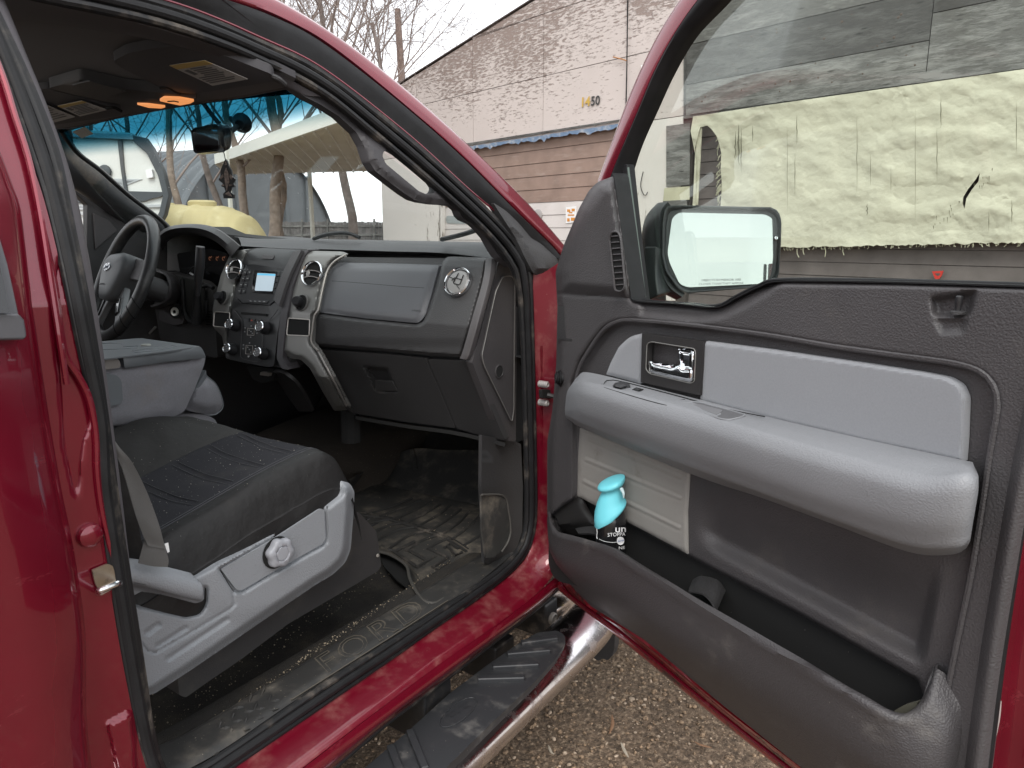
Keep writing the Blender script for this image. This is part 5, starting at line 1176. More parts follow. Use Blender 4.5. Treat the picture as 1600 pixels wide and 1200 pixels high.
# round vents
def vent(px, py, r, par, closed=False, h=.012, tilt=(.30, -1, .12), fn=STK):
    ax = Vector(tilt).normalized(); c = fn(px, py, h)
    vt = MB().lathe(c, ax, [(r*1.10, -.006), (r*1.12, .001), (r*1.05, .004), (r*.97, .001), (r*.93, -.006), (r*.90, -.02)], 44, caps=False).build('air_vent', CHR, par, angle=60)
    MB().lathe(c, ax, [(r*.97, -.012), (r*.96, -.0062), (r*.9, -.006), (0, -.006)], 32).build('vent_well', BLK, vt)
    u = Vector((1, 0, 0)); u = (u-ax*u.dot(ax)).normalized(); v = ax.cross(u)
    if v.z < 0: v = -v
    if closed:
        MB().lathe(c-ax*.003, ax, [(r*.90, -.002), (r*.90, .001), (r*.82, .004), (0, .005)], 36).build('vent_flap', mat('vent_silver', (.36, .35, .34), .35, .5), vt)
        mb = MB(); F_ = lambda a, b: c+ax*.003+u*(a*r)+v*(b*r)
        mb.tube([F_(-.05, .62), F_(-.25, -.12), F_(-.18, -.2), F_(.28, -.26), F_(.36, -.18), F_(.42, .50)], .0011, 6).tube([F_(-.45, .02), F_(-.25, .25), F_(.42, .12)], .0011, 6).tube([F_(-.78, .3), F_(-.35, .18)], .0008, 5).tube([F_(.1, -.3), F_(.45, -.6)], .0008, 5).build('vent_groove', BLK, vt)
    else:
        for k, q in enumerate((-.30, .22)):
            hw = math.sqrt(1-q*q)*.9
            mb = MB(); mb.loft([[c-ax*(.0005+.002*abs(t)**2)+u*(t*hw*r)+v*(q*r-.002+.14*r*(1-t*t)) for t in (-1, -.5, 0, .5, 1)], [c-ax*.0055+u*(t*hw*r)+v*(q*r-.001+.12*r*(1-t*t)) for t in (-1, -.5, 0, .5, 1)]], n=16, thick=.0022).build('vane', mat('vane_grey', (.22, .2, .19), .35, .3), vt)
        MB().lathe(c-ax*.007+u*(-r*.55), ax, [(r*.36, -.002), (r*.32, .003), (r*.2, .005), (0, .0055)], 24, sx=.55, u=u).build('vane_paddle', mat('vent_silver', (.36, .35, .34), .35, .5), vt)
    return vt
vent(365.5, 421, .030, stack, h=st_h+.014, tilt=(.12, -1, .36)); vent(487, 427, .033, stack, h=st_h+.014, tilt=(.12, -1, .36)); vent(714.5, 440, .034, dash, True, h=.023, tilt=(.05, -1, .52), fn=DASH)
# round knobs in scooped wells
for (x, y, r) in ((347, 465, .020), (470, 473, .0215)):
    c = STK(x, y, st_h+.0065); axn = Vector((.35, -1, .36)).normalized()
    MB().lathe(c+Vector((.004, 0, 0)), (0, -1, .35), [(r*1.12, -.003), (r*1.14, .002), (r*1.04, .003), (r, -.004)], 32, sx=1.0).build('knob_well', mat('well_edge', (.13, .125, .12), .4), stack)
    MB().lathe(c, (0, -1, .35), [(r*1.03, -.002), (r*1.02, .0012), (0, .001)], 32).build('knob_well', BLK, stack)
    kk = MB().lathe(c+Vector((-.006, 0, .001)), axn, [(r*.70, 0), (r*.72, .010), (r*.60, .018), (r*.55, .018), (r*.5, .021), (0, .021)], 28, lobes=lambda w, h: 1+.03*math.cos(w*12)).build('scoop_knob', BTN, stack)
# square pockets
for P in ([(335, 487), (359, 488.5), (358, 512), (333.5, 510)], [(450.5, 497), (484, 499.5), (483, 525), (448, 523.5)]):
    MB().tube(T3(rc(P, 2.5), st_h+.0035), .0016, 6, closed=True).build('pocket_rim', SATL, stack)
    MB().panel(rc([(a+1.2, b+1) if i == 0 else (a-.8 if i in (1, 2) else a+1, b-1 if i > 1 else b+1) for i, (a, b) in enumerate(P)], 2), STK, .002, h=st_h+.003).build('pocket', BLK, stack)
# lower lip, power point and chrome tag
MB().panel(rc([(385, 571), (432, 577), (428, 592), (410, 600), (394, 592)], 3), STK, .04, h=-.01).build('lower_bin', BLK, stack, bevel=.004)
MB().panel(rc([(407, 581), (421, 583), (420, 588), (406, 586)], 1), STK, .01, h=.0).build('latch_tag', SATL, stack, bevel=.001)
MB().loft([T3([(432, 576), (447, 580), (470, 600), (492, 640)], -.005), T3([(420, 578), (436, 590), (452, 615), (470, 640)], -.06)], n=20, sub=2, thick=.01).build('stack_base', mat('dark_plastic_base', (.022, .021, .021), .5), stack)
# ---- instrument cluster and column side ----
XC = -2.15
hoodc = [(244, 372), (256, 360), (272, 354), (296, 352), (320, 354), (341, 361), (362, 376), (374, 386)]
inner_ = [(250, 384), (260, 370), (275, 362), (298, 360), (318, 363), (336, 371), (352, 384), (362, 398)]
yv = lambda p, y: Plane((0, y, 0), (0, -1, 0))(*p)
H0 = [yv((p[0]+3, p[1]-1), 1.75) for p in hoodc]; H1 = [yv(p, 1.36) for p in hoodc]; H1b = [yv((p[0]+1, p[1]+3), 1.335) for p in hoodc]; H2 = [yv((p[0], p[1]+1), 1.345) for p in inner_]; H3 = [yv((p[0]+2, p[1]+6), 1.47) for p in inner_]
hd = MB().loft([H0, H1, H1b, H2, H3], n=50, sub=4, thick=.003).build('cluster_hood', PADM, dash, angle=60)
MB().panel([(244, 372), (272, 354), (320, 354), (345, 365), (420, 374), (420, 400), (360, 420), (335, 560), (240, 560)], Y(1.56), .1).build('cluster_cavity', BLK, dash)
MB().panel(rc([(276, 396), (330, 388), (356, 396), (352, 440), (338, 452), (286, 452)], 4), Y(1.50), .02).build('instrument_face', GLB, dash)
GOR = mat('gauge_orange', (.5, .2, .1), .5, emit=((.5, .2, .1), .12))
mb = MB()
for x in (328, 339, 349):
    c = Y(1.495)(x, 404); mb.tube([c+Vector((math.cos(w)*.006, 0, math.sin(w)*.006)) for w in (.2, 1.2, 2.2, 3.2, 4.2, 5.2)], .0008, 5).tube([c+Vector((.006, 0, .004)), c+Vector((.011, 0, .008))], .0008, 5)
mb.build('warning_light', GOR, dash)
MB().tube(on(Y(1.47), [(293, 432), (294, 426), (300, 418), (306, 415)]), .0018, 6, n=12).build('gauge_ring', CHR, dash)
mb = MB()
for i in range(3): mb.panel([(295+i*2, 428+i), (297+i*2, 425+i), (299+i*2, 428+i)], Y(1.468), .001)
mb.build('gauge_tick', WHT, dash)
# column shroud and knee panel with the ignition
mb = MB().loft([[yv(p, 1.26) for p in ((236, 418), (252, 424), (262, 430), (268, 450), (262, 470), (236, 480))], [yv(p, 1.50) for p in ((250, 420), (262, 424), (278, 430), (288, 452), (280, 476), (250, 484))]], n=24, sub=2, thick=.006)
mb.build('column_shroud', TRIM, dash)
kn = rc([(240, 470), (258, 474), (262, 424, 3), (290, 432, 6), (318, 440, 4), (330, 452), (336, 500), (340, 560), (300, 550), (250, 530)], 5)
MB().panel(kn, Y(1.42), .03, grid=0).build('knee_panel', TRIMD, dash, bevel=.004)
MB().panel(rc([(250, 476, 4), (270, 474), (288, 490), (286, 506), (270, 508), (248, 500)], 4), Y(1.41), .02, h=.014).build('ignition_housing', TRIM, dash, bevel=.006)
ic = Y(1.41)(273, 487, .034); iax = Vector((.35, -1, .1)).normalized()
MB().lathe(ic-iax*.006, iax, [(.0235, 0), (.0235, .004), (.0215, .006), (.018, .004)], 30).build('ignition_collar', BLK, dash)
MB().lathe(ic, iax, [(.0148, -.004), (.0150, .001), (.0135, .0035), (.0095, .003), (.009, .001), (0, .0015)], 30).build('ignition_lock', mat('lock_silver', (.72, .70, .66), .3, .5), dash)
MB().box(ic+iax*.002, (.0025, .003, .012), Matrix.Rotation(.5, 3, 'Y')).lathe(ic, iax, [(.0052, 0), (.0052, .003), (0, .003)], 16).build('key_slot', BLK, dash)
MB().panel(rc([(283, 432), (318, 442), (320, 500), (312, 505), (298, 503), (290, 495), (287, 470)], 4), Y(1.40), .004, h=.002).build('shifter_recess', BLK, dash)
MB().tube(on(Y(1.39), [(284, 436), (286, 462), (288, 486), (294, 499), (304, 505), (315, 502), (321, 490), (322, 470)]), .007, 8, n=30).build('shifter_gasket', RUB, dash)
MB().tube(on(Y(1.36), [(307, 505), (308, 478), (309, 452)]), [.018, .014, .010], 12).build('shifter_boot', RUB, dash)
sf = MB().tube(on(Y(1.25), [(309, 462), (310, 448), (310, 436), (312, 418), (313, 400), (313, 387)]), [.006, .008, .0125, .0135, .0135, .0125], 18, n=0).build('shift_lever', BTN, dash, angle=60)
MB().lathe(Y(1.25)(313, 386), (Y(1.25)(313, 386)-Y(1.25)(312, 410)), [(.0125, -.003), (.0120, .0015), (.009, .002), (.0085, .0012), (0, .0012)], 20).build('lever_cap', TRIM, sf)
MB().tube(on(Y(1.38), [(318, 448), (326, 446), (333, 450)]), .007, 8, n=8).build('wiper_stalk', RUB, dash)
mb = MB()
for i in range(6): mb.panel([(322, 486+i*4), (330, 486.4+i*4), (330, 488.2+i*4), (322, 487.8+i*4)], Y(1.41), .002)
mb.build('speaker_grille', BLK, dash)
MB().tube(on(Y(1.30), [(234, 521), (243, 511)]), .004, 6).build('adjust_lever', SATIN, dash)
# ---- steering wheel ----
wn_ = Vector((-.16, -.90, .40)).normalized(); wc = Plane((0, 1.145, 0), (0, -1, 0))(193, 434)
wpl = Plane(wc, wn_); WRr = .186
wu = Vector((1, 0, 0)); wu = (wu-wn_*wu.dot(wn_)).normalized(); wv = wn_.cross(wu)
if wv.z < 0: wv = -wv
wp = lambda a, b, h=0: wc+wu*(a*WRr)+wv*(b*WRr)+wn_*h
rim = MB().tube([wp(math.cos(w), math.sin(w)) for w in [2*math.pi*i/72 for i in range(72)]], .0175, 18, closed=True, flat=1.0, up=None)
wheel = rim.build('steering_wheel', LEATH, truck, angle=80)
mb = MB()
for i in range(90): 
    w = math.radians(150)+i*math.radians(70)/90; p = wp(math.cos(w)*.912, math.sin(w)*.912, .006)
    if i % 3 == 0: mb.tube([p, p+wu*.003+wn_*.003], .0012, 4)
mb.build('rim_stitching', TRIM, wheel)
mb = MB()
for w0 in (205, 218, 300, 312, 324, 334):
    w = math.radians(w0); c = wp(math.cos(w), math.sin(w)); t_ = (wu*-math.sin(w)+wv*math.cos(w)); r_ = (wu*math.cos(w)+wv*math.sin(w))
    MB().tube([c+(r_*math.cos(q)+wn_*math.sin(q))*.0178+t_*.012*math.sin(q) for q in [i*.5 for i in range(-3, 6)]], .0013, 5, n=16).build('rim_crease', BLK, wheel)
pass
hub = [wp(a, b, .03) for a, b in ((-.42, .30), (0, .36), (.42, .30), (.46, .05), (.30, -.28), (.16, -.42), (-.16, -.42), (-.30, -.28), (-.46, .05))]
hb = cat(hub, 48, True); cc = sum(hb, Vector())/48
HBM = mat('wheel_hub_plastic', (.085, .088, .092), .48, bump=('grain', 800, .3, .0007))
MB().loft([[p-wn_*.05 for p in hb], hb, [p.lerp(cc, .06)+wn_*.008 for p in hb], [p.lerp(cc, .30)+wn_*.016 for p in hb], [p.lerp(cc, .7)+wn_*.02 for p in hb], [p.lerp(cc, .985)+wn_*.021 for p in hb]], n=48, closed=True, sub=2, caps=True).build('airbag_hub', HBM, wheel, angle=60)
def spoke(P, m, name, h=.01, t=.02): 
    q = [wp(a, b, h) for a, b in P]; c = sum(q, Vector())/len(q); n_ = len(q)
    MB().add(q+[p-wn_*t for p in q], [list(range(n_)), [i+n_ for i in reversed(range(n_))]]+[[i, (i+1) % n_, (i+1) % n_+n_, i+n_] for i in range(n_)]).build(name, m, wheel, bevel=.004)
spoke([(-.95, .22), (-.40, .30), (-.44, -.05), (-.93, -.10)], TRIM, 'spoke'); spoke([(.95, .22), (.40, .30), (.44, -.05), (.93, -.10)], TRIM, 'spoke')
spoke([(-.45, -.86), (-.18, -.36), (-.34, -.16), (-.62, -.74)], mat('spoke_silver', (.20, .205, .21), .4, .3), 'spoke'); spoke([(.45, -.86), (.18, -.36), (.34, -.16), (.62, -.74)], mat('spoke_silver', (.20, .205, .21), .4, .3), 'spoke')
spoke([(.30, -.40), (.42, -.36), (.50, -.62), (.38, -.68)], GLB, 'switch_pad', .016, .01); spoke([(-.30, -.40), (-.42, -.36), (-.50, -.62), (-.38, -.68)], GLB, 'switch_pad', .016, .01); spoke([(-.78, .14), (-.62, .16), (-.62, -.02), (-.78, -.02)], GLB, 'switch_pad', .016, .01)
mb = MB(); ec_ = wp(0, .08, .0525)
mb.lathe(ec_, wn_, [(.0135, -.003), (.014, .0005), (.0128, .0016), (.012, .001), (0, .001)], 36, sx=1.75, u=wu); mb.build('oval_emblem', mat('emblem_silver', (.55, .56, .58), .25, .8), wheel)
class WP:
    n = wn_
    def __call__(s, px, py, h=0): return ec_+wu*px+wv*py+wn_*h
MB().text('Ford', WP(), (-.017, -.005), (.017, -.005), (0, .011), h=.0018, thick=.001, shear=.35).build('emblem_script', mat('emblem_blue', (.03, .045, .09), .3), wheel)
MB().text('AIRBAG', WP(), (-.016, -.056), (.016, -.056), (0, .005), h=-.001, thick=.001).build('embossed_word', mat('embossed_letters_dark', (.03, .03, .032), .5), wheel)
MB().tube([wc+wn_*.0, wc-wn_*.12], .036, 16).build('steering_column', TRIMD, wheel)
# =============== passenger seat ===============
seatw = [-1.108, -1.112, -1.118, -1.135, -1.165, -1.178, -1.20, -1.26, -1.33, -1.40, -1.42, -1.46, -1.50, -1.545, -1.585, -1.61, -1.63, -1.638]
def seatz(x, y):
    z = -.432-.085*(1-ss(.45, .98, y))                  # the cushion rises to the front
    z -= .012*math.exp(-((x+1.31)/.10)**2)*ss(1.02, .85, y) # worn hollow
    z += .042*ss(-1.41, -1.56, x)*ss(1.0, .8, y)
    z -= 1.0*max(0, (y-.955))**1.35*1.9
    e = max(0, (x+1.155)/.045); z -= .075*min(1, e)**2.2
    e = max(0, (-1.615-x)/.023); z -= .05*min(1, e)**2
    return z
ys_ = [.36+(.99-.36)*i/46 for i in range(47)]; ys_ += [1.005, 1.015, 1.02]
V = []; xsF = []
for a, b in zip(seatw, seatw[1:]): xsF += [a+(b-a)*k/4 for k in range(4)]
xsF.append(seatw[-1]); nX = len(xsF)
def quilt(x, y):
    h = 0
    if -1.43 < x < -1.19 and y < .985:
        for k, yy in enumerate((.63, .705, .78, .855, .93)):
            c = yy+.006*math.sin((x+1.2)*9+k)-.06*(x+1.30); h -= .0045*math.exp(-((y-c)/.0042)**2)*ss(-1.42, -1.39, x)*ss(-1.185, -1.20, x)
        h += .0022*noise.noise(Vector((x*14, y*20, 0)))
    h -= .004*math.exp(-((x+1.418)/.004)**2)
    if x < -1.43: h += .004*noise.noise(Vector((x*16, y*22, 8)))
    if abs(x+1.178) < .02: h -= .0035*math.exp(-((x+1.178)/.0035)**2)
    if x > -1.165:
        h += .004*noise.noise(Vector((x*30, y*9, 3)))+.0035*noise.noise(Vector((x*12, (y+x)*26, 5)))
    return h
for y in ys_:
    fr = max(0, (y-.99)/.03)
    for x in xsF: V.append(Vector((x*(1-.012*fr)-.015*fr*(x < -1.5), min(y, .99)+.022*math.sin(fr*1.57), seatz(x, min(y, .99))+quilt(x, y)-.11*fr**1.5)))
def seatpart(name, lo, hi, m, par):
    ii = [i for i, x in enumerate(xsF) if lo <= x <= hi]; mb = MB(); n_ = len(ii)
    VV = [V[j*nX+i] for j in range(len(ys_)) for i in ii]
    return mb.add(VV, [[j*n_+i, j*n_+i+1, (j+1)*n_+i+1, (j+1)*n_+i] for j in range(len(ys_)-1) for i in range(n_-1)]).build(name, m, par, weld=0, angle=80)
seat = seatpart('passenger_seat', -1.178, -1.0, BLKF, truck)
seatpart('cushion_panel', -1.421, -1.1775, BLKN, seat); seatpart('inner_bolster', -1.70, -1.4199, mat('bolster_cloth', (.019, .0175, .0165), .75, bump=('noise', 60, .3, .004)), seat)
# side skirt of the cover, tucked behind the shield
k1 = [Vector((-1.108, y, seatz(-1.108, y)+quilt(-1.108, y))) for y in [.36+.63*i/30 for i in range(31)]]
def wr(p, a, k): return p+Vector((.006*noise.noise(Vector((p.y*12, k*3, 1)))+a, 0, 0))
MB().loft([k1, [wr(p, .004, 1)-Vector((0, 0, .03)) for p in k1], [wr(p, .002, 2)-Vector((0, 0, .07)) for p in k1], [wr(p, -.012, 3)-Vector((0, 0, .14)) for p in k1]], n=80, sub=4).build('cover_skirt', BLKF, seat, angle=80)
fr = [V[(len(ys_)-1)*nX+i] for i in range(nX) if xsF[i] < -1.15]
MB().loft([fr, [p+Vector((-.003, -.004, -.03)) for p in fr], [p+Vector((-.012, -.03, -.075)) for p in fr]], n=40, sub=3).build('cover_skirt', BLKF, seat, angle=80)
mb = MB()
for dx in (-1.174, -1.182): mb.tube([Vector((dx, y, seatz(dx, y)+quilt(dx, y)+.0012)) for y in [.42+.57*i/60 for i in range(61)]], .0011, 5)
mb.build('seam_stitching', mat('dark_thread', (.05, .05, .055), .8), seat)
mb = MB()
for k, yy in enumerate((.63, .705, .78, .855, .93)):
    for o__ in (-.007, .007):
        P_ = []
        for i in range(30):
            x = -1.20-.20*i/29; y = yy+.006*math.sin((x+1.2)*9+k)-.06*(x+1.30)+o__; P_.append(Vector((x, y, seatz(x, y)+quilt(x, y)+.0004)))
        mb.tube(P_, .0007, 4)
mb.build('seam_stitching', mat('dark_thread', (.05, .05, .055), .8), seat)
# crumbs lying on the seat
mb = MB(); rnd = random.Random(6)
for _ in range(300):
    x = -1.57+.43*rnd.random(); y = .50+.47*rnd.random()**.8; r = .0002+.00055*rnd.random()**3
    mb.box((x, y, seatz(x, y)+quilt(x, y)+r*.6), (r*2, r*1.6, r*1.2))
cr_ = mb.build('crumbs', mat('pale_crumbs', (.50, .46, .40), .9), None, weld=0); tag(cr_, 'pale crumbs and lint sprinkled over the black seat cushion', 'crumbs', kind='stuff')
mb = MB()
for _ in range(750):
    t = rnd.random(); k = rnd.random()
    x0_, y0_ = 232+430*t, 1160-300*t-(rnd.random()**1.5)*120*(1-.5*t)
    p = Z(-.928)(x0_, y0_); 
    if p.x > -1.165: p = Z(-.868)(x0_, y0_+2)
    r = .0003+.0010*rnd.random()**4; mb.box(p+Vector((0, 0, r)), (r*2, r*1.7, r*1.3))
for _ in range(300):
    t = rnd.random(); x0_, y0_ = 300+420*t, 1140-285*t+rnd.gauss(0, 2.5)+4; p = Z(-.8525)(x0_, y0_+4); r = .0004+.0010*rnd.random()**4; mb.box(p, (r*2, r*1.7, r*1.3))
for _ in range(70):
    t = rnd.random(); x0_, y0_ = 420+400*t, 1175-270*t+rnd.gauss(0, 9); p = zc(x0_, y0_); r = .0005+.0013*rnd.random()**3; mb.box(p+Vector((0, 0, .004)), (r*2, r*1.7, r*1.3))
g_ = mb.build('grit', mat('sand_grit', (.34, .28, .20), .9), None, weld=0); tag(g_, 'sandy grit along the carpet and door sill', 'grit', kind='stuff')
gp = MB().lathe(zc(677, 1003)+Vector((0, 0, .005)), (.4, .3, 1), [(.0012, -.0006), (.0024, 0), (.0012, .0006)], 8, sx=1.7).build('plastic_scrap', mat('green_plastic', (.03, .38, .18), .4), None); tag(gp, 'tiny green plastic scrap on the red rocker sill', 'scrap')
# side shield
shp = [(170, 870), (220, 876), (297, 895, 3), (318, 884), (340, 872, 3), (430, 828), (507, 785, 3), (527, 770), (533, 751, 3), (547, 755, 5), (554, 768, 5), (552, 807), (548, 858, 6), (540, 879, 8), (520, 898, 6), (493, 914), (367, 1000), (300, 1046), (243, 1083, 4), (230, 1087), (170, 1090)]
shp = rc(shp, 4); kr = rc([(342, 888), (420, 842), (501, 790, 4), (510, 791, 4), (512, 843, 5), (508, 853, 4), (440, 890), (377, 928, 5), (366, 926, 4)], 3)
lev = rc([(180, 912), (214, 915, 5), (305, 942), (318, 938, 6), (318, 915), (325, 918), (323, 945, 9), (313, 962, 8), (290, 966), (211, 948), (180, 945)], 4)
grv = [((230, 989), (247, 976), 4), ((246, 1010), (291, 981), 3.2), ((262, 1030), (355, 968), 3.2)]
def seg_d(px, py, a, b):
    dx, dy = b[0]-a[0], b[1]-a[1]; t = max(0, min(1, ((px-a[0])*dx+(py-a[1])*dy)/(dx*dx+dy*dy))); return math.hypot(px-a[0]-dx*t, py-a[1]-dy*t)
flap = [(170, 985), (215, 1000), (232, 1018, 4), (243, 1020, 4), (300, 987), (362, 950), (367, 944), (363, 922), (340, 888)]
def shr(px, py):
    h = .022*vss(0, 14, nsdf(px, py, shp)); d = nsdf(px, py, kr); h = h-.012*vss(-2, 2.5, d)
    h = h-.020*vss(-3, 7, nsdf(px, py, lev))
    for a, b, w in grv: h = h-.0045*vss(-w-2, -w+2, -nseg(px, py, a, b))
    dm_ = np.min([nseg(px, py, a[:2], b[:2]) for a, b in zip(flap, flap[1:])], axis=0); h = h-.0035*vss(-2.6, -.6, -dm_)
    # shoulder rising over the lever towards the knob panel
    h = h+.006*vss(300, 345, px)*vss(-30, 10, nsdf(px, py, [(300, 870), (380, 850), (560, 740), (560, 900), (380, 960), (345, 940)]))
    return h
SX = X(-1.118)
shield = MB().panel(shp, SX, .01, grid=2.6, vrel=shr).build('seat_side_shield', GREYS, truck, weld=1e-5, angle=70)
MB().panel(rc([(345, 889), (420, 847), (500, 795, 3), (507, 796, 3), (509, 842, 4), (504, 850, 3), (438, 887), (377, 923, 4), (369, 921, 3)], 2), SX, .004, h=.0225).build('knob_panel', GREYS, shield, bevel=.0015)
MB().tube(on(SX, [(343, 889), (366, 926), (377, 928), (440, 891), (508, 853), (513, 843), (511, 791)], .0215), .0009, 5, n=50).build('panel_gap', BLK, shield)
kc = SX(434, 862, .026)
MB().lathe(SX(432, 863, .024), (1, 0, 0), [(.031, 0), (.031, .0012), (0, .0012)], 30, u=(0, 0, 1)).build('knob_shadow_ring', BLK, shield)
kb = MB().lathe(kc, (1, 0, 0), [(.0265, 0), (.0275, .003), (.0268, .012), (.0235, .015), (.016, .0155), (.014, .0135), (.0135, .013), (.0125, .0155), (.0, .016)], 72, lobes=lambda w, h: 1+(.075*math.cos(6*w) if True else 0)*(1 if h < .0155 else .2)).build('lumbar_knob', mat('knob_grey', (.30, .305, .33), .4), shield, angle=50)
LVM = GREYS
MB().loft([on(SX, p, h) for p, h in (([(150, 868), (210, 878), (260, 888), (296, 897)], .026), ([(150, 880), (215, 892), (270, 903), (312, 913)], .040), ([(150, 890), (215, 902), (268, 912), (315, 920)], .043), ([(150, 903), (213, 909), (268, 923), (315, 934)], .040), ([(150, 908), (213, 913), (268, 927), (312, 937)], .022))], n=30, sub=3, thick=.003, caps=True).build('recline_lever', GREYS, shield, angle=60)
MB().tube(on(SX, [(210, 910), (262, 920), (313, 932)], .0425), .0007, 5, n=14).build('panel_gap', BLK, shield)
# dark riser box under the seat
bx = [(276, 1040), (360, 985), (500, 890), (560, 800), (588, 830), (596, 884), (590, 893), (450, 975), (380, 1028), (330, 1062), (290, 1090), (280, 1086)]
MB().panel(rc(bx, 3), X(-1.165), .25, h=0).build('seat_riser', mat('riser_plastic', (.040, .037, .037), .6, bump=('grain', 600, .3, .001), dust=((.11, .1, .08), 8, .5, .9)), seat, bevel=.006)
MB().tube(on(X(-1.2), [(545, 826), (577, 810)]), .002, 6).tube(on(X(-1.2), [(540, 838), (590, 818)]), .002, 6).build('seat_rail', CHR, seat)
MB().lathe(X(-1.158)(590, 868), (1, 0, 0), [(.0045, 0), (.0035, .002), (0, .002)], 12).build('scuffed_clip', mat('scuffed_white', (.3, .28, .25), .7, dust=(DUSTC, 60, .4, .6)), seat)
# seat back, mostly behind the pillar
MB().loft([[Vector((x, y, z)) for x in (-1.13, -1.2, -1.4, -1.58, -1.64)] for y, z in ((.56, -.62), (.555, -.50), (.52, -.38), (.42, -.1), (.34, .18), (.26, .26), (.10, .2), (.22, -.5))], n=16, sub=3).build('seat_back', BLKF, seat)
MB().add([Vector((-1.128, .20, -.6)), Vector((-1.128, .57, -.6)), Vector((-1.128, .56, -.40)), Vector((-1.128, .36, .2)), Vector((-1.128, .1, .2))], [[0, 1, 2, 3, 4]]).build('seat_back_side', BLKF, seat)
# seat belt webbing
bl = [(170, 676), (186, 700), (206, 722), (228, 766), (245, 812), (256, 850), (264, 872), (262, 884)]
br_ = [(168, 690), (182, 712), (194, 745), (210, 800), (224, 838), (229, 850), (220, 868), (217, 879)]
BX = X(-1.062)
A = [BX(*p) for p in bl]; B = [BX(*p) for p in br_]
tw = [a.lerp(b, .5)+Vector((.003*math.sin(i*2.0), 0, 0)) for i, (a, b) in enumerate(zip(A, B))]
MB().loft([A[:6]+[BX(258, 858)], tw[:6]+[BX(244, 856)], B[:6]+[BX(230, 853)]], n=60, sub=3, thick=.0014).build('seat_belt', WEB, truck, angle=60)
MB().loft([[BX(232, 822, -.004), BX(221, 862, -.002), BX(216, 880, -.002)], [BX(246, 826, -.003), BX(241, 864, .001), BX(240, 885, .001)], [BX(254, 846, -.002), BX(263, 872, .0), BX(262, 886, .0)]], n=16, sub=4, thick=.0014).build('seat_belt', WEB, truck)
MB().panel([(257, 850), (263, 848), (265, 862), (262, 864)], X(-1.075), .001, h=.01).build('belt_tag', WHT, truck)
# =============== folded centre seat with its console ===============
XK = X(-1.64)
kf = rc([(150, 576, 1), (177, 575), (195, 573, 1), (258, 566), (321, 559, 2), (319, 570), (303, 611, 6), (295, 628), (288, 643, 6), (270, 652), (255, 656, 3), (215, 663), (183, 666, 3), (150, 671)], 3)
cons = MB().panel(kf, XK, .25, grid=9, relief=lambda a, b: .012*ss(0, 12, sdf(a, b, kf))+.003*noise.noise(Vector((a*.03, b*.05, 2)))).build('centre_seat_back', FAB, truck, weld=1e-5, angle=60, bevel=0)
tpf = rc([(192, 557, 3), (258, 548), (313, 541, 5), (318, 548, 3), (322, 559, 2), (258, 566), (195, 575, 1)], 2)
MB().panel(tpf, XK, .26, h=.016, grid=8, relief=lambda a, b: .004*ss(0, 4, sdf(a, b, tpf))).build('console_tray', GREYD, cons, weld=1e-5, bevel=.003)
KZ = Plane(XK(250, 549, .014), (0, 0, 1)); zt0 = XK(250, 549, .014).z
mt_ = Plane((0, 0, XK(192, 557, .016).z+.0015), (0, .0, 1))
ztop = XK(255, 549, .016).z
# sloping tray top through the front and rear corners
pA, pB = XK(192, 556.5, .018), XK(315, 541.5, .018); pC = pA+Vector((-.27, 0, 0)); nrm = (pB-pA).cross(pC-pA).normalized()
if nrm.z < 0: nrm = -nrm
TT = Plane(pA, nrm)
cup = rc([(140, 537.5), (175, 536.2), (192, 538), (193, 542), (205, 541.5), (218, 540.5), (214, 543.8), (185, 546), (140, 547)], 3)
tray = rc([(204, 548.5), (240, 544), (268, 540), (277, 541.5), (262, 545), (230, 549.5), (212, 551)], 2)
top_o = rc([(110, 540), (150, 534, 2), (215, 528.5, 3), (225, 529), (313, 541, 3), (258, 549), (192, 557, 1), (110, 567)], 1)
def ttr(a, b): return -.030*ss(-1, 1.6, sdf(a, b, cup))-.018*ss(-1, 1.5, sdf(a, b, tray))
MB().panel(top_o, TT, .003, h=.0005, holes=(cup, tray)).build('console_top', GREYD, cons, weld=1e-5, angle=50)
CW = mat('tray_recess', (.075, .08, .088), .5)
for hol, dz in ((cup, .05), (tray, .022)):
    rg = cat([TT(*p, .0005) for p in hol], 40, True)
    MB().loft([rg, [p-nrm*dz*.5 for p in rg], [p-nrm*dz for p in rg]], n=40, closed=True, caps=False).build('tray_wall', GREYD, cons)
    MB().add([p-nrm*dz for p in rg], [list(range(40))]).build('tray_floor', CW, cons)
    MB().tube(rg, .0014, 6, closed=True).build('tray_lip', GREYD, cons)
MB().lathe(TT(228, 540, .001), nrm, [(.012, 0), (.011, .003), (.009, .004), (0, .003)], 14).build('latch_cap', mat('pale_latch', (.3, .3, .27), .5), cons)
MB().panel(rc([(130, 560), (180, 559, 3), (186, 562, 2), (189, 571, 2), (186, 575, 2), (130, 582)], 2), XK, .25, h=.016).build('armrest_latch', TAUPE, cons, bevel=.005)
MB().panel(rc([(130, 588), (168, 584), (181, 585, 6), (190, 594, 6), (192, 625, 2), (188, 632, 3), (130, 640)], 4), XK, .06, h=.020).build('hinge_cover', GREYD, cons, bevel=.006)
MB().panel(rc([(150, 636), (168, 634), (183, 634), (170, 652), (150, 655)], 2), XK, .05, h=-.0).build('hinge_gap', BLK, cons)
lobe = rc([(296, 600), (322, 586, 4), (338, 600, 5), (347, 622, 6), (348, 636, 6), (338, 647, 6), (325, 649, 4), (292, 641, 3), (286, 630)], 5)
MB().panel(lobe, X(-1.69), .20, grid=5, h=-.0, relief=lambda a, b: .028*ss(0, 16, sdf(a, b, lobe))).build('head_restraint', FAB, cons, weld=1e-5, bevel=.01, angle=60)
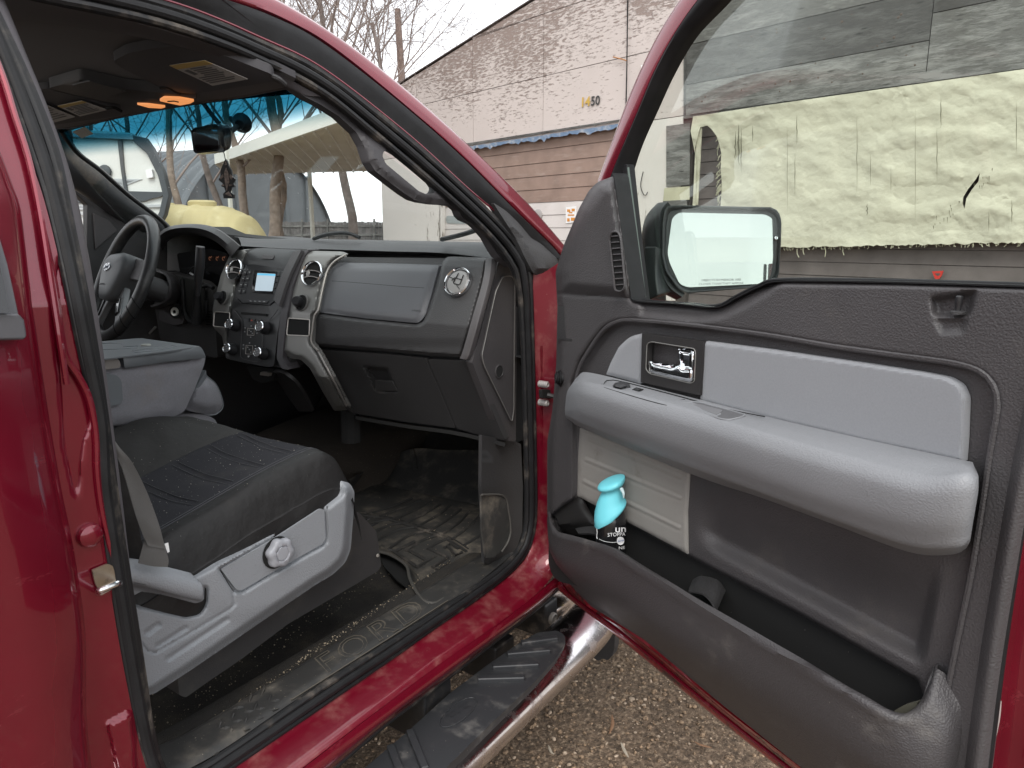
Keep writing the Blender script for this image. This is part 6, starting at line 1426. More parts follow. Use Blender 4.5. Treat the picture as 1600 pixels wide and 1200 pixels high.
MB().tube(on(X(-1.662), [(322, 587), (338, 601), (347, 623), (348, 637), (338, 647), (325, 649)], .0), .0015, 6, n=30).build('piping', GREYD, cons)
MB().panel(rc([(303, 611), (318, 586), (322, 578), (323, 590), (312, 605), (304, 618)], 2), X(-1.668), .06).build('restraint_post_cover', GREYD, cons, bevel=.004)
low = rc([(150, 690), (220, 668), (262, 655), (300, 648), (322, 648, 6), (336, 655, 5), (343, 670, 4), (344, 690), (300, 720), (150, 740)], 5)
MB().panel(low, X(-1.69), .24, h=.0, grid=7, relief=lambda a, b: .03*ss(0, 14, sdf(a, b, low))).build('centre_seat_cushion', FAB, cons, weld=1e-5, angle=60)
# loose belts and buckle on the centre seat
BKL = mat('slate_webbing', (.115, .12, .125), .75, sheen=.3, bump=('weave', 420, .7, .0012))
def strap(P0, P1, m, par, name, t=.0015, x=-1.648): MB().loft([on(X(x), P0), on(X(x+.004), P1)], n=24, thick=t).build(name, m, par)
strap([(173, 692), (205, 680), (228, 668), (240, 664)], [(200, 702), (215, 692), (233, 676), (246, 668)], BKL, cons, 'lap_belt')
strap([(238, 680), (255, 672), (272, 656)], [(226, 676), (246, 668), (262, 657)], BKL, cons, 'lap_belt', x=-1.645)
MB().panel(rc([(197, 674), (215, 673), (232, 670), (226, 680), (204, 676)], 1), X(-1.64), .008, h=.004).build('belt_latch', BLK, cons, bevel=.002)
MB().panel(rc([(217, 682), (238, 668), (245, 670), (224, 685)], 2), X(-1.64), .012, h=.012).build('belt_buckle', mat('buckle_black', (.02, .02, .022), .35), cons, bevel=.003)
MB().lathe(X(-1.64)(221, 683, .014), (1, 0, 0), [(.004, 0), (.003, .003), (0, .0035)], 12).build('buckle_screw', CHR, cons)
# =============== floor mat (its own thing) ===============
fmat = thing('floor_mat', Z(-.915)(660, 840), 'dusty black rubber floor mat with moulded ribs in the passenger footwell', 'floor mat')
MZ = Z(-.912)
base = rc([(545, 768), (560, 749), (620, 762), (690, 777), (757, 791), (762, 810), (775, 860), (768, 872), (690, 925), (652, 915), (640, 893), (600, 868), (575, 850), (560, 815)], 5)
rib_l = []
def mrel(a, b): return .004*noise.noise(Vector((a*.02, b*.03, 0)))+.002*noise.noise(Vector((a*.07, b*.09, 3)))
MB().panel(base, MZ, .006, grid=6, relief=mrel).build('mat_base', MATM, fmat, weld=1e-5)
# raised front (toe) part, left wall
toe0 = on(MZ, [(545, 768), (560, 749), (620, 762), (690, 777), (757, 791)]); TP = Plane((0, 1.9, -.915), (0, -.66, .75))
def at_y(px, py, y): return Plane((0, y, 0), (0, -1, 0))(px, py)
t_top = [X(-1.80)(547, 750), TP(590, 727), TP(640, 702), TP(700, 703), TP(756, 703)]
t_mid = [a.lerp(b, .5)+Vector((0, .005, -.012)) for a, b in zip(toe0, t_top)]
MB().loft([toe0, t_mid, t_top], n=40, sub=8, thick=.005).build('toe_wall', MATM, fmat)
MB().tube([TP(650, 735), TP(648, 720), TP(644, 704)], .010, 8, n=10).build('mat_fold', MATM, fmat)
# right upturned wall by the kick panel
RW = X(-1.012)
rw = rc([(752, 773, 2), (787, 775, 3), (795, 800), (798, 828), (794, 846, 4), (784, 860, 4), (771, 871), (759, 872), (753, 830)], 2)
MB().panel(rw, RW, .005, grid=5, relief=lambda a, b: -.006*ss(0, 20, b-775)*0+.004*noise.noise(Vector((a*.05, b*.03, 1)))).build('side_wall', MATM, fmat, weld=1e-5)
# bottom lip curling up toward the seat and the sill
lip_in = on(MZ, [(595, 852), (612, 866), (640, 885), (652, 905), (662, 925), (680, 928), (720, 905), (768, 872)], .0)
lip_out = [Z(-.872)(592, 863), Z(-.868)(610, 868), Z(-.862)(634, 884), Z(-.862)(640, 905), Z(-.85)(654, 930), Z(-.845)(673, 943), Z(-.848)(700, 931), Z(-.85)(783, 868)]
MB().loft([lip_in, [a.lerp(b, .55)+Vector((0, 0, -.006)) for a, b in zip(lip_in, lip_out)], lip_out], n=60, sub=4, thick=.005).build('mat_lip', MATM, fmat)
MB().tube([p+Vector((0, 0, .001)) for p in lip_out], .0034, 6, n=60).build('mat_lip_edge', mat('pale_rubber_edge', (.07, .066, .06), .6), fmat)
MB().panel(rc([(592, 861), (634, 884), (641, 905), (650, 928), (620, 906), (600, 884)], 3), Z(-.895), .004).build('mat_lip_underside', BLK, fmat)
MB().tube([RW(*p, .003) for p in [(753, 773), (787, 775), (795, 800), (798, 828), (794, 846), (784, 862)]], .0026, 6, n=30).build('wall_edge', mat('pale_rubber_edge', (.07, .066, .06), .6), fmat)
rm = mat('mat_rib_rubber', (.022, .021, .020), .7, dust=(DUSTC, 12, .5, .85))
mb = MB(); MR = lambda x, y: MZ(x, y)+Vector((0, 0, mrel(x, y)+.0025))
spine = [(556, 806), (600, 812), (640, 822), (680, 836), (706, 848), (729, 862)]
mb.tube([MR(*p) for p in spine], .0045, 6, n=40); mb.tube([MR(x+3, y-4.5) for x, y in spine], .0022, 6, n=40)
for (a, b, c) in (((572, 806), (610, 793), (644, 780)), ((592, 809), (630, 793), (658, 783)), ((612, 814), (650, 797), (674, 787)), ((632, 818), (665, 803), (688, 790)), ((650, 824), (684, 806), (704, 791)), ((672, 830), (700, 812), (720, 797)), ((690, 837), (716, 818), (734, 799)), ((706, 844), (732, 824), (750, 806)), ((725, 853), (742, 842), (757, 833)),
    ((560, 826), (590, 816), (612, 813)), ((562, 842), (610, 822), (636, 817)), ((566, 858), (620, 830), (652, 824)), ((603, 862), (640, 838), (672, 829)), ((634, 862), (660, 846), (690, 835)), ((668, 860), (684, 850), (702, 842))):
    mb.tube([MR(*a), MR(*b), MR(*c)], .0048, 6, n=12)
for P_ in ([(615, 863), (650, 886)], [(640, 862), (668, 878)], [(606, 861), (618, 862), (648, 848)], [(672, 860), (700, 873), (676, 888), (684, 893), (702, 880)], [(700, 855), (712, 869), (722, 863)], [(650, 888), (680, 871)], [(694, 858), (704, 851), (716, 858)]):
    mb.tube([MR(*p) for p in P_], .0052, 6)
mb.build('moulded_rib', rm, fmat)
mb = MB(); rnd = random.Random(77)
for _ in range(160):
    x, y = rnd.uniform(560, 790), rnd.uniform(710, 905); r = .0004+.0009*rnd.random()**3
    mb.box(MZ(x, y)+Vector((0, 0, .006)), (r*2, r*1.7, r*1.3))
gg = mb.build('grit', mat('sand_grit', (.50, .42, .30), .9), None, weld=0); tag(gg, 'sparse grit lying on the black rubber floor mat', 'grit', kind='stuff')
# =============== the open door ===============
Dm = DOOR(.885); Do = DOOR(.935)
# red shell with the window frame
tl = [(883, 903), (923, 947), (1007, 1000), (1127, 1100), (1200, 1158), (1260, 1206), (1330, 1262)]
bl_ = [(872, 912), (877, 924), (960, 990), (1087, 1094), (1200, 1184), (1240, 1215), (1310, 1270)]
sh0 = [Do(*p, .03) for p in tl]; sh1 = [Do(*p, .012) for p in [(a[0]*.7+b[0]*.3, a[1]*.7+b[1]*.3) for a, b in zip(tl, bl_)]]; sh2 = [Do(*p, .0) for p in bl_]
door = MB().loft([[p+DN*.05 for p in sh0], sh0, sh1, [a.lerp(b, .6)-DN*.004 for a, b in zip(sh1, sh2)], sh2, [p+DN*.02 for p in sh2]], n=60, sub=3, thick=.002).build('front_door', mat('red_door_edge', (.25, .006, .016), .34, .2, 1, dust=((.05, .02, .018), 22, .50, .64)), truck, angle=50)
# hem bead along the lower edge
MB().tube([Do(a*.35+c*.65, b*.35+d*.65, .018) for (a, b), (c, d) in zip(tl, bl_)], .004, 8, n=50).build('hem_bead', RED, door)
# rear edge
re = [(1700, 300), (1660, 500), (1625, 650), (1600, 800), (1570, 1000), (1545, 1190), (1530, 1300)]
MB().loft([[Do(x-4, y, .03) for x, y in re], [Do(x+4, y, .035) for x, y in re], [Do(x+16, y, .01) for x, y in re], [Do(x+40, y, -.01) for x, y in re], [Do(x+140, y, -.012) for x, y in re]], n=40, sub=3, thick=.003).build('door_edge', RED, door)
MB().tube([Do(x-1, y, .045) for x, y in re], .0045, 8, n=40).build('edge_seal', RUB, door)
MB().tube([Do(x-12, y, .043) for x, y in re], .003, 8, n=40).build('edge_seal', RUB, door)
MB().tube([Do(x, y, .036) for x, y in ((1562, 1095), (1560, 1120), (1554, 1150), (1551, 1158))], .002, 6, n=10).build('chipped_edge', mat('paint_chip', (.35, .3, .28), .7), door)
# window frame: red outside, black rubber inside
fr_o = [(936, 284), (948, 252), (965, 205), (985, 152), (1008, 100), (1035, 48), (1066, 0), (1100, -45), (1150, -90), (1250, -135), (1400, -160), (1640, -175), (1750, -120), (1790, 100), (1780, 430)]
fr_m = [(953, 282), (962, 258), (980, 215), (1000, 168), (1022, 115), (1052, 58), (1090, 2), (1122, -28), (1165, -60), (1255, -98), (1400, -125), (1620, -140), (1715, -90), (1745, 110), (1738, 430)]
fr_i = [(975, 275), (983, 248), (995, 215), (1016, 168), (1040, 115), (1074, 56), (1120, 6), (1140, -15), (1180, -38), (1265, -72), (1400, -95), (1605, -110), (1690, -70), (1718, 120), (1712, 430)]
FO, FM, FI = [Do(*p, .012) for p in fr_o], [Do(*p, .022) for p in fr_m], [Do(*p, .008) for p in fr_i]
MB().loft([[p+DN*.03 for p in FO], FO, [a.lerp(b, .3)-DN*.006 for a, b in zip(FO, FM)], [a.lerp(b, .75)-DN*.004 for a, b in zip(FO, FM)], FM], n=90, sub=2, thick=.003).build('window_frame', RED, door, angle=60)
MB().loft([FM, [a.lerp(b, .35)-DN*.006 for a, b in zip(FM, FI)], [a.lerp(b, .75)-DN*.003 for a, b in zip(FM, FI)], FI, [p+DN*.02 for p in FI]], n=90, sub=2, thick=.002).build('frame_rubber', RUB, door, angle=60)
MB().tube([Do(*p, .020) for p in [(a[0]*.5+b[0]*.5, a[1]*.5+b[1]*.5) for a, b in zip(fr_o, fr_m)]], .0022, 6, n=90).build('frame_groove', mat('dark_red_groove', (.09, .004, .008), .4), door)
MB().panel([(972, 258), (979, 256), (986, 320), (995, 400), (1004, 470), (996, 471), (985, 390), (976, 310)], Do, .02, h=.015).build('glass_run', RUB, door, bevel=.002)
MB().tube([Do(*p, .012) for p in [(981, 262), (990, 330), (999, 400), (1008, 470)]], .003, 6, n=20).build('glass_run', mat('greenish_edge', (.10, .13, .115), .3), door)
gl_ = [(978, 262), (995, 215), (1016, 168), (1040, 115), (1074, 56), (1120, 6), (1180, -38), (1265, -72), (1400, -95), (1605, -110), (1690, -70), (1718, 120), (1712, 460), (1225, 460), (1100, 500), (1000, 490)]
MB().panel(gl_, DOOR(.945), .004).build('door_glass', glass('door_window_glass', (.93, .96, .935), .13), door)
# ---- trim panel as one relief surface ----
TO = [(868, 425, 4), (880, 385), (905, 325), (920, 298, 5), (934, 284, 6), (959, 275, 3), (970, 350), (985, 455, 3), (992, 469, 2), (1060, 474), (1118, 479, 5), (1150, 464, 10), (1185, 447, 10), (1222, 438, 6), (1400, 440), (1600, 446), (1680, 448), (1660, 520), (1624, 650), (1597, 800), (1567, 1000), (1543, 1200), (1535, 1262), (1330, 1264), (1260, 1206), (1200, 1158), (1127, 1100), (1007, 1000), (923, 947), (883, 905), (868, 880, 4), (858, 850), (855, 800), (855, 690), (863, 640), (869, 570), (871, 480)]
TO = rc(TO, 2)
R1 = rc([(898, 640), (893, 600), (905, 565), (925, 535), (945, 512), (962, 504, 8), (989, 501), (1100, 511), (1200, 524), (1300, 541), (1400, 555), (1490, 567, 8), (1533, 580, 10), (1555, 603, 10), (1560, 635), (1547, 710), (1533, 800), (1518, 900), (1492, 1020), (1470, 1130), (1300, 1120), (1100, 1000), (960, 900), (898, 860)], 6)
grip_w = rc([(1455, 465), (1525, 455, 5), (1520, 478), (1512, 498), (1505, 520), (1470, 522), (1460, 500)], 6)
sillr = [(1003, 460), (1120, 470), (1150, 455), (1225, 430), (1200, 455), (1165, 476), (1130, 492), (1090, 500), (1003, 490)]
rearlip = [(1640, 500), (1600, 700), (1572, 900), (1540, 1120), (1520, 1262)]
bulge = rc([(1075, 745), (1200, 775), (1300, 815), (1400, 850), (1478, 868), (1475, 930), (1462, 1000), (1440, 1062), (1330, 1010), (1200, 935), (1130, 885), (1085, 820)], 8)
cavp = [(860, 806), (880, 788), (905, 773), (1075, 866), (1250, 957), (1436, 1061), (1448, 1090), (1430, 1120), (1390, 1125), (1250, 1060), (1100, 975), (960, 895), (885, 866)]
def dtr(px, py):
    h = np.zeros(px.shape); d = nsdf(px, py, R1); h -= .017*vss(-6, 6, d)
    h += .012*vss(0, 10, nsdf(px, py, TO))
    h += .012*vss(0, 22, nsdf(px, py, [(872, 458), (870, 420), (905, 325), (934, 284), (970, 274), (998, 470), (900, 462)]))*(px < 1010)*(py < 560)
    g_ = nsdf(px, py, grip_w); h -= .014*vss(-5, 9, g_)*vss(-498, -488, -py)
    h -= .006*vss(-5, 9, g_)*vss(493, 503, py)
    h -= .010*vss(-8, 6, nsdf(px, py, sillr))
    # concave scoop above the pocket: deepens downwards, comes forward again in a lip
    sl = py-(868+(px-1078)*.545)                                     # px below (+) or above (-) the pocket's back edge
    w = vss(1078, 1130, px)*vss(-1482, -1458, -px-(py-867)*.20)*vss(-1200, -740, sl*0-900)
    top = py-(745+(px-1078)*.325)
    dep = vss(-4, 120, top)*vss(18, 60, -sl)
    h -= .040*w*dep*(d > 0)
    h -= .004*vss(1.0, 3.0, top)*0
    h -= .026*vss(-1, 5, nsdf(px, py, cavp))
    h -= .003*vss(-3, -.6, -nseg(px, py, (868, 459), (1000, 466)))
    return h
trim = MB().panel(TO, Dm, .012, grid=3.2, vrel=dtr).build('trim_panel', TRIM, door, weld=1e-5, angle=75)
ev = [(956, 270), (960, 280), (970, 350), (985, 455), (992, 469), (1060, 474), (1118, 479), (1150, 464), (1185, 447), (1222, 438), (1400, 440), (1600, 446), (1700, 449)]
MB().loft([[Dm(x, y, .010)+DN*t for x, y in ev] for t in (0, .015, .036)], n=90, thick=.002).build('window_reveal', RUB, door)
# moulded beads: round the insert and down the rear of the panel
bead = [(897, 612), (905, 575), (925, 540), (945, 514), (964, 503), (989, 500), (1100, 510), (1200, 523), (1300, 540), (1400, 554), (1488, 566), (1530, 578), (1553, 600), (1560, 635), (1548, 710), (1535, 800), (1518, 900), (1493, 1020), (1478, 1100)]
MB().tube([Dm(x, y, .0085) for x, y in bead], .0045, 8, n=120).build('moulded_bead', TRIM, door)
MB().loft([[Dm(x+dx, y, hh) for x, y in ((1672, 452), (1640, 560), (1606, 720), (1578, 880), (1552, 1040), (1532, 1190), (1525, 1262))] for dx, hh in ((-26, .009), (-14, .022), (-2, .024), (12, .010))], n=40, sub=4, thick=.002).build('rear_lip', TRIM, door, angle=70)
# sail vent
vo_ = rc([(952, 372, 5), (956, 362, 6), (966, 362, 6), (970, 372), (976, 440), (976, 450, 5), (970, 456, 5), (961, 454, 5)], 4)
MB().tube([Dm(x, y, .029) for x, y in vo_], .0022, 6, closed=True).build('demister_vent', TRIM, door)
MB().panel(vo_, Dm, .002, h=.0265).build('vent_dark', BLK, door)
mb = MB()
for i in range(9):
    t = (i+.6)/9.3; x = 953+9.5*t; y = 364+88*t; mb.tube([Dm(x+1, y, .028), Dm(x+13.5, y-1, .028)], .0016, 5)
mb.build('vent_slat', TRIM, door)
# insert panel
insr = rc([(947, 585, 2), (955, 565), (967, 542), (984, 526, 8), (1003, 521), (1100, 533), (1200, 546), (1350, 568), (1440, 582), (1480, 590, 8), (1500, 602, 8), (1508, 622, 6), (1506, 680), (1503, 722, 2), (1350, 690), (1200, 655), (1050, 617)], 3)
insL = rc([(947, 585, 2), (955, 565), (967, 542), (984, 526, 8), (1003, 521, 1), (1001, 600, 1)], 3)
insR = rc([(1099, 533, 1), (1200, 546), (1350, 568), (1440, 582), (1480, 590, 8), (1500, 602, 8), (1508, 622, 6), (1506, 680), (1503, 722, 2), (1350, 690), (1200, 655), (1094, 628, 1)], 3)
for I_ in (insL, insR): MB().panel(I_, Dm, .012, h=.0085, grid=3, vrel=lambda a, b: .004*vss(0, 5, nsdf(a, b, I_))).build('fabric_insert', FABB, door, weld=1e-5)
HBZ = mat('handle_bezel', (.026, .024, .024), .42, bump=('grain', 900, .3, .0006))
bz = rc([(1003, 521), (1099, 534), (1094, 618), (1001, 597)], 1)
hp_ = rc([(1011, 537, 5), (1018, 534), (1085, 545, 4), (1087, 552), (1085, 596, 4), (1079, 599), (1015, 584, 4), (1009, 577)], 4)
bzo = MB().panel(bz, Dm, .014, h=.0155, holes=(hp_,)).build('handle_bezel', HBZ, door, bevel=.001)
MB().tube([Dm(x, y, .0160) for x, y in hp_], .0011, 6, closed=True).build('handle_rim', SATIN, door)
MB().panel(hp_, Dm, .004, h=-.020).build('handle_cup', BLK, door)
MB().loft([[Dm(x, y, .014) for x, y in hp_], [Dm(x, y, -.022) for x, y in hp_]], n=50, closed=True).build('handle_cup', mat('cup_black', (.014, .013, .013), .5), door)
hl = rc([(1013, 564, 2), (1030, 567), (1050, 571, 3), (1058, 569, 3), (1060, 560), (1060, 544.5, 2), (1084, 548, 3), (1085, 590), (1083, 597, 3), (1077, 599, 2), (1040, 591), (1013, 583, 2)], 2)
MB().panel(hl, Dm, .010, h=.014, grid=3, relief=lambda a, b: .007*ss(0, 6, sdf(a, b, hl))-.006*ss(1062, 1066, a)*ss(1082, 1078, a)*ss(580, 574, b)).build('door_handle', CHR, door, weld=1e-5, angle=60)
# map pocket panel
mp_ = rc([(906, 668, 2), (990, 700), (1078, 738, 1), (1074, 800), (1075, 866, 1), (1000, 826), (902, 775, 2), (903, 715)], 2)
RIBS = [((919, 685), (1062, 745)), ((916, 718), (1062, 778)), ((912, 752), (1060, 824)), ((960, 683), (1064, 722))]
MPM = mat('pocket_panel_cloth', (.29, .275, .255), .8, bump=('weave', 330, .5, .0008), dust=((.14, .12, .10), 14, .55, .9))
def mpr(a, b):
    h = .004*ss(0, 4, sdf(a, b, mp_))
    for p, q in RIBS: h += .0035*ss(4.5, 1.0, seg_d(a, b, p, q))-.0015*ss(7, 4, seg_d(a, b, p, q))
    return h
MB().panel(mp_, Dm, .008, h=-.003, grid=2.6, relief=mpr).build('pocket_panel', MPM, door, weld=1e-5, angle=70)
# pocket: cavity back, floor, bulged front wall
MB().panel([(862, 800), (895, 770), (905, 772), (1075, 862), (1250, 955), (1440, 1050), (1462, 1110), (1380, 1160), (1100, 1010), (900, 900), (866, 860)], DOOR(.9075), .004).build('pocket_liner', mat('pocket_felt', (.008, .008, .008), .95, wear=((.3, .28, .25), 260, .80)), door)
rimc = [(858, 800), (862, 818), (873, 832), (895, 838), (925, 845), (950, 853), (970, 862), (1000, 882), (1050, 913), (1100, 944), (1200, 1001), (1300, 1060), (1375, 1104), (1400, 1116), (1420, 1116), (1438, 1100), (1450, 1068), (1458, 1040)]
hr = [.0, .045, .066, .078, .082, .084, .084, .085, .085, .085, .085, .083, .076, .067, .055, .040, .022, .004]
rimp = [Dm(p[0], p[1], h) for p, h in zip(rimc, hr)]
def off(p, dx, dy, dh): return None
w_cr = [(857, 806), (859, 826), (868, 842), (890, 850), (920, 858), (945, 866), (965, 877), (995, 898), (1045, 930), (1095, 962), (1195, 1019), (1295, 1078), (1372, 1124), (1402, 1136), (1430, 1134), (1454, 1110), (1466, 1078), (1474, 1052)]
w_md = [(856, 812), (858, 842), (864, 864), (880, 884), (905, 900), (935, 915), (960, 930), (990, 950), (1035, 982), (1090, 1020), (1190, 1085), (1290, 1150), (1370, 1200), (1420, 1215), (1455, 1205), (1478, 1150), (1488, 1105), (1494, 1070)]
w_bt = [(857, 830), (860, 860), (866, 882), (880, 902), (903, 922), (930, 944), (955, 960), (990, 985), (1030, 1013), (1085, 1057), (1180, 1132), (1270, 1205), (1340, 1262), (1410, 1270), (1470, 1262), (1494, 1190), (1504, 1130), (1508, 1080)]
tp = [0]*15+[.002, .008, .014]
wall_ = [[Dm(p[0], p[1], h*.90-.004) for p, h in zip([(x+3, y+16) for x, y in rimc], hr)], [Dm(p[0], p[1], max(h-.003, 0)) for p, h in zip([(x+1.5, y+2) for x, y in rimc], hr)], [p+DN*t for p, t in zip(rimp, tp)], [Dm(p[0], p[1], h+.006) for p, h in zip([(x*.6+a*.4, y*.6+b*.4) for (x, y), (a, b) in zip(rimc, w_cr)], hr)], [Dm(p[0], p[1], h*.98+.004) for p, h in zip(w_cr, hr)], [Dm(p[0], p[1], h*.78+.006-t*.5) for p, h, t in zip(w_md, hr, tp)], [Dm(p[0], p[1], .012-t*.4) for p, t in zip(w_bt, tp)]]
TRP = mat('pocket_wall_plastic', (.054, .050, .052), .5, bump=('grain', 430, .6, .0014), dust=((.14, .13, .12), 10, .55, .82), wear=((.2, .185, .165), 170, .80))
MB().loft(wall_, n=110, sub=5, thick=.002).build('door_pocket', TRP, door, angle=70)
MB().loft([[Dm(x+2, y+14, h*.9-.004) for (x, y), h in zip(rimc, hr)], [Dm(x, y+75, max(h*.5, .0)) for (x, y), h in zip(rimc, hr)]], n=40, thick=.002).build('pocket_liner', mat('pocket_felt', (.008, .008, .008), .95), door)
# pale lint caught in the far corner of the pocket, little divider and bowl
MB().panel(rc([(1396, 1111), (1412, 1102), (1434, 1096), (1432, 1108), (1418, 1117), (1404, 1116)], 3), DOOR(.86), .01).build('pocket_end', mat('dusty_pocket_end', (.10, .095, .07), .9), door)
MB().loft([[DOOR(.895)(x, y) for x, y in ((1084, 908), (1096, 902), (1120, 908), (1132, 924))], [DOOR(.86)(x, y) for x, y in ((1078, 922), (1098, 918), (1118, 926), (1124, 940))], [DOOR(.83)(x, y) for x, y in ((1076, 926), (1098, 930), (1112, 944), (1116, 958))]], n=16, sub=4, thick=.003).build('pocket_divider', TRIMD, door)
bw = [(866, 800), (880, 786), (895, 777), (905, 778), (906, 800), (902, 822), (892, 832)]
MB().loft([[DOOR(.893)(x, y) for x, y in ((862, 800), (880, 784), (903, 774), (915, 790))], [DOOR(.885)(x, y) for x, y in ((868, 806), (885, 795), (904, 786), (920, 800))], [DOOR(.875)(x, y) for x, y in ((872, 812), (890, 806), (910, 800), (928, 812))], [DOOR(.87)(x, y) for x, y in ((876, 822), (896, 820), (918, 818), (932, 822))], [DOOR(.90)(x, y) for x, y in ((880, 832), (900, 834), (920, 834), (934, 834))]], n=20, sub=4, thick=.003).build('cup_well', mat('cup_well_black', (.020, .019, .019), .35), door)
MB().loft([[DOOR(.875)(x, y) for x, y in ((900, 828), (915, 824), (936, 822))], [DOOR(.845)(x, y) for x, y in ((905, 836), (925, 836), (940, 840))]], n=10, thick=.004).build('cup_shelf', TRIMD, door)
# armrest
arm = [
 ([(893, 604), (905, 588), (925, 584), (1050, 615), (1200, 653), (1350, 688), (1503, 721), (1517, 726), (1525, 742)], [.012, .012, .012, .012, .012, .012, .012, .012, .03]),
 ([(891, 606), (902, 596), (924, 593), (1045, 622), (1200, 664), (1350, 702), (1498, 727), (1515, 731), (1526, 745)], [.02, .03, .036, .042, .046, .046, .04, .034, .04]),
 ([(888, 611), (901, 600), (930, 602), (1042, 632), (1200, 680), (1340, 719), (1440, 745), (1512, 742), (1526, 750)], [.03, .048, .066, .074, .076, .076, .074, .066, .045]),
 ([(886, 620), (897, 614), (925, 620), (1036, 652), (1195, 703), (1330, 742), (1435, 768), (1508, 764), (1525, 770)], [.03, .054, .076, .084, .086, .086, .084, .072, .045]),
 ([(884, 640), (895, 638), (920, 645), (1030, 683), (1190, 740), (1325, 785), (1430, 812), (1500, 812), (1518, 812)], [.03, .052, .07, .078, .080, .080, .078, .066, .04]),
 ([(884, 648), (895, 653), (917, 663), (1045, 715), (1190, 768), (1310, 812), (1420, 849), (1490, 852), (1513, 845)], [.026, .04, .052, .058, .060, .060, .058, .05, .034]),
 ([(886, 652), (896, 659), (914, 669), (1078, 738), (1190, 776), (1305, 818), (1420, 860), (1487, 864), (1508, 854)], [.016, .012, .012, .012, .012, .012, .012, .012, .016])]
AR = [[Dm(p[0], p[1], h) for p, h in zip(P_, H_)] for P_, H_ in arm]
def mixr(A_, B_, t): return [a.lerp(b, t) for a, b in zip(A_, B_)]
cr2, cr3 = mixr(AR[1], AR[2], .80), mixr(AR[2], AR[3], .30)
AR = [AR[0], AR[1], cr2, AR[2], cr3, AR[3], AR[4], mixr(AR[4], AR[5], .8), AR[5], mixr(AR[5], AR[6], .4), AR[6]]
arms = MB().loft(AR, n=90, sub=3, thick=.002).build('armrest', GREYP, door, angle=80)
class ArmTop:
    a, b, c = Dm(925, 590, .033), Dm(1350, 698, .042), Dm(1200, 676, .074); n = (b-a).cross(c-a).normalized()
    if n.z < 0: n = -n
    pl = Plane(a, n)
    def __call__(s, px, py, h=0): return s.pl(px, py, h)
AT = ArmTop()
MB().tube([AT(*p, .002) for p in [(943, 601), (950, 594), (975, 597), (1068, 621), (1120, 636), (1195, 651)]], .0009, 6, n=30).tube([AT(*p, .002) for p in [(941, 600), (946, 606), (1040, 633), (1052, 628), (1070, 624)]], .0008, 6, n=30).build('panel_gap', BLK, arms)
MB().panel(rc([(957, 603), (961, 598), (972, 596), (984, 600), (985, 603), (975, 604), (962, 606)], 1.5), AT, .006, h=.006).build('window_switch', BTN, arms, bevel=.0015)
MB().panel(rc([(958, 603), (966, 600), (980, 602), (970, 606)], 1), AT, .002, h=.0085).build('switch_rocker', GLB, arms, bevel=.0005)
MB().panel(rc([(987, 609), (994, 605), (1006, 608), (1000, 612)], 1), AT, .004, h=.0035).build('lock_switch', BLK, arms, bevel=.001)
MB().panel(rc([(991, 608), (994, 606), (1000, 608), (997, 610)], .5), AT, .002, h=.006).build('switch_rocker', BTN, arms)
gp_ = rc([(1063, 632, 4), (1084, 628, 4), (1094, 629), (1165, 648, 3), (1158, 652), (1140, 656, 4), (1128, 655), (1070, 637)], 4)
MB().panel(gp_, AT, .002, h=.0022).build('grip_recess', mat('grip_recess_grey', (.10, .10, .105), .5), arms)
MB().tube([AT(*p, .0022) for p in gp_], .0016, 6, closed=True).build('recess_lip', GREYP, arms)
MB().panel(rc([(1078, 633), (1092, 631), (1130, 641), (1120, 648)], 3), AT, .002, h=.003).build('recess_floor', mat('recess_floor_grey', (.16, .16, .168), .5), arms)
# lock pin
lp_ = Dm(1496, 489, .012)
MB().lathe(lp_, (0, 0, 1), [(.0085, -.001), (.0085, .0015), (.006, .003), (.004, .003)], 20).build('lock_ferrule', TRIMD, door)
MB().lathe(lp_, (0, 0, 1), [(.0036, 0), (.0036, .010), (.0042, .012), (.0042, .019), (.003, .0205), (0, .021)], 16).build('lock_pin', BTN, door)
# wiring boot on the front edge
for q, (r, o_) in enumerate(((.018, 0), (.0145, .005), (.0115, .009))):
    MB().lathe(Dm(876, 591, .012), (-.75, -.6, 0), [(r, o_), (r*1.05, o_+.002), (r*.95, o_+.004), (r*.78, o_+.002), (r*.72, o_-.006)], 28, u=(0, 0, 1)).build('cable_grommet', RUB, door)
MB().panel(rc([(872, 478), (881, 478), (884, 528), (893, 529), (893, 532), (871, 530)], 1), Dm, .002, h=.0135).build('trim_step', TRIMD, door)
# door outside skin
MB().loft([[Do(x, y, -.02) for x, y in ((868, 470), (1000, 510), (1300, 475), (1700, 478))], [Do(x, y, -.05) for x, y in ((866, 600), (1000, 640), (1300, 740), (1650, 800))], [Do(x, y, -.03) for x, y in ((872, 912), (960, 990), (1240, 1215), (1560, 1500))]], n=30, sub=6, thick=.003).build('door_skin', RED, door)
# side mirror outside the glass
mh0 = rc([(1040, 322, 8), (1060, 321), (1204, 324, 8), (1216, 329, 6), (1221, 345), (1220, 380), (1217, 430, 8), (1210, 443, 5), (1196, 448), (1075, 458), (1060, 452, 10), (1040, 425, 8), (1034, 398), (1036, 345)], 6)
class MP(MMap): 
    pl = Plane((-.37, 1.07, 0), (-.45, -.89, 0)); 
    pl = Plane(DOOR(1.08)(1128, 388), Vector((.475, -.87, .09))); n = pl.n
MPP = MP()
MH = mat('mirror_black_plastic', (.022, .025, .027), .4)
mirr = MB().loft([[MPP(x, y, -.004) for x, y in mh0], [MPP(x, y, .004) for x, y in mh0], [MPP((x-1128)*.955+1128, (y-388)*.93+389, .0) for x, y in mh0], [MPP((x-1128)*.94+1128, (y-388)*.91+389, -.0035) for x, y in mh0]], n=80, closed=True, sub=2).build('mirror_frame', MH, door, angle=60)
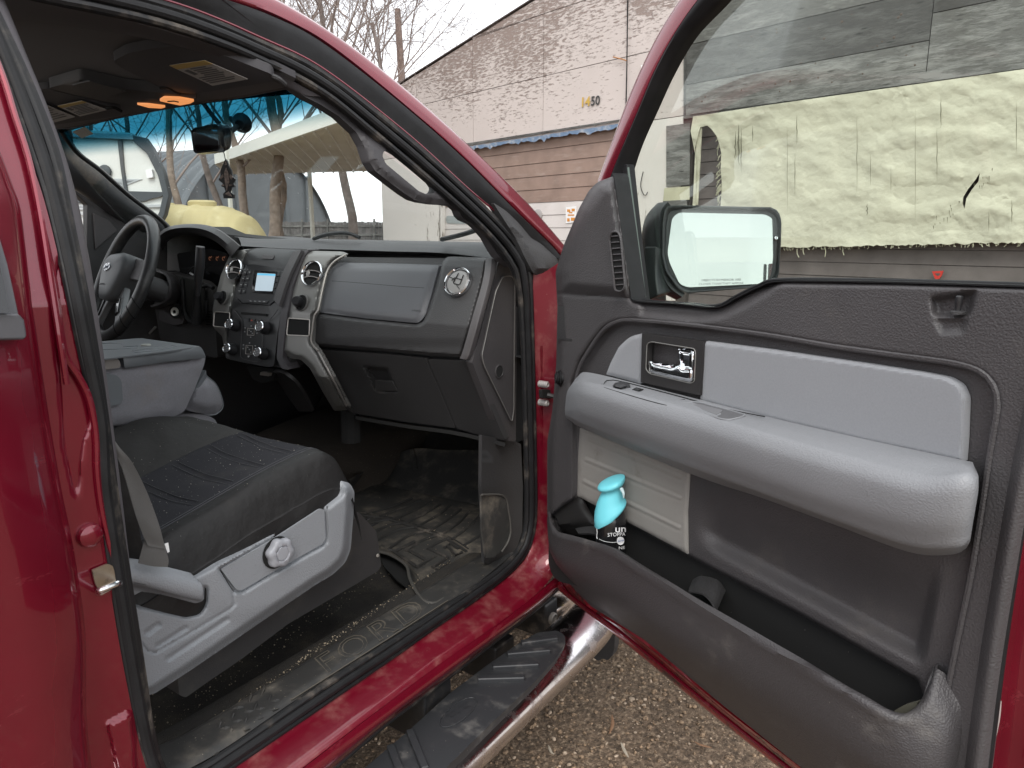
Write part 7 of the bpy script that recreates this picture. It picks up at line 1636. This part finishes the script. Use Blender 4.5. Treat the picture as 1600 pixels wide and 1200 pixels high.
mi = cat([MPP(x, y, -.004) for x, y in mh0], 80, True); mc_ = sum(mi, Vector())/80
bk = Vector((-.35, .93, 0))
MB().loft([mi, [p+bk*.02-CR*.010*0 for p in mi], [mc_+(p-mc_)*.96+bk*.06-DU*.02 for p in mi], [mc_+(p-mc_)*.82+bk*.10-DU*.035 for p in mi], [mc_+(p-mc_)*.4+bk*.125-DU*.04 for p in mi]], n=80, closed=True, sub=3, caps=True).build('mirror_shell', MH, door, angle=60)
mgo = rc([(1050, 341, 6), (1060, 332, 6), (1196, 335, 6), (1208, 342, 6), (1208, 400), (1205, 430, 8), (1196, 443, 6), (1075, 449, 6), (1062, 444, 6), (1046, 410, 8), (1043, 395)], 5)
MB().panel(mgo, MPP, .002, h=-.001).build('mirror_glass', mat('clear_mirror', (.60, .61, .60), .015, 1), door)
MB().text('OBJECTS IN MIRROR ARE', MPP, (1096, 439.5), (1158, 438.5), (0, -3.4), h=-.0004, thick=.0004).text('CLOSER THAN THEY APPEAR', MPP, (1092, 445.5), (1162, 444), (0, -3.4), h=-.0004, thick=.0004).build('mirror_lettering', mat('etched_grey', (.22, .23, .23), .6), door)
MB().loft([[MPP(x, y, -.075) for x, y in ((1042, 400), (1042, 430), (1060, 455))], [Do(x, y, -.02) for x, y in ((1006, 385), (1006, 430), (1012, 470))]], n=12, thick=.03).build('mirror_arm', MH, door, bevel=.004)
arc = [(1035, 322), (1022, 332), (1012, 348), (1008, 370), (1009, 400), (1014, 430), (1030, 452), (1060, 462)]
MB().loft([[MPP(x, y, -.006) for x, y in ((1048, 321), (1038, 335), (1036, 370), (1038, 410), (1048, 440), (1070, 458))], [MPP(x, y, -.05) for x, y in ((1032, 323), (1016, 342), (1010, 372), (1014, 410), (1030, 444), (1060, 462))], [MPP(x, y, -.10) for x, y in ((1036, 330), (1024, 348), (1020, 376), (1024, 410), (1040, 440), (1066, 460))]], n=30, sub=4, thick=.01).build('mirror_shell', MH, door)
MB().lathe(MPP(1213, 372, .003), MPP.n, [(.004, 0), (.003, .001), (0, .0008)], 12).build('mirror_screw', CHR, door)
# window sill seal
MB().tube([Dm(*p, -.008) for p in [(1003, 470), (1060, 474), (1118, 478), (1150, 463), (1185, 446), (1222, 437), (1400, 439), (1600, 445), (1690, 448)]], .003, 8, n=60).build('sill_seal', RUB, door)
# =============== spray bottle in the pocket ===============
BD = .846; bpn = DOOR(BD)
rowsb = [(885, 954.5, 23), (850, 954.5, 23), (818, 954.5, 23), (800, 953.5, 22.5), (788, 953, 21.6), (775, 953.5, 19), (768, 954.5, 16)]
bot = thing('spray_bottle', bpn(954, 885), 'black and turquoise air freshener spray bottle standing in the door pocket', 'spray bottle')
def ringb(py, cx, hw, hz=None, tilt=0):
    c = bpn(cx, py); r = (bpn(cx+hw, py)-c).length*.97; r = hw/FPX*c.dot(CF)
    return c, r
mb = MB(); Vb = []; sg = 40
def stackb(rows, slant=None):
    V_ = []
    for (py, cx, hw, *e) in rows:
        c, r = ringb(py, cx, hw); sy = e[0] if e else 1; tl_ = e[1] if len(e) > 1 else 0
        for j in range(sg):
            w = 2*math.pi*j/sg; V_.append(c+CRh*math.cos(w)*r+FH*math.sin(w)*r*sy+Vector((0, 0, tl_*math.cos(w)*r)))
    return V_
CRh = Vector((CR.x, CR.y, 0)).normalized()
def st(rows, name, m, cap=True):
    V_ = stackb(rows); n_ = len(rows)
    return MB().add(V_, [[i*sg+j, i*sg+(j+1) % sg, (i+1)*sg+(j+1) % sg, (i+1)*sg+j] for i in range(n_-1) for j in range(sg)]+[list(range(sg)), [(n_-1)*sg+j for j in range(sg)]]).build(name, m, bot, angle=60)
BLB = mat('bottle_black', (.008, .008, .009), .22, coat=.5); CYN = mat('turquoise_plastic', (.17, .63, .72), .42, var=(30, .02))
st([(890, 955, 22), (886, 955, 23.5), (850, 954.8, 23.5), (818, 954.8, 23.3), (806, 954.2, 22.8), (797, 953.6, 21.4), (788, 953.4, 17)], 'can', BLB)
cy = [(806, 953.8, 23.2, 1.02, .85), (803, 953.6, 24.4, 1.04, .84), (797, 953.2, 24.4, 1.04, .70), (790, 952.6, 23.2, 1, .50), (780, 953.2, 20.2, 1, .32), (773, 954.4, 17.4, 1, .22), (767, 955.2, 15.2, .95, .2), (763, 955.4, 15.6, 1, .25), (760.5, 955.4, 18, 1.05, .32), (758, 955.2, 20.4, 1.1, .40), (755, 955.2, 21.3, 1.12, .44), (752, 955.4, 20.4, 1.1, .46), (750.3, 955.5, 15, 1.1, .46), (749.6, 955.5, 6, 1.1, .46)]
st(cy, 'spray_head', CYN)
MB().tube([bpn(971, 764, .0), bpn(974, 770, .002), bpn(974.5, 778, .002)], [.004, .0028, .0012], 8, n=10).build('trigger', mat('trigger_clear', (.5, .62, .64), .3), bot)
class Cyl:
    c, r = ringb(850, 954.8, 23.5); n = -FH
    def __call__(s, px, py, h=0):
        q = ray(px, py); r_ = s.r+h; d = Vector((q.x, q.y)); c = Vector((s.c.x, s.c.y))
        a = d.dot(d); b = -2*d.dot(c); k = c.dot(c)-r_*r_; D_ = b*b-4*a*k
        t = (-b-math.sqrt(max(D_, 0)))/(2*a); return q*t
CY = Cyl()
MB().text('un', CY, (961.5, 831.5), (978.0, 831), (0, -7.2), h=.0006, bold=.012, thick=.0005).text('STOPPA', CY, (949.5, 838.6), (977.2, 837), (0, -5.6), h=.0006, thick=.0005).text('NE', CY, (967, 858.5), (976.5, 857.5), (0, -4.5), h=.0006, bold=.01, thick=.0005).build('lettering', WHT, bot)
MB().tube([CY(x, y, .0004) for x, y in ((936, 842), (942, 845), (950, 847), (958, 847.6), (964, 847))], .0004, 5, n=20).tube([CY(x, y, .0004) for x, y in ((932.6, 826), (933, 832), (932.4, 838), (933, 842))], .0007, 5, n=12).build('label_line', WHT, bot)
MB().panel(rc([(965, 840), (970, 838.6), (974.6, 840.5), (975.6, 846), (973.5, 850.5), (969, 851.8), (965, 849.5), (963.8, 845)], 3), CY, .0006, h=.0008).build('label_roundel', WHT, bot)
MB().text('febreze', CY, (965.6, 847), (974.8, 845), (.3, -2.6), h=.0014, thick=.0003, shear=.2).build('roundel_script', mat('ink_blue', (.05, .1, .35), .5), bot)
